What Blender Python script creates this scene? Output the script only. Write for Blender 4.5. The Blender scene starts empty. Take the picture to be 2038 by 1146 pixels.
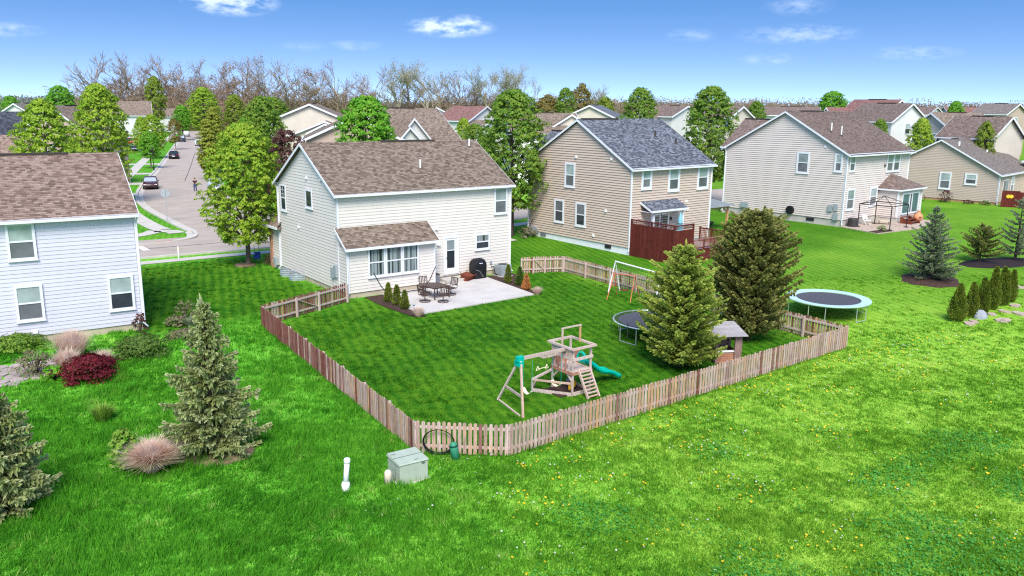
import bpy, math, random
import numpy as np
from mathutils import Vector, Matrix

SC = bpy.context.scene
COL = SC.collection
RAD = math.radians
rnd = random.Random(11)
nrs = np.random.RandomState(5)

# ------------------------------------------------------------------ camera
cd = bpy.data.cameras.new("camera")
cam = bpy.data.objects.new("camera", cd)
COL.objects.link(cam)
cd.sensor_width = 36.0
cd.lens = 28.762
cd.clip_start = 0.2
cd.clip_end = 12000
cam.matrix_world = (Matrix.Translation((0, 0, 11.0)) @ Matrix.Rotation(RAD(90 - 12.617), 4, 'X')
                    @ Matrix.Rotation(RAD(0.718), 4, 'Z'))
SC.camera = cam

# ------------------------------------------------------------------ sky and sun
SUN_EL, SUN_AZ = RAD(50), math.atan2(0.04, -1.0)     # azimuth measured from +Y towards +X
w = bpy.data.worlds.new("World")
SC.world = w
w.use_nodes = True
wn, wl = w.node_tree.nodes, w.node_tree.links
wn.clear()
def N(t, **k):
    n = wn.new(t)
    for a, b in k.items():
        setattr(n, a, b)
    return n
def wm(op, a, b=None, c=None):
    n = N('ShaderNodeMath', operation=op)
    for i, v in enumerate((a, b, c)):
        if v is None: continue
        if isinstance(v, (int, float)): n.inputs[i].default_value = v
        else: wl.new(v, n.inputs[i])
    return n.outputs[0]
out = N('ShaderNodeOutputWorld')
bg = N('ShaderNodeBackground')
bg.inputs['Strength'].default_value = 0.145
sky = N('ShaderNodeTexSky', sky_type='NISHITA')
sky.sun_disc = False
sky.sun_elevation = SUN_EL
sky.sun_rotation = SUN_AZ
sky.altitude = 250
sky.air_density = 1.0
sky.dust_density = 0.6
sky.ozone_density = 0.8
tc = N('ShaderNodeTexCoord')
sp = N('ShaderNodeSeparateXYZ')
wl.new(tc.outputs['Generated'], sp.inputs[0])
X, Y, Z = sp.outputs
# a clear spring sky: the blue deepens quickly above the horizon
mz = wm('ADD', wm('MULTIPLY', wm('MAXIMUM', Z, 0.0), 4.6), 0.24)
cmb = N('ShaderNodeCombineXYZ')
wl.new(X, cmb.inputs[0]); wl.new(Y, cmb.inputs[1]); wl.new(mz, cmb.inputs[2])
nz = N('ShaderNodeVectorMath', operation='NORMALIZE')
wl.new(cmb.outputs[0], nz.inputs[0])
wl.new(nz.outputs[0], sky.inputs['Vector'])
# clouds: azimuth / elevation in degrees
az = wm('MULTIPLY', wm('ARCTAN2', X, Y), 57.2958)
el = wm('MULTIPLY', wm('ARCSINE', Z), 57.2958)
ce = N('ShaderNodeCombineXYZ')
wl.new(az, ce.inputs[0]); wl.new(wm('MULTIPLY', el, 2.2), ce.inputs[1])
no = N('ShaderNodeTexNoise')
no.inputs['Scale'].default_value = 0.75
no.inputs['Detail'].default_value = 6
no.inputs['Roughness'].default_value = 0.62
wl.new(ce.outputs[0], no.inputs['Vector'])
mask = None
CLOUDS = [(-18.3, 6.1, 3.2, .95, 1.0), (-17.0, 6.35, 1.8, .6, .8), (-4.4, 5.0, 3.4, .75, .95), (-3.4, 5.3, 1.6, .6, .8), (-32.0, 6.9, 3.4, .9, .55), (-26.0, 6.9, 2.8, .7, .4), (-10.2, 7.5, 3.6, .8, .6),
          (18.2, 6.3, 2.4, .7, .33), (18.3, 4.6, 4.2, .7, .42), (11.6, 4.6, 1.9, .5, .28), (-31.0, 3.9, 2.4, .5, .45),
          (25.2, 3.4, 3.0, .5, .34), (16.6, 3.1, 2.2, .45, .32), (-14.0, 3.6, 2.0, .4, .22), (-10.5, 3.7, 2.2, .4, .26)]
for (a, e, wa, we, s) in CLOUDS:
    dx = wm('DIVIDE', wm('SUBTRACT', az, a), wa)
    dy = wm('DIVIDE', wm('SUBTRACT', el, e), we)
    q = wm('SUBTRACT', 1.0, wm('ADD', wm('MULTIPLY', dx, dx), wm('MULTIPLY', dy, dy)))
    q = wm('MULTIPLY', wm('MAXIMUM', q, 0.0), s); q = wm('POWER', q, 1.3)
    mask = q if mask is None else wm('MAXIMUM', mask, q)
# the same scattered small clouds go on above and around
no2 = N('ShaderNodeTexNoise')
no2.inputs['Scale'].default_value = 0.12
no2.inputs['Detail'].default_value = 3
wl.new(ce.outputs[0], no2.inputs['Vector'])
high = wm('MULTIPLY', wm('MAXIMUM', wm('SUBTRACT', no2.outputs[0], 0.60), 0.0), 5.0)
ab = N('ShaderNodeMapRange'); ab.inputs[1].default_value = 8; ab.inputs[2].default_value = 13
wl.new(el, ab.inputs[0])
mask = wm('MAXIMUM', mask, wm('MULTIPLY', high, ab.outputs[0]))
cl = wm('MULTIPLY', mask, wm('MULTIPLY', wm('MAXIMUM', wm('SUBTRACT', no.outputs[0], 0.38), 0.0), 2.8))
cl = wm('MINIMUM', wm('MULTIPLY', cl, 0.8), 0.38)
mix = N('ShaderNodeMixRGB')
mix.inputs[2].default_value = (5.2, 5.4, 5.7, 1)
hs = N('ShaderNodeHueSaturation')
sr = N('ShaderNodeMapRange'); sr.inputs[1].default_value = 0.0; sr.inputs[2].default_value = 0.11; sr.inputs[3].default_value = 0.98; sr.inputs[4].default_value = 1.24
wl.new(Z, sr.inputs[0]); wl.new(sr.outputs[0], hs.inputs['Saturation']); hs.inputs['Value'].default_value = 0.84
wl.new(sky.outputs[0], hs.inputs['Color'])
wl.new(cl, mix.inputs[0]); wl.new(hs.outputs[0], mix.inputs[1])
wl.new(mix.outputs[0], bg.inputs[0]); wl.new(bg.outputs[0], out.inputs[0])

sd = bpy.data.lights.new("sun", 'SUN')
sd.energy = 2.2
sd.angle = RAD(30.0)
sd.color = (1.0, 0.945, 0.86)
sun = bpy.data.objects.new("sun", sd)
COL.objects.link(sun)
to_sun = Vector((math.sin(SUN_AZ) * math.cos(SUN_EL), math.cos(SUN_AZ) * math.cos(SUN_EL), math.sin(SUN_EL)))
sun.rotation_euler = to_sun.to_track_quat('Z', 'Y').to_euler()
sun.location = (30, -20, 60)

vs = SC.view_settings
vs.view_transform = 'Standard'
vs.look = 'None'
vs.gamma = 1.0
vs.exposure = 1.4
vs.use_curve_mapping = False
SC.cycles.max_bounces = 5
SC.cycles.diffuse_bounces = 3
SC.cycles.glossy_bounces = 2
SC.cycles.transparent_max_bounces = 4
SC.cycles.use_denoising = False
SC.cycles.filter_width = 1.2
SC.cycles.sample_clamp_indirect = 4.0

# ------------------------------------------------------------------ materials
MATS = {}
def nmat(name):
    m = bpy.data.materials.new(name)
    m.use_nodes = True
    nt = m.node_tree
    b = nt.nodes['Principled BSDF']
    MATS[name] = m
    return m, nt, b
def node(nt, t, inp=None, **k):
    n = nt.nodes.new(t)
    for a, v in k.items(): setattr(n, a, v)
    for a, v in (inp or {}).items():
        if hasattr(v, 'is_output') or isinstance(v, bpy.types.NodeSocket): nt.links.new(v, n.inputs[a])
        else: n.inputs[a].default_value = v
    return n
def c4(c): return (c[0], c[1], c[2], 1.0)
def ramp(nt, fac, stops):
    r = node(nt, 'ShaderNodeValToRGB', {0: fac})
    e = r.color_ramp.elements
    while len(e) < len(stops): e.new(0.5)
    for i, (p, c) in enumerate(stops):
        e[i].position = p; e[i].color = c4(c)
    return r.outputs[0]
def mixc(nt, fac, a, b, mode='MIX'):
    n = nt.nodes.new('ShaderNodeMix'); n.data_type = 'RGBA'; n.blend_type = mode
    for i, v in ((0, fac), (6, a), (7, b)):
        if isinstance(v, bpy.types.NodeSocket): nt.links.new(v, n.inputs[i])
        elif i == 0: n.inputs[0].default_value = v
        else: n.inputs[i].default_value = c4(v)
    return n.outputs[2]
def plain(name, col, rough=.7, var=.12, scale=6, bump=0., metal=0., obj_var=0., spec=.3, stretch=None, pos=False):
    """colour with soft mottling, optional per-object tint and fine relief"""
    m, nt, b = nmat(name)
    if pos: co = node(nt, 'ShaderNodeNewGeometry').outputs['Position']
    else: co = node(nt, 'ShaderNodeTexCoord').outputs['Object']
    if stretch: co = node(nt, 'ShaderNodeMapping', {'Vector': co, 'Scale': stretch}).outputs[0]
    n = node(nt, 'ShaderNodeTexNoise', {'Vector': co, 'Scale': scale, 'Detail': 5})
    d = tuple(max(0, c * (1 - var)) for c in col); l = tuple(min(1, c * (1 + var)) for c in col)
    c = ramp(nt, n.outputs[0], [(.3, d), (.7, l)])
    if obj_var:
        r = node(nt, 'ShaderNodeObjectInfo').outputs['Random']
        c = mixc(nt, obj_var, c, ramp(nt, r, [(0, (.25, .25, .25)), (1, (1., 1., 1.))]), 'MULTIPLY')
    nt.links.new(c, b.inputs['Base Color'])
    b.inputs['Roughness'].default_value = rough
    b.inputs['Metallic'].default_value = metal
    b.inputs['Specular IOR Level'].default_value = spec
    if bump:
        bn = node(nt, 'ShaderNodeBump', {'Height': n.outputs[0], 'Strength': bump, 'Distance': .02})
        nt.links.new(bn.outputs[0], b.inputs['Normal'])
    return m
def shingle(name, dark, mid, light, rowh=.142, tab=.21):
    m, nt, b = nmat(name)
    uv = node(nt, 'ShaderNodeTexCoord').outputs['UV']
    br = node(nt, 'ShaderNodeTexBrick', {'Vector': uv, 'Color1': (0, 0, 0, 1), 'Color2': (1, 1, 1, 1), 'Mortar': (.2, .2, .2, 1), 'Scale': 1.0,
              'Mortar Size': .004, 'Bias': 0.0, 'Brick Width': tab, 'Row Height': rowh})
    br.offset = .37; br.squash = 1.0
    n1 = node(nt, 'ShaderNodeTexNoise', {'Vector': uv, 'Scale': 5.0, 'Detail': 5, 'Roughness': .75})
    n2 = node(nt, 'ShaderNodeTexNoise', {'Vector': uv, 'Scale': 60., 'Detail': 2})
    f = node(nt, 'ShaderNodeMath', {0: br.outputs[0], 1: .5}, operation='MULTIPLY').outputs[0]
    f = node(nt, 'ShaderNodeMath', {0: n1.outputs[0], 1: .22, 2: f}, operation='MULTIPLY_ADD').outputs[0]
    f = node(nt, 'ShaderNodeMath', {0: n2.outputs[0], 1: .25, 2: f}, operation='MULTIPLY_ADD').outputs[0]
    c = ramp(nt, f, [(.2, dark), (.5, mid), (.85, light)])
    nt.links.new(c, b.inputs['Base Color'])
    b.inputs['Roughness'].default_value = .95
    b.inputs['Specular IOR Level'].default_value = .15
    bn = node(nt, 'ShaderNodeBump', {'Height': br.outputs[1], 'Strength': .5, 'Distance': .01}); bn.invert = True
    nt.links.new(bn.outputs[0], b.inputs['Normal'])
    return m
def foliage(name, cols, trans=.35, attr=None, rough=.6):
    """leaf colours vary leaf by leaf and clump by clump"""
    m, nt, b = nmat(name)
    g = node(nt, 'ShaderNodeNewGeometry')
    n = node(nt, 'ShaderNodeTexNoise', {'Vector': g.outputs['Position'], 'Scale': 1.1, 'Detail': 2})
    wv = node(nt, 'ShaderNodeTexWhiteNoise', {'Vector': node(nt, 'ShaderNodeVectorMath', {0: g.outputs['Position'], 1: (.16, .16, .16)}, operation='SNAP').outputs[0]})
    a = node(nt, 'ShaderNodeMath', {0: n.outputs[0], 1: .75}, operation='MULTIPLY').outputs[0]
    f = node(nt, 'ShaderNodeMath', {0: wv.outputs[0], 1: .35, 2: a}, operation='MULTIPLY_ADD').outputs[0]
    c = ramp(nt, f, [(.15 + .7 * i / (len(cols) - 1), k) for i, k in enumerate(cols)])
    if attr:
        at = node(nt, 'ShaderNodeAttribute', attribute_name='tip')
        c = mixc(nt, at.outputs['Fac'], c, attr)
    nt.links.new(c, b.inputs['Base Color'])
    b.inputs['Roughness'].default_value = rough
    b.inputs['Specular IOR Level'].default_value = .25
    tr = node(nt, 'ShaderNodeBsdfTranslucent', {'Color': c})
    ms = node(nt, 'ShaderNodeMixShader', {0: trans, 1: b.outputs[0], 2: tr.outputs[0]})
    nt.links.new(ms.outputs[0], nt.nodes['Material Output'].inputs[0])
    return m
def glass(name, col, rough=.06, streak=False):
    m, nt, b = nmat(name)
    co = node(nt, 'ShaderNodeTexCoord').outputs['Object']
    if streak:
        wv = node(nt, 'ShaderNodeTexNoise', {'Vector': node(nt, 'ShaderNodeMapping', {'Vector': co, 'Scale': (9, 9, .15)}).outputs[0], 'Scale': 1.0, 'Detail': 2})
        c = ramp(nt, wv.outputs[0], [(.38, tuple(k * .12 for k in col)), (.5, col), (.7, tuple(min(1, k * 1.6) for k in col))])
    else:
        n = node(nt, 'ShaderNodeTexNoise', {'Vector': co, 'Scale': 1.3, 'Detail': 2})
        c = ramp(nt, n.outputs[0], [(.3, tuple(k * .75 for k in col)), (.7, tuple(min(1, k * 1.2) for k in col))])
    r = node(nt, 'ShaderNodeObjectInfo').outputs['Random']
    c = mixc(nt, .6, c, ramp(nt, r, [(0, (.35, .37, .4)), (.5, (.9, .9, .9)), (1, (1., 1., 1.))]), 'MULTIPLY')
    nt.links.new(c, b.inputs['Base Color'])
    b.inputs['Roughness'].default_value = rough
    b.inputs['Specular IOR Level'].default_value = .6
    return m
def boards(name, cols, grain=9):
    """weathered timber: every board its own tone, grain along its length (local Z)"""
    m, nt, b = nmat(name)
    oi = node(nt, 'ShaderNodeObjectInfo')
    tco = node(nt, 'ShaderNodeTexCoord')
    co = node(nt, 'ShaderNodeVectorMath', {0: tco.outputs['Object'], 1: oi.outputs['Location']}, operation='ADD').outputs[0]
    n = node(nt, 'ShaderNodeTexNoise', {'Vector': node(nt, 'ShaderNodeMapping', {'Vector': co, 'Scale': (grain * 3, grain * 3, grain * .25)}).outputs[0], 'Scale': 1.0, 'Detail': 4})
    st = node(nt, 'ShaderNodeTexNoise', {'Vector': co, 'Scale': 2.6, 'Detail': 4, 'Roughness': .7})
    c = ramp(nt, oi.outputs['Random'], [(i / (len(cols) - 1), k) for i, k in enumerate(cols)])
    c = mixc(nt, ramp(nt, n.outputs[0], [(.35, (0, 0, 0)), (.7, (.75, .75, .75))]), c, tuple(k * .55 for k in cols[0]))
    c = mixc(nt, ramp(nt, st.outputs[0], [(.52, (0, 0, 0)), (.75, (.7, .7, .7))]), c, cols[-1])
    nt.links.new(c, b.inputs['Base Color'])
    b.inputs['Roughness'].default_value = .9
    b.inputs['Specular IOR Level'].default_value = .15
    bn = node(nt, 'ShaderNodeBump', {'Height': n.outputs[0], 'Strength': .3, 'Distance': .01})
    nt.links.new(bn.outputs[0], b.inputs['Normal'])
    return m
def grassmat(name, dark, mid, light, dry, blade=False, streak=None, patch=.22, west=None, mown=None):
    """turf: broad patches, tufts and fine speckle by place; blades use the same places"""
    m, nt, b = nmat(name)
    pos = node(nt, 'ShaderNodeNewGeometry').outputs['Position']
    p2 = node(nt, 'ShaderNodeMapping', {'Vector': pos, 'Scale': (1, 1, 0)}).outputs[0]
    big = node(nt, 'ShaderNodeTexNoise', {'Vector': p2, 'Scale': patch, 'Detail': 4, 'Roughness': .6})
    med = node(nt, 'ShaderNodeTexNoise', {'Vector': p2, 'Scale': 1.7, 'Detail': 4, 'Roughness': .65})
    fin = node(nt, 'ShaderNodeTexNoise', {'Vector': p2, 'Scale': 13., 'Detail': 3, 'Roughness': .7})
    f = node(nt, 'ShaderNodeMath', {0: big.outputs[0], 1: .5}, operation='MULTIPLY').outputs[0]
    f = node(nt, 'ShaderNodeMath', {0: med.outputs[0], 1: .5, 2: f}, operation='MULTIPLY_ADD').outputs[0]
    f = node(nt, 'ShaderNodeMath', {0: fin.outputs[0], 1: .34 if not blade else .2, 2: f}, operation='MULTIPLY_ADD').outputs[0]
    if streak:
        mp = node(nt, 'ShaderNodeMapping', {'Vector': p2, 'Rotation': (0, 0, streak)}).outputs[0]
        wv = node(nt, 'ShaderNodeTexWave', {'Vector': mp, 'Scale': .62, 'Distortion': 3.5, 'Detail': 3, 'Detail Scale': 1.2})
        f = node(nt, 'ShaderNodeMath', {0: wv.outputs[1], 1: .13, 2: f}, operation='MULTIPLY_ADD').outputs[0]
    c = ramp(nt, f, [(.40, dark), (.62, mid), (.90, light)])
    if west:
        sx = node(nt, 'ShaderNodeSeparateXYZ', {0: pos}).outputs[0]
        mr = node(nt, 'ShaderNodeMapRange', {0: node(nt, 'ShaderNodeMath', {0: big.outputs[0], 1: 9., 2: sx}, operation='MULTIPLY_ADD').outputs[0], 1: 0., 2: 10., 3: 1., 4: 0.})
        c = mixc(nt, mr.outputs[0], c, mixc(nt, 1., c, west, 'MULTIPLY'))
    dr = node(nt, 'ShaderNodeTexNoise', {'Vector': p2, 'Scale': .55, 'Detail': 5, 'Roughness': .7})
    c = mixc(nt, ramp(nt, dr.outputs[0], [(.60, (0, 0, 0)), (.78, (.42, .42, .42))]), c, dry)
    if mown:
        c2 = ramp(nt, f, [(.45, mown['dark']), (.66, mown['mid']), (.88, mown['light'])])
        at = node(nt, 'ShaderNodeAttribute', attribute_name='mown')
        k = node(nt, 'ShaderNodeMath', {0: med.outputs[0], 1: .5, 2: at.outputs['Fac']}, operation='MULTIPLY_ADD').outputs[0]
        c = mixc(nt, ramp(nt, k, [(.3, (0, 0, 0)), (1.15, (1, 1, 1))]) if False else node(nt, 'ShaderNodeMapRange', {0: k, 1: .28, 2: 1.2}).outputs[0], c, c2)
    if blade:
        wv = node(nt, 'ShaderNodeTexWhiteNoise', {'Vector': node(nt, 'ShaderNodeVectorMath', {0: p2, 1: (.05, .05, .05)}, operation='SNAP').outputs[0]})
        c = mixc(nt, .8, c, ramp(nt, wv.outputs[0], [(0, (.22, .34, .22)), (.45, (.9, .9, .9)), (.8, (1., 1., 1.)), (1, (1.0, 1.0, .9))]), 'MULTIPLY')
        w2 = node(nt, 'ShaderNodeTexNoise', {'Vector': p2, 'Scale': 3.6, 'Detail': 3, 'Roughness': .7})
        c = mixc(nt, .8, c, ramp(nt, w2.outputs[0], [(.30, (.5, .66, .5)), (.5, (1, 1, 1)), (.68, (1.0, .98, .8))]), 'MULTIPLY')
    nt.links.new(c, b.inputs['Base Color'])
    b.inputs['Roughness'].default_value = .85
    b.inputs['Specular IOR Level'].default_value = .03
    if blade:
        tr = node(nt, 'ShaderNodeBsdfTranslucent', {'Color': c})
        ms = node(nt, 'ShaderNodeMixShader', {0: .4, 1: b.outputs[0], 2: tr.outputs[0]})
        nt.links.new(ms.outputs[0], nt.nodes['Material Output'].inputs[0])
    else:
        h = node(nt, 'ShaderNodeMath', {0: fin.outputs[0], 1: .5, 2: med.outputs[0]}, operation='MULTIPLY_ADD').outputs[0]
        bn = node(nt, 'ShaderNodeBump', {'Height': h, 'Strength': .8, 'Distance': .12})
        nt.links.new(bn.outputs[0], b.inputs['Normal'])
    return m

FIELD = dict(dark=(.055, .200, .016), mid=(.175, .390, .030), light=(.35, .55, .065), dry=(.45, .42, .13), west=(.64, 1.0, .9))
LAWN = dict(dark=(.012, .070, .005), mid=(.034, .138, .007), light=(.092, .225, .012), dry=(.085, .185, .016))
grassmat('ground_turf', streak=RAD(-20), mown=LAWN, **FIELD)
grassmat('field_blade', blade=True, **FIELD)
grassmat('lawn_blade', blade=True, streak=RAD(-20), **LAWN)
plain('white_trim', (.70, .71, .74), .55, .04)
plain('white_paint', (.8, .8, .8), .5, .05)
plain('siding_cream', (.68, .63, .565), .6, .02, .7, obj_var=.06)
plain('siding_cream_side', (.67, .615, .56), .6, .02, .7, obj_var=.06)
plain('siding_tan', (.535, .425, .345), .6, .03, .7, obj_var=.08)
plain('siding_greige', (.63, .555, .505), .6, .02, .7, obj_var=.07)
plain('siding_sand', (.49, .395, .325), .6, .02, .7, obj_var=.07)
plain('siding_blue', (.58, .565, .645), .6, .02, .7, obj_var=.06)
plain('wall_white', (.64, .63, .61), .7, .05, .8)
plain('wall_cream', (.58, .53, .44), .7, .05, .8)
plain('wall_tan', (.46, .36, .29), .7, .05, .8)
plain('wall_grey', (.45, .42, .38), .7, .05, .8)
plain('concrete', (.46, .435, .39), .9, .14, 1.6, bump=.15)
plain('patio_concrete', (.50, .465, .43), .9, .09, .7, bump=.08)
plain('pavement', (.50, .46, .405), .9, .10, .9)
plain('foundation', (.45, .385, .28), .9, .16, 1.2)
plain('foundation_white', (.74, .77, .80), .7, .06, 2)
plain('brick_base', (.40, .21, .14), .9, .25, 7)
plain('asphalt', (.385, .32, .27), .95, .10, .5, bump=.05, pos=True)
plain('road_paint', (.8, .78, .74), .8, .1, 3)
plain('mulch', (.055, .03, .022), .95, .5, 9, bump=.8)
plain('mulch_dark', (.022, .014, .016), .95, .5, 9, bump=.8)
plain('soil', (.16, .11, .07), .95, .35, 5, bump=.5)
plain('black_metal', (.012, .012, .014), .45, .2)
plain('dark_metal', (.05, .045, .045), .5, .2)
plain('bronze_metal', (.075, .045, .035), .5, .2)
plain('grey_metal', (.36, .40, .42), .45, .12, metal=.2)
plain('galvanised', (.42, .47, .52), .4, .18, 5, metal=.35)
plain('steel_tube', (.55, .58, .58), .35, .12, metal=.5)
plain('grill_cover', (.011, .011, .013), .5, .3, 4, bump=.3)
plain('rust_brown', (.16, .04, .02), .8, .3)
plain('red_stain', (.115, .022, .016), .75, .28, 4, obj_var=.2)
plain('red_frame', (.52, .13, .09), .5, .15)
plain('orange_frame', (.58, .17, .07), .5, .15)
plain('deck_grey', (.50, .45, .42), .85, .15, 6)
plain('cedar', (.55, .30, .15), .8, .2, 6)
plain('transformer_green', (.37, .42, .33), .5, .08, 3)
plain('transformer_seam', (.10, .13, .11), .6, .1)
plain('pvc_white', (.80, .80, .78), .45, .05)
plain('beige_plastic', (.66, .56, .42), .6, .08)
plain('pedestal_green', (.035, .24, .13), .5, .12)
plain('slide_green', (.0, .42, .31), .35, .08)
plain('dark_green_plastic', (.005, .06, .04), .4, .1)
plain('cream_plastic', (.84, .74, .50), .5, .06)
plain('yellow_plastic', (.85, .48, .03), .4, .1)
plain('blue_plastic', (.02, .07, .36), .4, .1)
plain('aqua_pad', (.43, .60, .60), .5, .08, 2)
plain('mat_black', (.075, .072, .085), .7, .12, 5)
plain('umbrella_blue', (.20, .48, .56), .8, .08)
plain('terracotta', (.62, .27, .14), .7, .12)
plain('skin', (.55, .34, .25), .6, .05)
plain('shirt_black', (.015, .015, .02), .85, .1)
plain('denim', (.03, .06, .14), .9, .15)
plain('hair_dark', (.015, .01, .008), .7, .1)
plain('tyre', (.012, .012, .012), .85, .1)
plain('wheel_rim', (.5, .5, .52), .3, .1, metal=.8)
plain('lamp_white', (.85, .86, .88), .2, .03)
plain('lamp_red', (.45, .02, .015), .25, .05)
plain('car_glass', (.02, .025, .03), .08, .1, spec=.6)
plain('windscreen', (.34, .38, .42), .08, .1, spec=.6)
plain('car_maroon', (.055, .012, .014), .25, .05, spec=.5)
plain('car_black', (.008, .008, .012), .2, .05, spec=.5)
plain('car_navy', (.012, .016, .04), .2, .05, spec=.5)
plain('car_silver', (.42, .44, .46), .3, .05, spec=.5, metal=.3)
plain('car_white', (.8, .8, .8), .3, .03, spec=.5)
plain('car_red', (.30, .035, .015), .3, .05, spec=.5)
plain('rock_pale', (.30, .315, .35), .85, .2, 4, bump=.6)
plain('stone_tan', (.42, .33, .26), .9, .22, 4, bump=.5)
plain('flagstone', (.38, .31, .29), .9, .2, 5, bump=.5, obj_var=.25)
plain('net_green', (.02, .10, .05), .7, .1)
plain('canvas', (.55, .47, .36), .9, .1)
plain('dark_opening', (.02, .02, .022), .6, .1)
plain('screen_grey', (.16, .165, .18), .7, .08)
plain('sign_back', (.55, .58, .62), .4, .05, metal=.5)
shingle('roof_brown', (.098, .072, .054), (.202, .155, .119), (.32, .252, .198))
shingle('roof_brown_pink', (.115, .075, .058), (.24, .166, .134), (.36, .27, .225))
shingle('roof_slate', (.048, .054, .066), (.125, .137, .162), (.29, .305, .34))
shingle('roof_umber', (.10, .072, .06), (.175, .128, .108), (.26, .197, .17))
shingle('roof_taupe', (.12, .10, .088), (.19, .162, .143), (.27, .232, .208))
shingle('roof_charcoal', (.02, .022, .03), (.055, .06, .075), (.11, .115, .135))
shingle('roof_red', (.13, .06, .05), (.22, .115, .10), (.30, .18, .16))
plain('roof_vent', (.05, .04, .035), .9, .2)
glass('pane_blind', (.36, .43, .42))
glass('pane_screen', (.15, .155, .17), .25)
glass('pane_dark', (.035, .042, .055))
glass('pane_curtain', (.22, .26, .26), .1, True)
glass('pane_sky', (.10, .16, .20), .03)
boards('picket_grey', [(.35, .225, .18), (.51, .365, .305), (.60, .46, .405), (.54, .375, .31), (.60, .34, .18)])
boards('picket_red', [(.17, .05, .04), (.26, .10, .08), (.36, .21, .18), (.22, .065, .05), (.31, .15, .125)])
boards('rail_wood', [(.54, .40, .35), (.62, .50, .46), (.58, .43, .38)])
boards('play_wood', [(.54, .42, .35), (.68, .55, .49), (.60, .39, .28), (.60, .50, .46)])
boards('play_wood_red', [(.42, .18, .12), (.50, .26, .18)])
boards('playhouse_wood', [(.24, .15, .13), (.33, .22, .20)])
boards('greyed_planks', [(.36, .33, .33), (.46, .43, .43)])
boards('red_board', [(.10, .02, .015), (.13, .026, .018), (.155, .036, .026)])
boards('red_rail', [(.30, .12, .10), (.36, .16, .13), (.22, .06, .05)])
foliage('leaf_pear', [(0.078, 0.163, 0.0156), (0.195, 0.351, 0.026), (0.351, 0.507, 0.039), (0.494, 0.559, 0.0715)], .45)
foliage('leaf_bright', [(0.044, 0.165, 0.011), (0.0935, 0.308, 0.0154), (0.176, 0.418, 0.0275), (0.275, 0.462, 0.055)])
foliage('leaf_deep', [(0.052, 0.124, 0.0195), (0.117, 0.247, 0.0286), (0.221, 0.364, 0.039), (0.325, 0.403, 0.065)], .45)
foliage('leaf_yellow', [(.10, .16, .015), (.19, .27, .025), (.29, .36, .04)])
foliage('leaf_olive', [(0.12, 0.102, 0.024), (0.204, 0.168, 0.036), (0.288, 0.24, 0.06)])
foliage('leaf_bronze', [(.05, .02, .018), (.10, .04, .035), (.17, .08, .065)])
foliage('leaf_red', [(.055, .004, .008), (.13, .010, .018), (.24, .022, .03)])
foliage('leaf_willow', [(0.143, 0.176, 0.022), (0.264, 0.308, 0.033), (0.374, 0.407, 0.066)])
foliage('catkin_pale', [(.22, .20, .12), (.33, .31, .19), (.42, .40, .26)])
foliage('spruce_blue', [(0.112, 0.154, 0.035), (0.238, 0.294, 0.07), (0.42, 0.476, 0.154)], .35, (0.75, 0.75, 0.504))
foliage('spruce_green', [(.12, .18, .026), (.25, .34, .048), (.42, .49, .085)], .35, (.62, .64, .16))
foliage('spruce_dark', [(.08, .115, .026), (.16, .19, .045), (.27, .285, .08)], .35, (.58, .50, .16))
foliage('spruce_silver', [(0.092, 0.127, 0.0633), (0.184, 0.23, 0.127), (0.322, 0.368, 0.218)], .3, (0.575, 0.621, 0.391))
foliage('arbor_green', [(.05, .09, .012), (.11, .16, .02), (.20, .25, .03)], .3, (.42, .40, .05))
foliage('arbor_rust', [(.35, .12, .03), (.5, .2, .06), (.6, .28, .1)], .15)
foliage('dry_grass', [(.66, .46, .35), (.80, .61, .50), (.88, .74, .63)], .55)
foliage('shrub_mid', [(0.039, 0.091, 0.0156), (0.091, 0.169, 0.026), (0.156, 0.247, 0.039)])
foliage('shrub_lime', [(.12, .24, .02), (.2, .36, .04), (.3, .44, .08)])
foliage('shrub_grey', [(.14, .13, .06), (.22, .2, .1), (.3, .27, .16)])
foliage('brush_brown', [(.18, .115, .075), (.28, .185, .125), (.38, .27, .19), (.32, .30, .12)], .3)
foliage('far_wood_hazed', [(.17, .175, .165), (.22, .22, .205), (.26, .27, .24)], .1)  # greys lightened: distance haze is put into the colour
foliage('flower_yellow', [(.75, .5, .01), (.85, .62, .03)], .3)
foliage('clover_white', [(.55, .55, .5), (.7, .7, .65)], .3)
plain('bark', (.14, .105, .085), .95, .3, 8, bump=.6)
plain('bark_dark', (.07, .05, .045), .95, .3, 8, bump=.6)
plain('bark_grey', (.25, .18, .12), .95, .25, 4)
plain('bark_pale', (.34, .29, .21), .95, .25, 4)
plain('bark_pink', (.29, .19, .13), .95, .25, 4)

# ------------------------------------------------------------------ mesh helpers
def link(o, parent=None):
    COL.objects.link(o)
    if parent is not None: o.parent = parent
    return o
def tag(o, label=None, cat=None, group=None, kind=None):
    if label: o['label'] = label
    if cat: o['category'] = cat
    if group: o['group'] = group
    if kind: o['kind'] = kind
    return o
def thing(name, label, cat, loc=(0, 0, 0), rz=0., group=None, parent=None):
    o = bpy.data.objects.new(name, None)
    o.empty_display_size = .2
    link(o, parent)
    o.location = loc
    o.rotation_euler = (0, 0, rz)
    return tag(o, label, cat, group)
def empty_part(name, parent, loc=(0, 0, 0), rz=0.):
    o = bpy.data.objects.new(name, None)
    o.empty_display_size = .1
    link(o, parent); o.location = loc; o.rotation_euler = (0, 0, rz)
    return o
class Face:
    """a wall plane: (along, outwards, up) -> local point"""
    def __init__(s, o, d, n): s.o, s.d, s.n = o, d, n
    def __call__(s, a, q, z): return (s.o[0] + s.d[0] * a + s.n[0] * q, s.o[1] + s.d[1] * a + s.n[1] * q, z)
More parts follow.
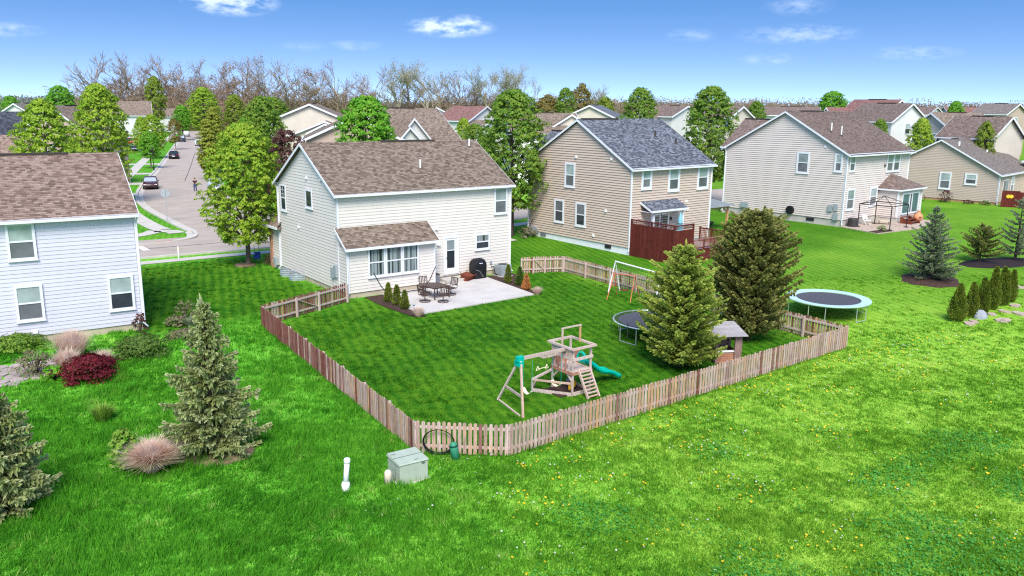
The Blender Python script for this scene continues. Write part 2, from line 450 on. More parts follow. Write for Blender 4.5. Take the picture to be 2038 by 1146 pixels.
class MB:
    def __init__(s): s.v, s.f, s.uv = [], [], []
    def pts(s, p): s.v += [tuple(q) for q in p]; return len(s.v) - len(p)
    def quad(s, a, b, c, d, uv=None):
        i = s.pts([a, b, c, d]); s.f.append((i, i + 1, i + 2, i + 3)); s.uv.append(uv); return s
    def hexa(s, p):
        i = s.pts(p)
        for q in ((0, 3, 2, 1), (4, 5, 6, 7), (0, 1, 5, 4), (1, 2, 6, 5), (2, 3, 7, 6), (3, 0, 4, 7)):
            s.f.append(tuple(i + k for k in q)); s.uv.append(None)
        return s
    def box(s, x0, x1, y0, y1, z0, z1):
        return s.hexa([(x0, y0, z0), (x1, y0, z0), (x1, y1, z0), (x0, y1, z0), (x0, y0, z1), (x1, y0, z1), (x1, y1, z1), (x0, y1, z1)])
    def fbox(s, F, a0, a1, q0, q1, z0, z1):
        return s.hexa([F(a0, q1, z0), F(a1, q1, z0), F(a1, q0, z0), F(a0, q0, z0), F(a0, q1, z1), F(a1, q1, z1), F(a1, q0, z1), F(a0, q0, z1)])
    def prism(s, poly, off):
        """poly: 3-D points; off: extrusion vector"""
        n = len(poly); off = Vector(off)
        i = s.pts(poly); j = s.pts([Vector(p) + off for p in poly])
        s.f.append(tuple(range(i, i + n))[::-1]); s.f.append(tuple(range(j, j + n))); s.uv += [None, None]
        for k in range(n):
            k2 = (k + 1) % n
            s.f.append((i + k, i + k2, j + k2, j + k)); s.uv.append(None)
        return s
    def beam(s, a, b, w, h, up=(0, 0, 1)):
        a, b = Vector(a), Vector(b); d = (b - a).normalized(); u = Vector(up)
        if abs(d.dot(u)) > .98: u = Vector((0, 1, 0))
        x = d.cross(u).normalized(); y = x.cross(d).normalized()
        p = []
        for c in (a, b):
            for sx, sy in ((-1, -1), (1, -1), (1, 1), (-1, 1)): p.append(c + x * (w / 2 * sx) + y * (h / 2 * sy))
        return s.hexa(p)
    def tube(s, pts, r, n=6, cap=True):
        pts = [Vector(p) for p in pts]
        if not isinstance(r, (list, tuple)): r = [r] * len(pts)
        rings = []
        ref = None
        for k, p in enumerate(pts):
            d = (pts[min(k + 1, len(pts) - 1)] - pts[max(k - 1, 0)])
            d = d.normalized() if d.length > 1e-9 else Vector((0, 0, 1))
            if ref is None:
                ref = Vector((0, 0, 1)).cross(d)
                if ref.length < .05: ref = Vector((1, 0, 0)).cross(d)
            x = (ref - d * ref.dot(d)).normalized(); ref = x
            y = d.cross(x)
            rings.append(s.pts([p + (x * math.cos(2 * math.pi * q / n) + y * math.sin(2 * math.pi * q / n)) * r[k] for q in range(n)]))
        for k in range(len(rings) - 1):
            for q in range(n):
                q2 = (q + 1) % n
                s.f.append((rings[k] + q, rings[k] + q2, rings[k + 1] + q2, rings[k + 1] + q)); s.uv.append(None)
        if cap:
            s.f.append(tuple(rings[0] + q for q in range(n))[::-1]); s.f.append(tuple(rings[-1] + q for q in range(n))); s.uv += [None, None]
        return s
    def lathe(s, prof, n=16, c=(0, 0, 0), squash=1.):
        rings = [s.pts([(c[0] + r * math.cos(2 * math.pi * q / n), c[1] + squash * r * math.sin(2 * math.pi * q / n), c[2] + z) for q in range(n)]) for r, z in prof]
        for k in range(len(rings) - 1):
            for q in range(n):
                q2 = (q + 1) % n
                s.f.append((rings[k] + q, rings[k] + q2, rings[k + 1] + q2, rings[k + 1] + q)); s.uv.append(None)
        s.f.append(tuple(rings[0] + q for q in range(n))[::-1]); s.f.append(tuple(rings[-1] + q for q in range(n))); s.uv += [None, None]
        return s
    def obj(s, name, mat, parent=None, smooth=False, loc=None):
        me = bpy.data.meshes.new(name)
        me.from_pydata(s.v, [], s.f)
        if any(u is not None for u in s.uv):
            l = me.uv_layers.new(name='UVMap')
            k = 0
            for f, u in zip(s.f, s.uv):
                for q in range(len(f)):
                    l.data[k].uv = u[q] if u is not None else (s.v[f[q]][0], s.v[f[q]][2])
                    k += 1
        me.materials.append(MATS[mat] if isinstance(mat, str) else mat)
        if smooth:
            me.polygons.foreach_set('use_smooth', [True] * len(me.polygons))
        o = bpy.data.objects.new(name, me)
        if loc: o.location = loc
        return link(o, parent)
def inst(src, parent=None, loc=None, rz=None, scale=None):
    o = src.copy(); COL.objects.link(o); o.parent = parent
    if loc is not None: o.location = loc
    if rz is not None: o.rotation_euler = (0, 0, rz)
    if scale is not None: o.scale = scale if isinstance(scale, (tuple, list)) else (scale,) * 3
    return o
def copy_tree(o, parent=None, loc=None, rz=None, scale=None):
    c = inst(o, parent, loc, rz, scale)
    for ch in list(o.children): copy_tree(ch, c)
    return c
def bigmesh(name, verts, nper, mat, parent=None, tip=None):
    """many small separate polygons of nper corners each, from a numpy array"""
    verts = np.asarray(verts, dtype=np.float32).reshape(-1, 3)
    nv = len(verts); nf = nv // nper
    me = bpy.data.meshes.new(name)
    me.vertices.add(nv); me.vertices.foreach_set('co', verts.ravel())
    me.loops.add(nv); me.loops.foreach_set('vertex_index', np.arange(nv, dtype=np.int32))
    me.polygons.add(nf); me.polygons.foreach_set('loop_start', np.arange(0, nv, nper, dtype=np.int32))
    me.update(calc_edges=True)
    if tip is not None:
        a = me.attributes.new('tip', 'FLOAT', 'POINT'); a.data.foreach_set('value', np.asarray(tip, dtype=np.float32))
    me.materials.append(MATS[mat])
    o = bpy.data.objects.new(name, me)
    return link(o, parent)

# ------------------------------------------------------------------ terrain
def sstep(a, b, x):
    t = min(1., max(0., (x - a) / (b - a))); return t * t * (3 - 2 * t)
def tz(x, y):
    s = .6 * x + .8 * y
    return (.97 * sstep(42, 68, s) + 2.2 * sstep(100, 150, s)) * sstep(-45, -10, x)
CA, SA = math.cos(RAD(37.03)), math.sin(RAD(37.03))
AO = (-10.05, 46.6)
def Aw(u, v): return (AO[0] + u * CA - v * SA, AO[1] + u * SA + v * CA)
def inpoly(x, y, P):
    c = False; j = len(P) - 1
    for i in range(len(P)):
        if (P[i][1] > y) != (P[j][1] > y) and x < (P[j][0] - P[i][0]) * (y - P[i][1]) / (P[j][1] - P[i][1]) + P[i][0]: c = not c
        j = i
    return c
FENCE = [(-9.32, 44.87), (-12.49, 39.57), (-3.03, 24.62), (-.03, 24.43), (15.8, 37.1), (3.45, 54.14), (.6, 53.6)]
YARD = FENCE + [Aw(12.3, 0), Aw(0, -1.2)]
def axis(lo, hi, near0, near1, fine, far):
    a = list(np.arange(near0, near1 + .01, fine)); st = fine; x = near1
    while x < hi: st = min(st * 1.35, far); x += st; a.append(x)
    st = fine; x = near0
    while x > lo: st = min(st * 1.35, far); x -= st; a.insert(0, x)
    return a
xs = axis(-6000, 6000, -60, 80, 1.0, 500); ys = axis(-300, 9000, 10, 120, 1.0, 500)
nx, ny = len(xs), len(ys)
gv = [(x, y, tz(x, y)) for y in ys for x in xs]
gf = [(j * nx + i, j * nx + i + 1, (j + 1) * nx + i + 1, (j + 1) * nx + i) for j in range(ny - 1) for i in range(nx - 1)]
me = bpy.data.meshes.new('ground'); me.from_pydata(gv, [], gf)
me.materials.append(MATS['ground_turf'])
SIDE = [Aw(-11.5, -3), Aw(0, -1.2), Aw(0, 15), Aw(-9, 15.5), Aw(-13, 8)]
BACKY = [Aw(12.3, 0), Aw(12.3, 13), Aw(70, 13), Aw(64, -2), Aw(45, -8), (24.5, 62), (12, 53), (5.2, 53.2)]
mw = np.zeros((ny, nx))
for j, y in enumerate(ys):
    for i, x in enumerate(xs):
        if abs(x) < 120 and 20 < y < 120:
            mw[j, i] = 1. if (inpoly(x, y, YARD) or inpoly(x, y, SIDE)) else .9 if inpoly(x, y, BACKY) else .62 * sstep(38, 52, y) * sstep(6, 16, x) if x > 0 else .55 * sstep(52, 66, y)
        elif y >= 60: mw[j, i] = .55
for k in range(2):
    q = mw.copy(); q[1:-1, 1:-1] = (mw[1:-1, 1:-1] * 2 + mw[:-2, 1:-1] + mw[2:, 1:-1] + mw[1:-1, :-2] + mw[1:-1, 2:]) / 6; mw = q
at_ = me.attributes.new('mown', 'FLOAT', 'POINT'); at_.data.foreach_set('value', mw.ravel().astype(np.float32))
me.polygons.foreach_set('use_smooth', [True] * len(gf))
ground = link(bpy.data.objects.new('ground', me))
tag(ground, 'green grass ground of the yards and open field', None, None, 'structure')

# ------------------------------------------------------------------ roads and pavements
def smooth_path(P, n=10):
    out = []
    for i in range(len(P) - 1):
        p0 = P[max(i - 1, 0)]; p1 = P[i]; p2 = P[i + 1]; p3 = P[min(i + 2, len(P) - 1)]
        for k in range(n):
            t = k / n
            out.append(tuple(.5 * (2 * p1[q] + (p2[q] - p0[q]) * t + (2 * p0[q] - 5 * p1[q] + 4 * p2[q] - p3[q]) * t * t
                                   + (3 * p1[q] - p0[q] - 3 * p2[q] + p3[q]) * t ** 3) for q in (0, 1)))
    out.append(tuple(P[-1])); return out
def offset(P, d):
    out = []
    for i, p in enumerate(P):
        a = P[max(i - 1, 0)]; b = P[min(i + 1, len(P) - 1)]
        dx, dy = b[0] - a[0], b[1] - a[1]; l = math.hypot(dx, dy) or 1
        out.append((p[0] - dy / l * d, p[1] + dx / l * d))
    return out
def strip(name, A, B, dz, mat, label=None, thick=0., kind='structure', parent=None):
    m = MB()
    for i in range(len(A) - 1):
        q = [(*p, tz(*p) + dz) for p in (A[i], A[i + 1], B[i + 1], B[i])]
        if thick:
            m.hexa([(p[0], p[1], p[2] - thick) for p in q] + q)
        else: m.quad(*q)
    o = m.obj(name, mat, parent)
    return tag(o, label, None, None, kind)
def sheet(name, poly, dz, mat, label=None, kind='structure', thick=0.):
    m = MB(); z = [(x, y, tz(x, y) + dz) for x, y in poly]
    if thick: m.prism([(x, y, q - thick) for x, y, q in z], (0, 0, thick))
    else:
        i = m.pts(z); m.f.append(tuple(range(i, i + len(z)))); m.uv.append(None)
    return tag(m.obj(name, mat), label, None, None, kind)

# cross street in front of the houses (runs along their fronts), main street going away on the left
near_edge = smooth_path([Aw(-60, 19.5), Aw(-30, 19), Aw(-7, 18.3), Aw(3, 17.7), Aw(25, 16.2), Aw(45, 15.2), Aw(65, 15.5), Aw(110, 20)], 12)
far_edge = offset(near_edge, 8.2)
strip('cross_street', near_edge, far_edge, .02, 'asphalt', 'pale grey street running past the fronts of the houses')
left_kerb = [(-27.6, 69.6), (-29.6, 72.3), (-32.2, 76.0), (-38.2, 84.8), (-43.0, 93.7), (-48.3, 106.6), (-57.2, 131.7), (-67.9, 161.2), (-89.3, 219.7), (-119, 304)]
LK = smooth_path(left_kerb, 8)
RK = offset(LK, -9.2)
strip('main_street', LK, RK, .024, 'asphalt', 'pale grey street with parked cars leading to the wood')
crn = [(-27.6, 69.6), (-26.7, 67.8), (-26.4, 66.3), (-26.7, 65.2), (-27.4, 64.2), (-28.7, 63.0), (-31, 61.2)]
CR = smooth_path(crn, 6)
sheet('street_corner_apron', CR + [Aw(-6, 22), Aw(4, 22), Aw(9, 27.5), RK[0], RK[4], LK[3], LK[0]], .028, 'asphalt', 'pale grey asphalt where the two streets meet')
sheet('far_turning_street', [(-170, 296), (-100, 318), (-98, 309), (-168, 287)], .03, 'asphalt', 'pale street crossing at the far end')
def kerb(name, P, wd=.32, h=.13, label=None):
    strip(name, P, offset(P, wd), h, 'pavement', label, thick=.16)
kerb('kerb_main_left', LK[::-1], -.32, label='pale concrete kerb along the parked cars')
kerb('kerb_main_right', RK, -.32, label='pale concrete kerb under the street trees')
kerb('kerb_corner', CR, .32, label='curved concrete kerb at the street corner')
kerb('kerb_cross_near', near_edge, -.3, label='concrete kerb along the near side of the cross street')
strip('gutter_corner', offset(CR, -.02), offset(CR, -.55), .034, 'pavement', 'pale concrete gutter around the corner')
strip('gutter_main', offset(LK, -.02), offset(LK, -.55), .034, 'pavement', 'pale concrete gutter beside the parked cars')
fk = [p for p in offset(far_edge, 0) if p[0] < -29.5]
kerb('kerb_cross_far', fk, .3, label='concrete kerb along the far side of the cross street')
# pavements (sidewalks)
sw = smooth_path([Aw(-40, 16.4), Aw(-6.5, 15.8), Aw(2, 15.4), Aw(25, 13.3), Aw(48, 12.6), Aw(68, 13)], 12)
strip('pavement_near', sw, offset(sw, 1.15), .03, 'pavement', 'narrow pale sidewalk along the front lawns')
sl = smooth_path([(-30.0, 71.2), (-31.6, 73.0), (-36.2, 79.6), (-42.5, 90.0), (-50.8, 107.5), (-60.6, 133.5), (-71.5, 163), (-92.8, 221), (-122, 304)], 8)
strip('pavement_main', sl, offset(sl, 1.5), .03, 'pavement', 'pale sidewalk along the left of the street')
sc2 = smooth_path([(-28.0, 69.2), (-29.2, 70.4), (-31.3, 70.2), (-31.5, 68.4), (-32.5, 66.6), (-36, 64.2), (-44, 58.5)], 8)
strip('pavement_corner', sc2, offset(sc2, 1.35), .034, 'pavement', 'pale sidewalk curving around the corner lawn')
for k, (t0, w0) in enumerate(((28, 3.2), (34, 3.0), (41, 3.2), (46, 3.0), (52, 3.2))):
    p, q = LK[t0], LK[min(t0 + 1, len(LK) - 1)]
    dx, dy = q[0] - p[0], q[1] - p[1]; l = math.hypot(dx, dy); dx /= l; dy /= l
    nxx, nyy = -dy, dx
    sheet('driveway', [(p[0] + dx * s + nxx * r, p[1] + dy * s + nyy * r) for s, r in ((0, .2), (w0, .2), (w0, 16), (0, 16))], .04, 'pavement', 'pale concrete driveway running off the left of the street')
for u0, w0, L in ((14.5, 5., 1), (28.3, 5., 1), (50.5, 5.5, 1)):
    sheet('driveway', [Aw(u0, 17.2 - .045 * u0), Aw(u0 + w0, 17.2 - .045 * u0), Aw(u0 + w0, 8.5 + (0 if u0 < 20 else 1)), Aw(u0, 8.5 + (0 if u0 < 20 else 1))], .045, 'pavement', 'pale concrete driveway beside the house fronts')
def patch(pts, name, label): sheet(name, pts, .036, 'road_paint', label)
patch([(-30.9, 77.5), (-27.2, 78.4), (-27.3, 79.0), (-31.2, 78.0)], 'stop_line', 'white stop line painted across the street')
patch([(-28.7, 75.2), (-26.2, 76.0), (-26.3, 76.4), (-28.9, 75.7)], 'crossing_line', 'white crossing line painted by the corner')
patch([Aw(-5.9, 23.6), Aw(-5.4, 23.6), Aw(-5.3, 21.4), Aw(-5.8, 21.4)], 'edge_line', 'short white line painted by the house corner')
# tar seams in the road surface
for P in (smooth_path([(-24.5, 73.0), (-29.5, 78.5), (-37, 92), (-44.5, 111), (-54.5, 139), (-70, 182)], 10), [Aw(u, 21.9 - .05 * u) for u in range(-8, 12)]):
    strip('tar_seam', P, offset(P, .09), .034, 'dark_metal', 'dark tar seam along the street')
dr = MB().box(-.7, .7, -.1, .14, 0, .13).obj('storm_drain', 'brick_base')
tag(dr, 'rust-red storm drain inlet in the corner kerb', 'drain'); dr.location = (-27.6, 63.9, .01); dr.rotation_euler = (0, 0, RAD(45))
# patio behind the cream house
PAT = [Aw(1.62, -6.55), Aw(1.62, -3.2), Aw(2.1, -3.0), Aw(2.1, -1.2), Aw(5.73, -1.2), Aw(5.73, 0), Aw(10.0, 0), Aw(10.0, -.6), Aw(9.5, -6.3)]
sheet('patio', PAT, .07, 'patio_concrete', 'pale concrete patio slab behind the cream house', thick=.12)
sheet('patio_bed_left', [Aw(.9, -1.3), Aw(2.05, -1.3), Aw(2.05, -3.0), Aw(1.6, -3.2), Aw(1.6, -7.1), Aw(1.0, -6.9), Aw(.75, -4)], .03, 'mulch', 'brown mulch bed along the patio edge')
sheet('patio_bed_right', [Aw(10.05, -.4), Aw(12.2, -.4), Aw(12.2, -1.6), Aw(10.5, -3.4), Aw(10.0, -6.4), Aw(9.55, -6.2)], .03, 'mulch', 'brown mulch bed at the patio side by the AC unit')

# ------------------------------------------------------------------ houses
SPACING = .185
def wall_faces(W, D):
    return {'back': Face((0, 0), (1, 0), (0, -1)), 'left': Face((0, 0), (0, 1), (-1, 0)),
            'right': Face((W, 0), (0, 1), (1, 0)), 'front': Face((0, D), (1, 0), (0, 1))}
def siding(wall, F, lo, hi, z0, z1, mat, q0=.0, lip=.024):
    """lap boards, one mesh each; lo/hi give the ends of the wall at a height"""
    z = z0; share = {}
    while z < z1 - .02:
        zt = min(z + SPACING, z1)
        a0, a1, b0, b1 = lo(z), hi(z), lo(zt), hi(zt)
        if a1 - a0 > .05:
            if b1 < b0: b0 = b1 = (b0 + b1) / 2
            m = MB()
            m.hexa([F(a0, q0 + lip, z), F(a1, q0 + lip, z), F(a1, q0, z), F(a0, q0, z),
                    F(b0, q0 + .004, zt), F(b1, q0 + .004, zt), F(b1, q0, zt), F(b0, q0, zt)])
            m.obj('siding_board', mat, wall)
        z += SPACING
def window(parent, F, a0, a1, z0, z1, q=.045, up='pane_blind', low='pane_screen', cas=.115, mid=.5, kind='hung', grid=False):
    m = MB()
    m.fbox(F, a0, a0 + cas, q, q + .05, z0, z1); m.fbox(F, a1 - cas, a1, q, q + .05, z0, z1)
    m.fbox(F, a0 + cas, a1 - cas, q, q + .05, z1 - cas, z1); m.fbox(F, a0 + cas, a1 - cas, q, q + .05, z0, z0 + cas)
    w = m.obj('window', 'white_trim', parent)
    i0, i1, k0, k1 = a0 + cas, a1 - cas, z0 + cas, z1 - cas
    MB().fbox(F, a0 - .03, a1 + .03, q, q + .075, z0 - .04, z0 + .002).obj('sill', 'white_trim', w)
    zm = k0 + (k1 - k0) * mid
    if kind == 'hung':
        MB().fbox(F, i0, i1, q + .004, q + .04, zm - .035, zm + .035).obj('sash_rail', 'white_trim', w)
        MB().fbox(F, i0, i1, q, q + .022, zm + .035, k1).obj('pane', up, w)
        MB().fbox(F, i0, i1, q, q + .012, k0, zm - .035).obj('pane', low, w)
        if grid:
            g = MB(); c = (i0 + i1) / 2
            g.fbox(F, c - .012, c + .012, q + .023, q + .03, zm + .035, k1)
            for t in (1 / 3, 2 / 3): g.fbox(F, i0, i1, q + .0225, q + .0295, zm + (k1 - zm) * t - .012, zm + (k1 - zm) * t + .012)
            g.obj('glazing_bars', 'white_trim', w)
    else:
        MB().fbox(F, i0, i1, q, q + .016, k0, k1).obj('pane', up, w)
    return w
def slope(m, x0, x1, p0, p1, course=.142, flip=False):
    """a shingled slope between eave line p0=(v,z) and ridge line p1=(v,z), from x0 to x1, in stepped courses"""
    L = math.hypot(p1[0] - p0[0], p1[1] - p0[1]); n = max(1, int(round(L / course)))
    nv, nz_ = -(p1[1] - p0[1]) / L, (p1[0] - p0[0]) / L
    if nz_ < 0: nv, nz_ = -nv, -nz_
    for i in range(n):
        t0, t1 = i / n, (i + 1) / n
        a = (p0[0] + (p1[0] - p0[0]) * t0 + nv * .016, p0[1] + (p1[1] - p0[1]) * t0 + nz_ * .016)
        b = (p0[0] + (p1[0] - p0[0]) * t1 + nv * .002, p0[1] + (p1[1] - p0[1]) * t1 + nz_ * .002)
        c = (p0[0] + (p1[0] - p0[0]) * t0 + nv * .002, p0[1] + (p1[1] - p0[1]) * t0 + nz_ * .002)
        q = [(x0, a[0], a[1]), (x1, a[0], a[1]), (x1, b[0], b[1]), (x0, b[0], b[1])]
        uv = [(x0, t0 * L), (x1, t0 * L), (x1, t1 * L), (x0, t1 * L)]
        m.quad(*(q if not flip else q[::-1]), uv=uv if not flip else uv[::-1])
        e = [(x0, c[0], c[1]), (x1, c[0], c[1]), (x1, a[0], a[1]), (x0, a[0], a[1])]
        m.quad(*(e if not flip else e[::-1]), uv=[(x0, t0 * L), (x1, t0 * L), (x1, t0 * L), (x0, t0 * L)])
    # underside of the roof deck
    k = .1
    m.quad((x0, p0[0], p0[1] - k), (x0, p1[0], p1[1] - k), (x1, p1[0], p1[1] - k), (x1, p0[0], p0[1] - k), uv=[(0, 0)] * 4)
def gable_roof(root, W, D, E, R, o, o2, mat, ridge_cap=True, x0=None, x1=None, vent=None, name='roof'):
    x0 = -o if x0 is None else x0; x1 = W + o if x1 is None else x1
    ze = E + .12; s = (R - ze) / (D / 2)
    m = MB()
    slope(m, x0, x1, (-o2, ze - s * o2), (D / 2, R))
    slope(m, x0, x1, (D + o2, ze - s * o2), (D / 2, R), flip=True)
    r = m.obj(name, mat, root)
    if ridge_cap:
        c = MB(); n = int((x1 - x0) / .33)
        for i in range(n):
            a = x0 + (x1 - x0) * i / n; b = x0 + (x1 - x0) * (i + 1) / n
            for sg in (-1, 1):
                c.quad((a, D / 2, R + .03), (b, D / 2, R + .022), (b, D / 2 + sg * .15, R + .022 - .15 * s), (a, D / 2 + sg * .15, R + .03 - .15 * s),
                       uv=[(a, 0), (b, 0), (b, .15), (a, .15)])
        c.obj('ridge_cap', mat, r)
    if vent:
        MB().box(vent[0], vent[1], D / 2 - .13, D / 2 + .13, R - .02, R + .075).obj('ridge_vent', 'roof_vent', r)
    # fascias, rakes, gutters
    f = MB()
    for x in (x0, x1):
        sg = -1 if x == x0 else 1
        for e in (-1, 1):
            v0 = -o2 if e == -1 else D + o2
            z0 = ze - s * o2
            MB().prism([(x, v0, z0 - .17), (x, D / 2, R - .17), (x, D / 2, R + .0), (x, v0, z0 + .0)], (sg * .03, 0, 0)).obj('rake_board', 'white_trim', r)
    so = MB()
    so.box(x0 + .01, x1 - .01, -o2, .02, E - .04, E); so.box(x0 + .01, x1 - .01, D - .02, D + o2, E - .04, E)
    so.obj('soffit', 'white_trim', r)
    z0 = ze - s * o2
    for v in (-o2 - .06, D + o2 + .06):
        MB().box(x0, x1, v - .055, v + .055, z0 - .13, z0 - .015).obj('gutter', 'white_trim', r)
    return r, s, ze
def corner_trim(root, W, D, E, z0=.15):
    for x, y in ((0, 0), (W, 0), (0, D), (W, D)):
        MB().box(x - .045, x + .07 if x == 0 else x + .045, y - .045, y + .07 if y == 0 else y + .045, z0, E - .045).obj('corner_trim', 'white_trim', root)
def downspout(root, x, y, z1, out=(0, -.09)):
    MB().tube([(x + out[0] * 3.5, y + out[1] * 3.5, z1 + .05), (x + out[0] * 2, y + out[1] * 2, z1 - .08), (x + out[0], y + out[1], z1 - .3), (x + out[0], y + out[1], .25), (x + out[0] * 3, y + out[1] * 3, .12)], .042, 5).obj('downspout', 'white_trim', root)
def vent_pipe(root, u, v, z, h=.5, mat='pvc_white', r=.055):
    p = MB().tube([(u, v, z - .1), (u, v, z + h)], r, 8).obj('vent_pipe', mat, root)
    MB().lathe([(r * 2.6, -.03), (r * 2.0, .02), (r * 1.3, .07)], 8, (u, v, z)).obj('vent_boot', 'roof_vent', p)
def core(root, W, D, E, R, mat, found, zf=.3):
    m = MB(); e = .02
    m.prism([(e, e, zf), (e, D - e, zf), (e, D - e, E), (e, D / 2, R - .2), (e, e, E)], (W - 2 * e, 0, 0))
    w = m.obj('wall', mat, root)
    MB().box(.03, W - .03, .03, D - .03, -.9, zf + .01).obj('foundation', found, root)
    return w
def gable_lim(D, E, R):
    def lo(z): return .0 if z < E else (z - E) / (R - .12 - E) * D / 2
    def hi(z): return D - lo(z)
    return lo, hi
def wallbox(root, F, a0, a1, z0, z1, q=.05, name='utility_box', mat='grey_metal'):
    return MB().fbox(F, a0, a1, .02, .02 + q, z0, z1).obj(name, mat, root)

def cross_gable(root, D, E, R, x0, x1, hgt, out_, wall, roof):
    """a front gable whose ridge runs into the main roof"""
    s = (R - E - .12) / (D / 2); xm = (x0 + x1) / 2; z0 = E + .08; z1 = z0 + hgt; vb = D - hgt / s
    m = MB(); L = math.hypot(xm - x0, hgt)
    m.quad((x0, D + out_ + .3, z0), (xm, D + out_ + .3, z1), (xm, vb, z1), (x0, D - .05, z0), uv=[(0, 0), (0, L), (5, L), (2, 0)])
    m.quad((xm, D + out_ + .3, z1), (x1, D + out_ + .3, z0), (x1, D - .05, z0), (xm, vb, z1), uv=[(0, L), (0, 0), (2, 0), (5, L)])
    r = m.obj('cross_gable_roof', roof, root)
    MB().prism([(x0 + .35, D - .05, -.6), (x1 - .35, D - .05, -.6), (x1 - .35, D - .05, z0), (xm, D - .05, z1 - .2), (x0 + .35, D - .05, z0)], (0, out_, 0)).obj('front_wing', wall, root)
    MB().box(x0 - .08, x0, D - .1, D + out_ + .3, z0 - .16, z0 - .01).obj('cross_gutter', 'white_trim', r)
    MB().box(xm - .12, xm + .12, vb + .3, D + out_ + .2, z1 - .03, z1 + .07).obj('ridge_vent', 'roof_vent', r)
    return r
# ---- the cream house in the middle
W, D, E, R = 12.29, 8.88, 5.89, 8.6
H = thing('cream_house', 'cream two-storey house with brown shingle roof behind the patio', 'house', (AO[0], AO[1], 0), RAD(37.03))
wl_ = core(H, W, D, E, R, 'siding_cream', 'foundation', .32)
F = wall_faces(W, D)
one = lambda v: (lambda z: v)
siding(wl_, F['back'], one(.05), one(W - .05), .32, E - .03, 'siding_cream')
lo, hi = gable_lim(D, E, R)
def lo2(z):       # the side wall runs on along the single-storey bay
    if z < 2.86: return -1.16
    return max(lo(z), -1.16 + (z - 2.86) / .92) if z < 3.93 else lo(z)
siding(wl_, F['left'], lambda z: lo2(z) + .03, lambda z: (hi(z) if z > 2.9 else 10.3) - .03, .32, R - .25, 'siding_cream_side')
siding(wl_, F['right'], lambda z: lo(z) + .03, lambda z: hi(z) - .03, .32, R - .25, 'siding_cream_side')
gable_roof(H, W, D, E, R, .26, .25, 'roof_brown', vent=(5.2, 9.2))
corner_trim(H, W, D, E, .3)
downspout(H, W + .0, 0, E - .1, (.06, -.07)); downspout(H, 0, D, E - .1, (-.05, .07))
vent_pipe(H, 6.55, 1.75, 6.97, .62); vent_pipe(H, 11.6, 3.75, 8.16, .55)
# bay / sunroom
bay = MB().box(.02, 5.71, -1.14, .02, .32, 2.86).obj('bay_wall', 'siding_cream', H)
MB().box(.04, 5.69, -1.12, .0, -.9, .33).obj('bay_foundation', 'foundation', H)
FB = Face((0, -1.16), (1, 0), (0, -1))
siding(bay, FB, one(.05), one(5.68), .32, 2.84, 'siding_cream')
siding(bay, Face((5.73, -1.16), (0, 1), (1, 0)), one(.03), one(1.14), .32, 2.9, 'siding_cream')
m = MB(); slope(m, -.22, 5.95, (-1.42, 2.95), (.04, 3.98)); br_ = m.obj('bay_roof', 'roof_brown', H)
f = MB()
for x, sg in ((-.22, -1), (5.95, 1)): f.prism([(x, -1.42, 2.80), (x, 0, 3.80), (x, 0, 3.97), (x, -1.42, 2.95)], (sg * .03, 0, 0))
f.box(-.22, 5.95, -1.52, -1.42, 2.80, 2.945); f.box(5.73, 5.9, -1.2, 0, 2.84, 2.88)
f.obj('bay_fascia', 'white_trim', br_)
f = MB(); f.prism([(5.76, -1.14, 2.86), (5.76, 0, 2.86), (5.76, 0, 3.75)], (.02, 0, 0)); f.obj('bay_gable', 'siding_cream', H)
for x in (0, 5.73): MB().box(x - .05, x + .06, -1.21, -1.1, .3, 2.82).obj('corner_trim', 'white_trim', H)
downspout(H, 0, -1.16, 2.85, (-.06, -.05))
# garage / porch corner at the front
MB().box(.02, 6, D, 10.28, .0, 2.9).obj('porch_wall', 'siding_cream_side', H)
MB().box(-.12, 6.0, 10.28, 10.62, -.3, 2.85).obj('brick_pier', 'brick_base', H)
m = MB()
m.quad((-.35, 10.95, 2.95), (6.2, 10.95, 2.95), (6.2, D, 4.1), (.9, D, 4.1), uv=[(0, 0), (6, 0), (6, 2.3), (.9, 2.3)])
m.quad((-.35, 10.95, 2.95), (-.35, D - .3, 2.95), (.9, D - .3, 4.1), (.9, D, 4.1), uv=[(0, 0), (2, 0), (1, 1.2), (2, 1.2)])
m.box(-.35, 6.2, D - .28, 10.95, 2.8, 2.94)
m.obj('porch_roof', 'roof_brown', H)
MB().box(-.42, -.35, D - .3, 11.0, 2.8, 2.95).obj('porch_gutter', 'white_trim', H)
# windows and door
window(H, F['back'], 11.0, 12.05, 4.0, 5.75, up='pane_blind', low='pane_screen')
window(H, F['back'], 9.5, 10.67, 1.76, 2.83, up='pane_curtain', low='pane_dark')
for i in range(3): window(H, FB, 1.23 + i * 1.125, 1.23 + (i + 1) * 1.125 + .015, 1.10, 2.86, up='pane_curtain', low='pane_curtain')
window(H, F['left'], 7.46, 8.42, 4.1, 5.83, up='pane_dark', low='pane_dark', grid=True)
window(H, F['left'], 3.32, 4.36, 4.7, 5.86, up='pane_dark', kind='fixed')
d = MB()
d.fbox(F['back'], 7.07, 7.2, .03, .09, .42, 2.86); d.fbox(F['back'], 8.11, 8.24, .03, .09, .42, 2.86); d.fbox(F['back'], 7.2, 8.11, .03, .09, 2.73, 2.86)
d.fbox(F['back'], 7.2, 8.11, .03, .085, .42, .5)
d = d.obj('door', 'white_trim', H)
MB().fbox(F['back'], 7.22, 8.09, .02, .05, .5, 2.73).obj('door_leaf', 'white_paint', d)
MB().fbox(F['back'], 7.36, 7.92, .05, .065, .82, 1.93).obj('door_glass', 'pane_dark', d)
MB().fbox(F['back'], 7.36, 7.92, .05, .065, 2.0, 2.6).obj('door_glass', 'pane_blind', d)
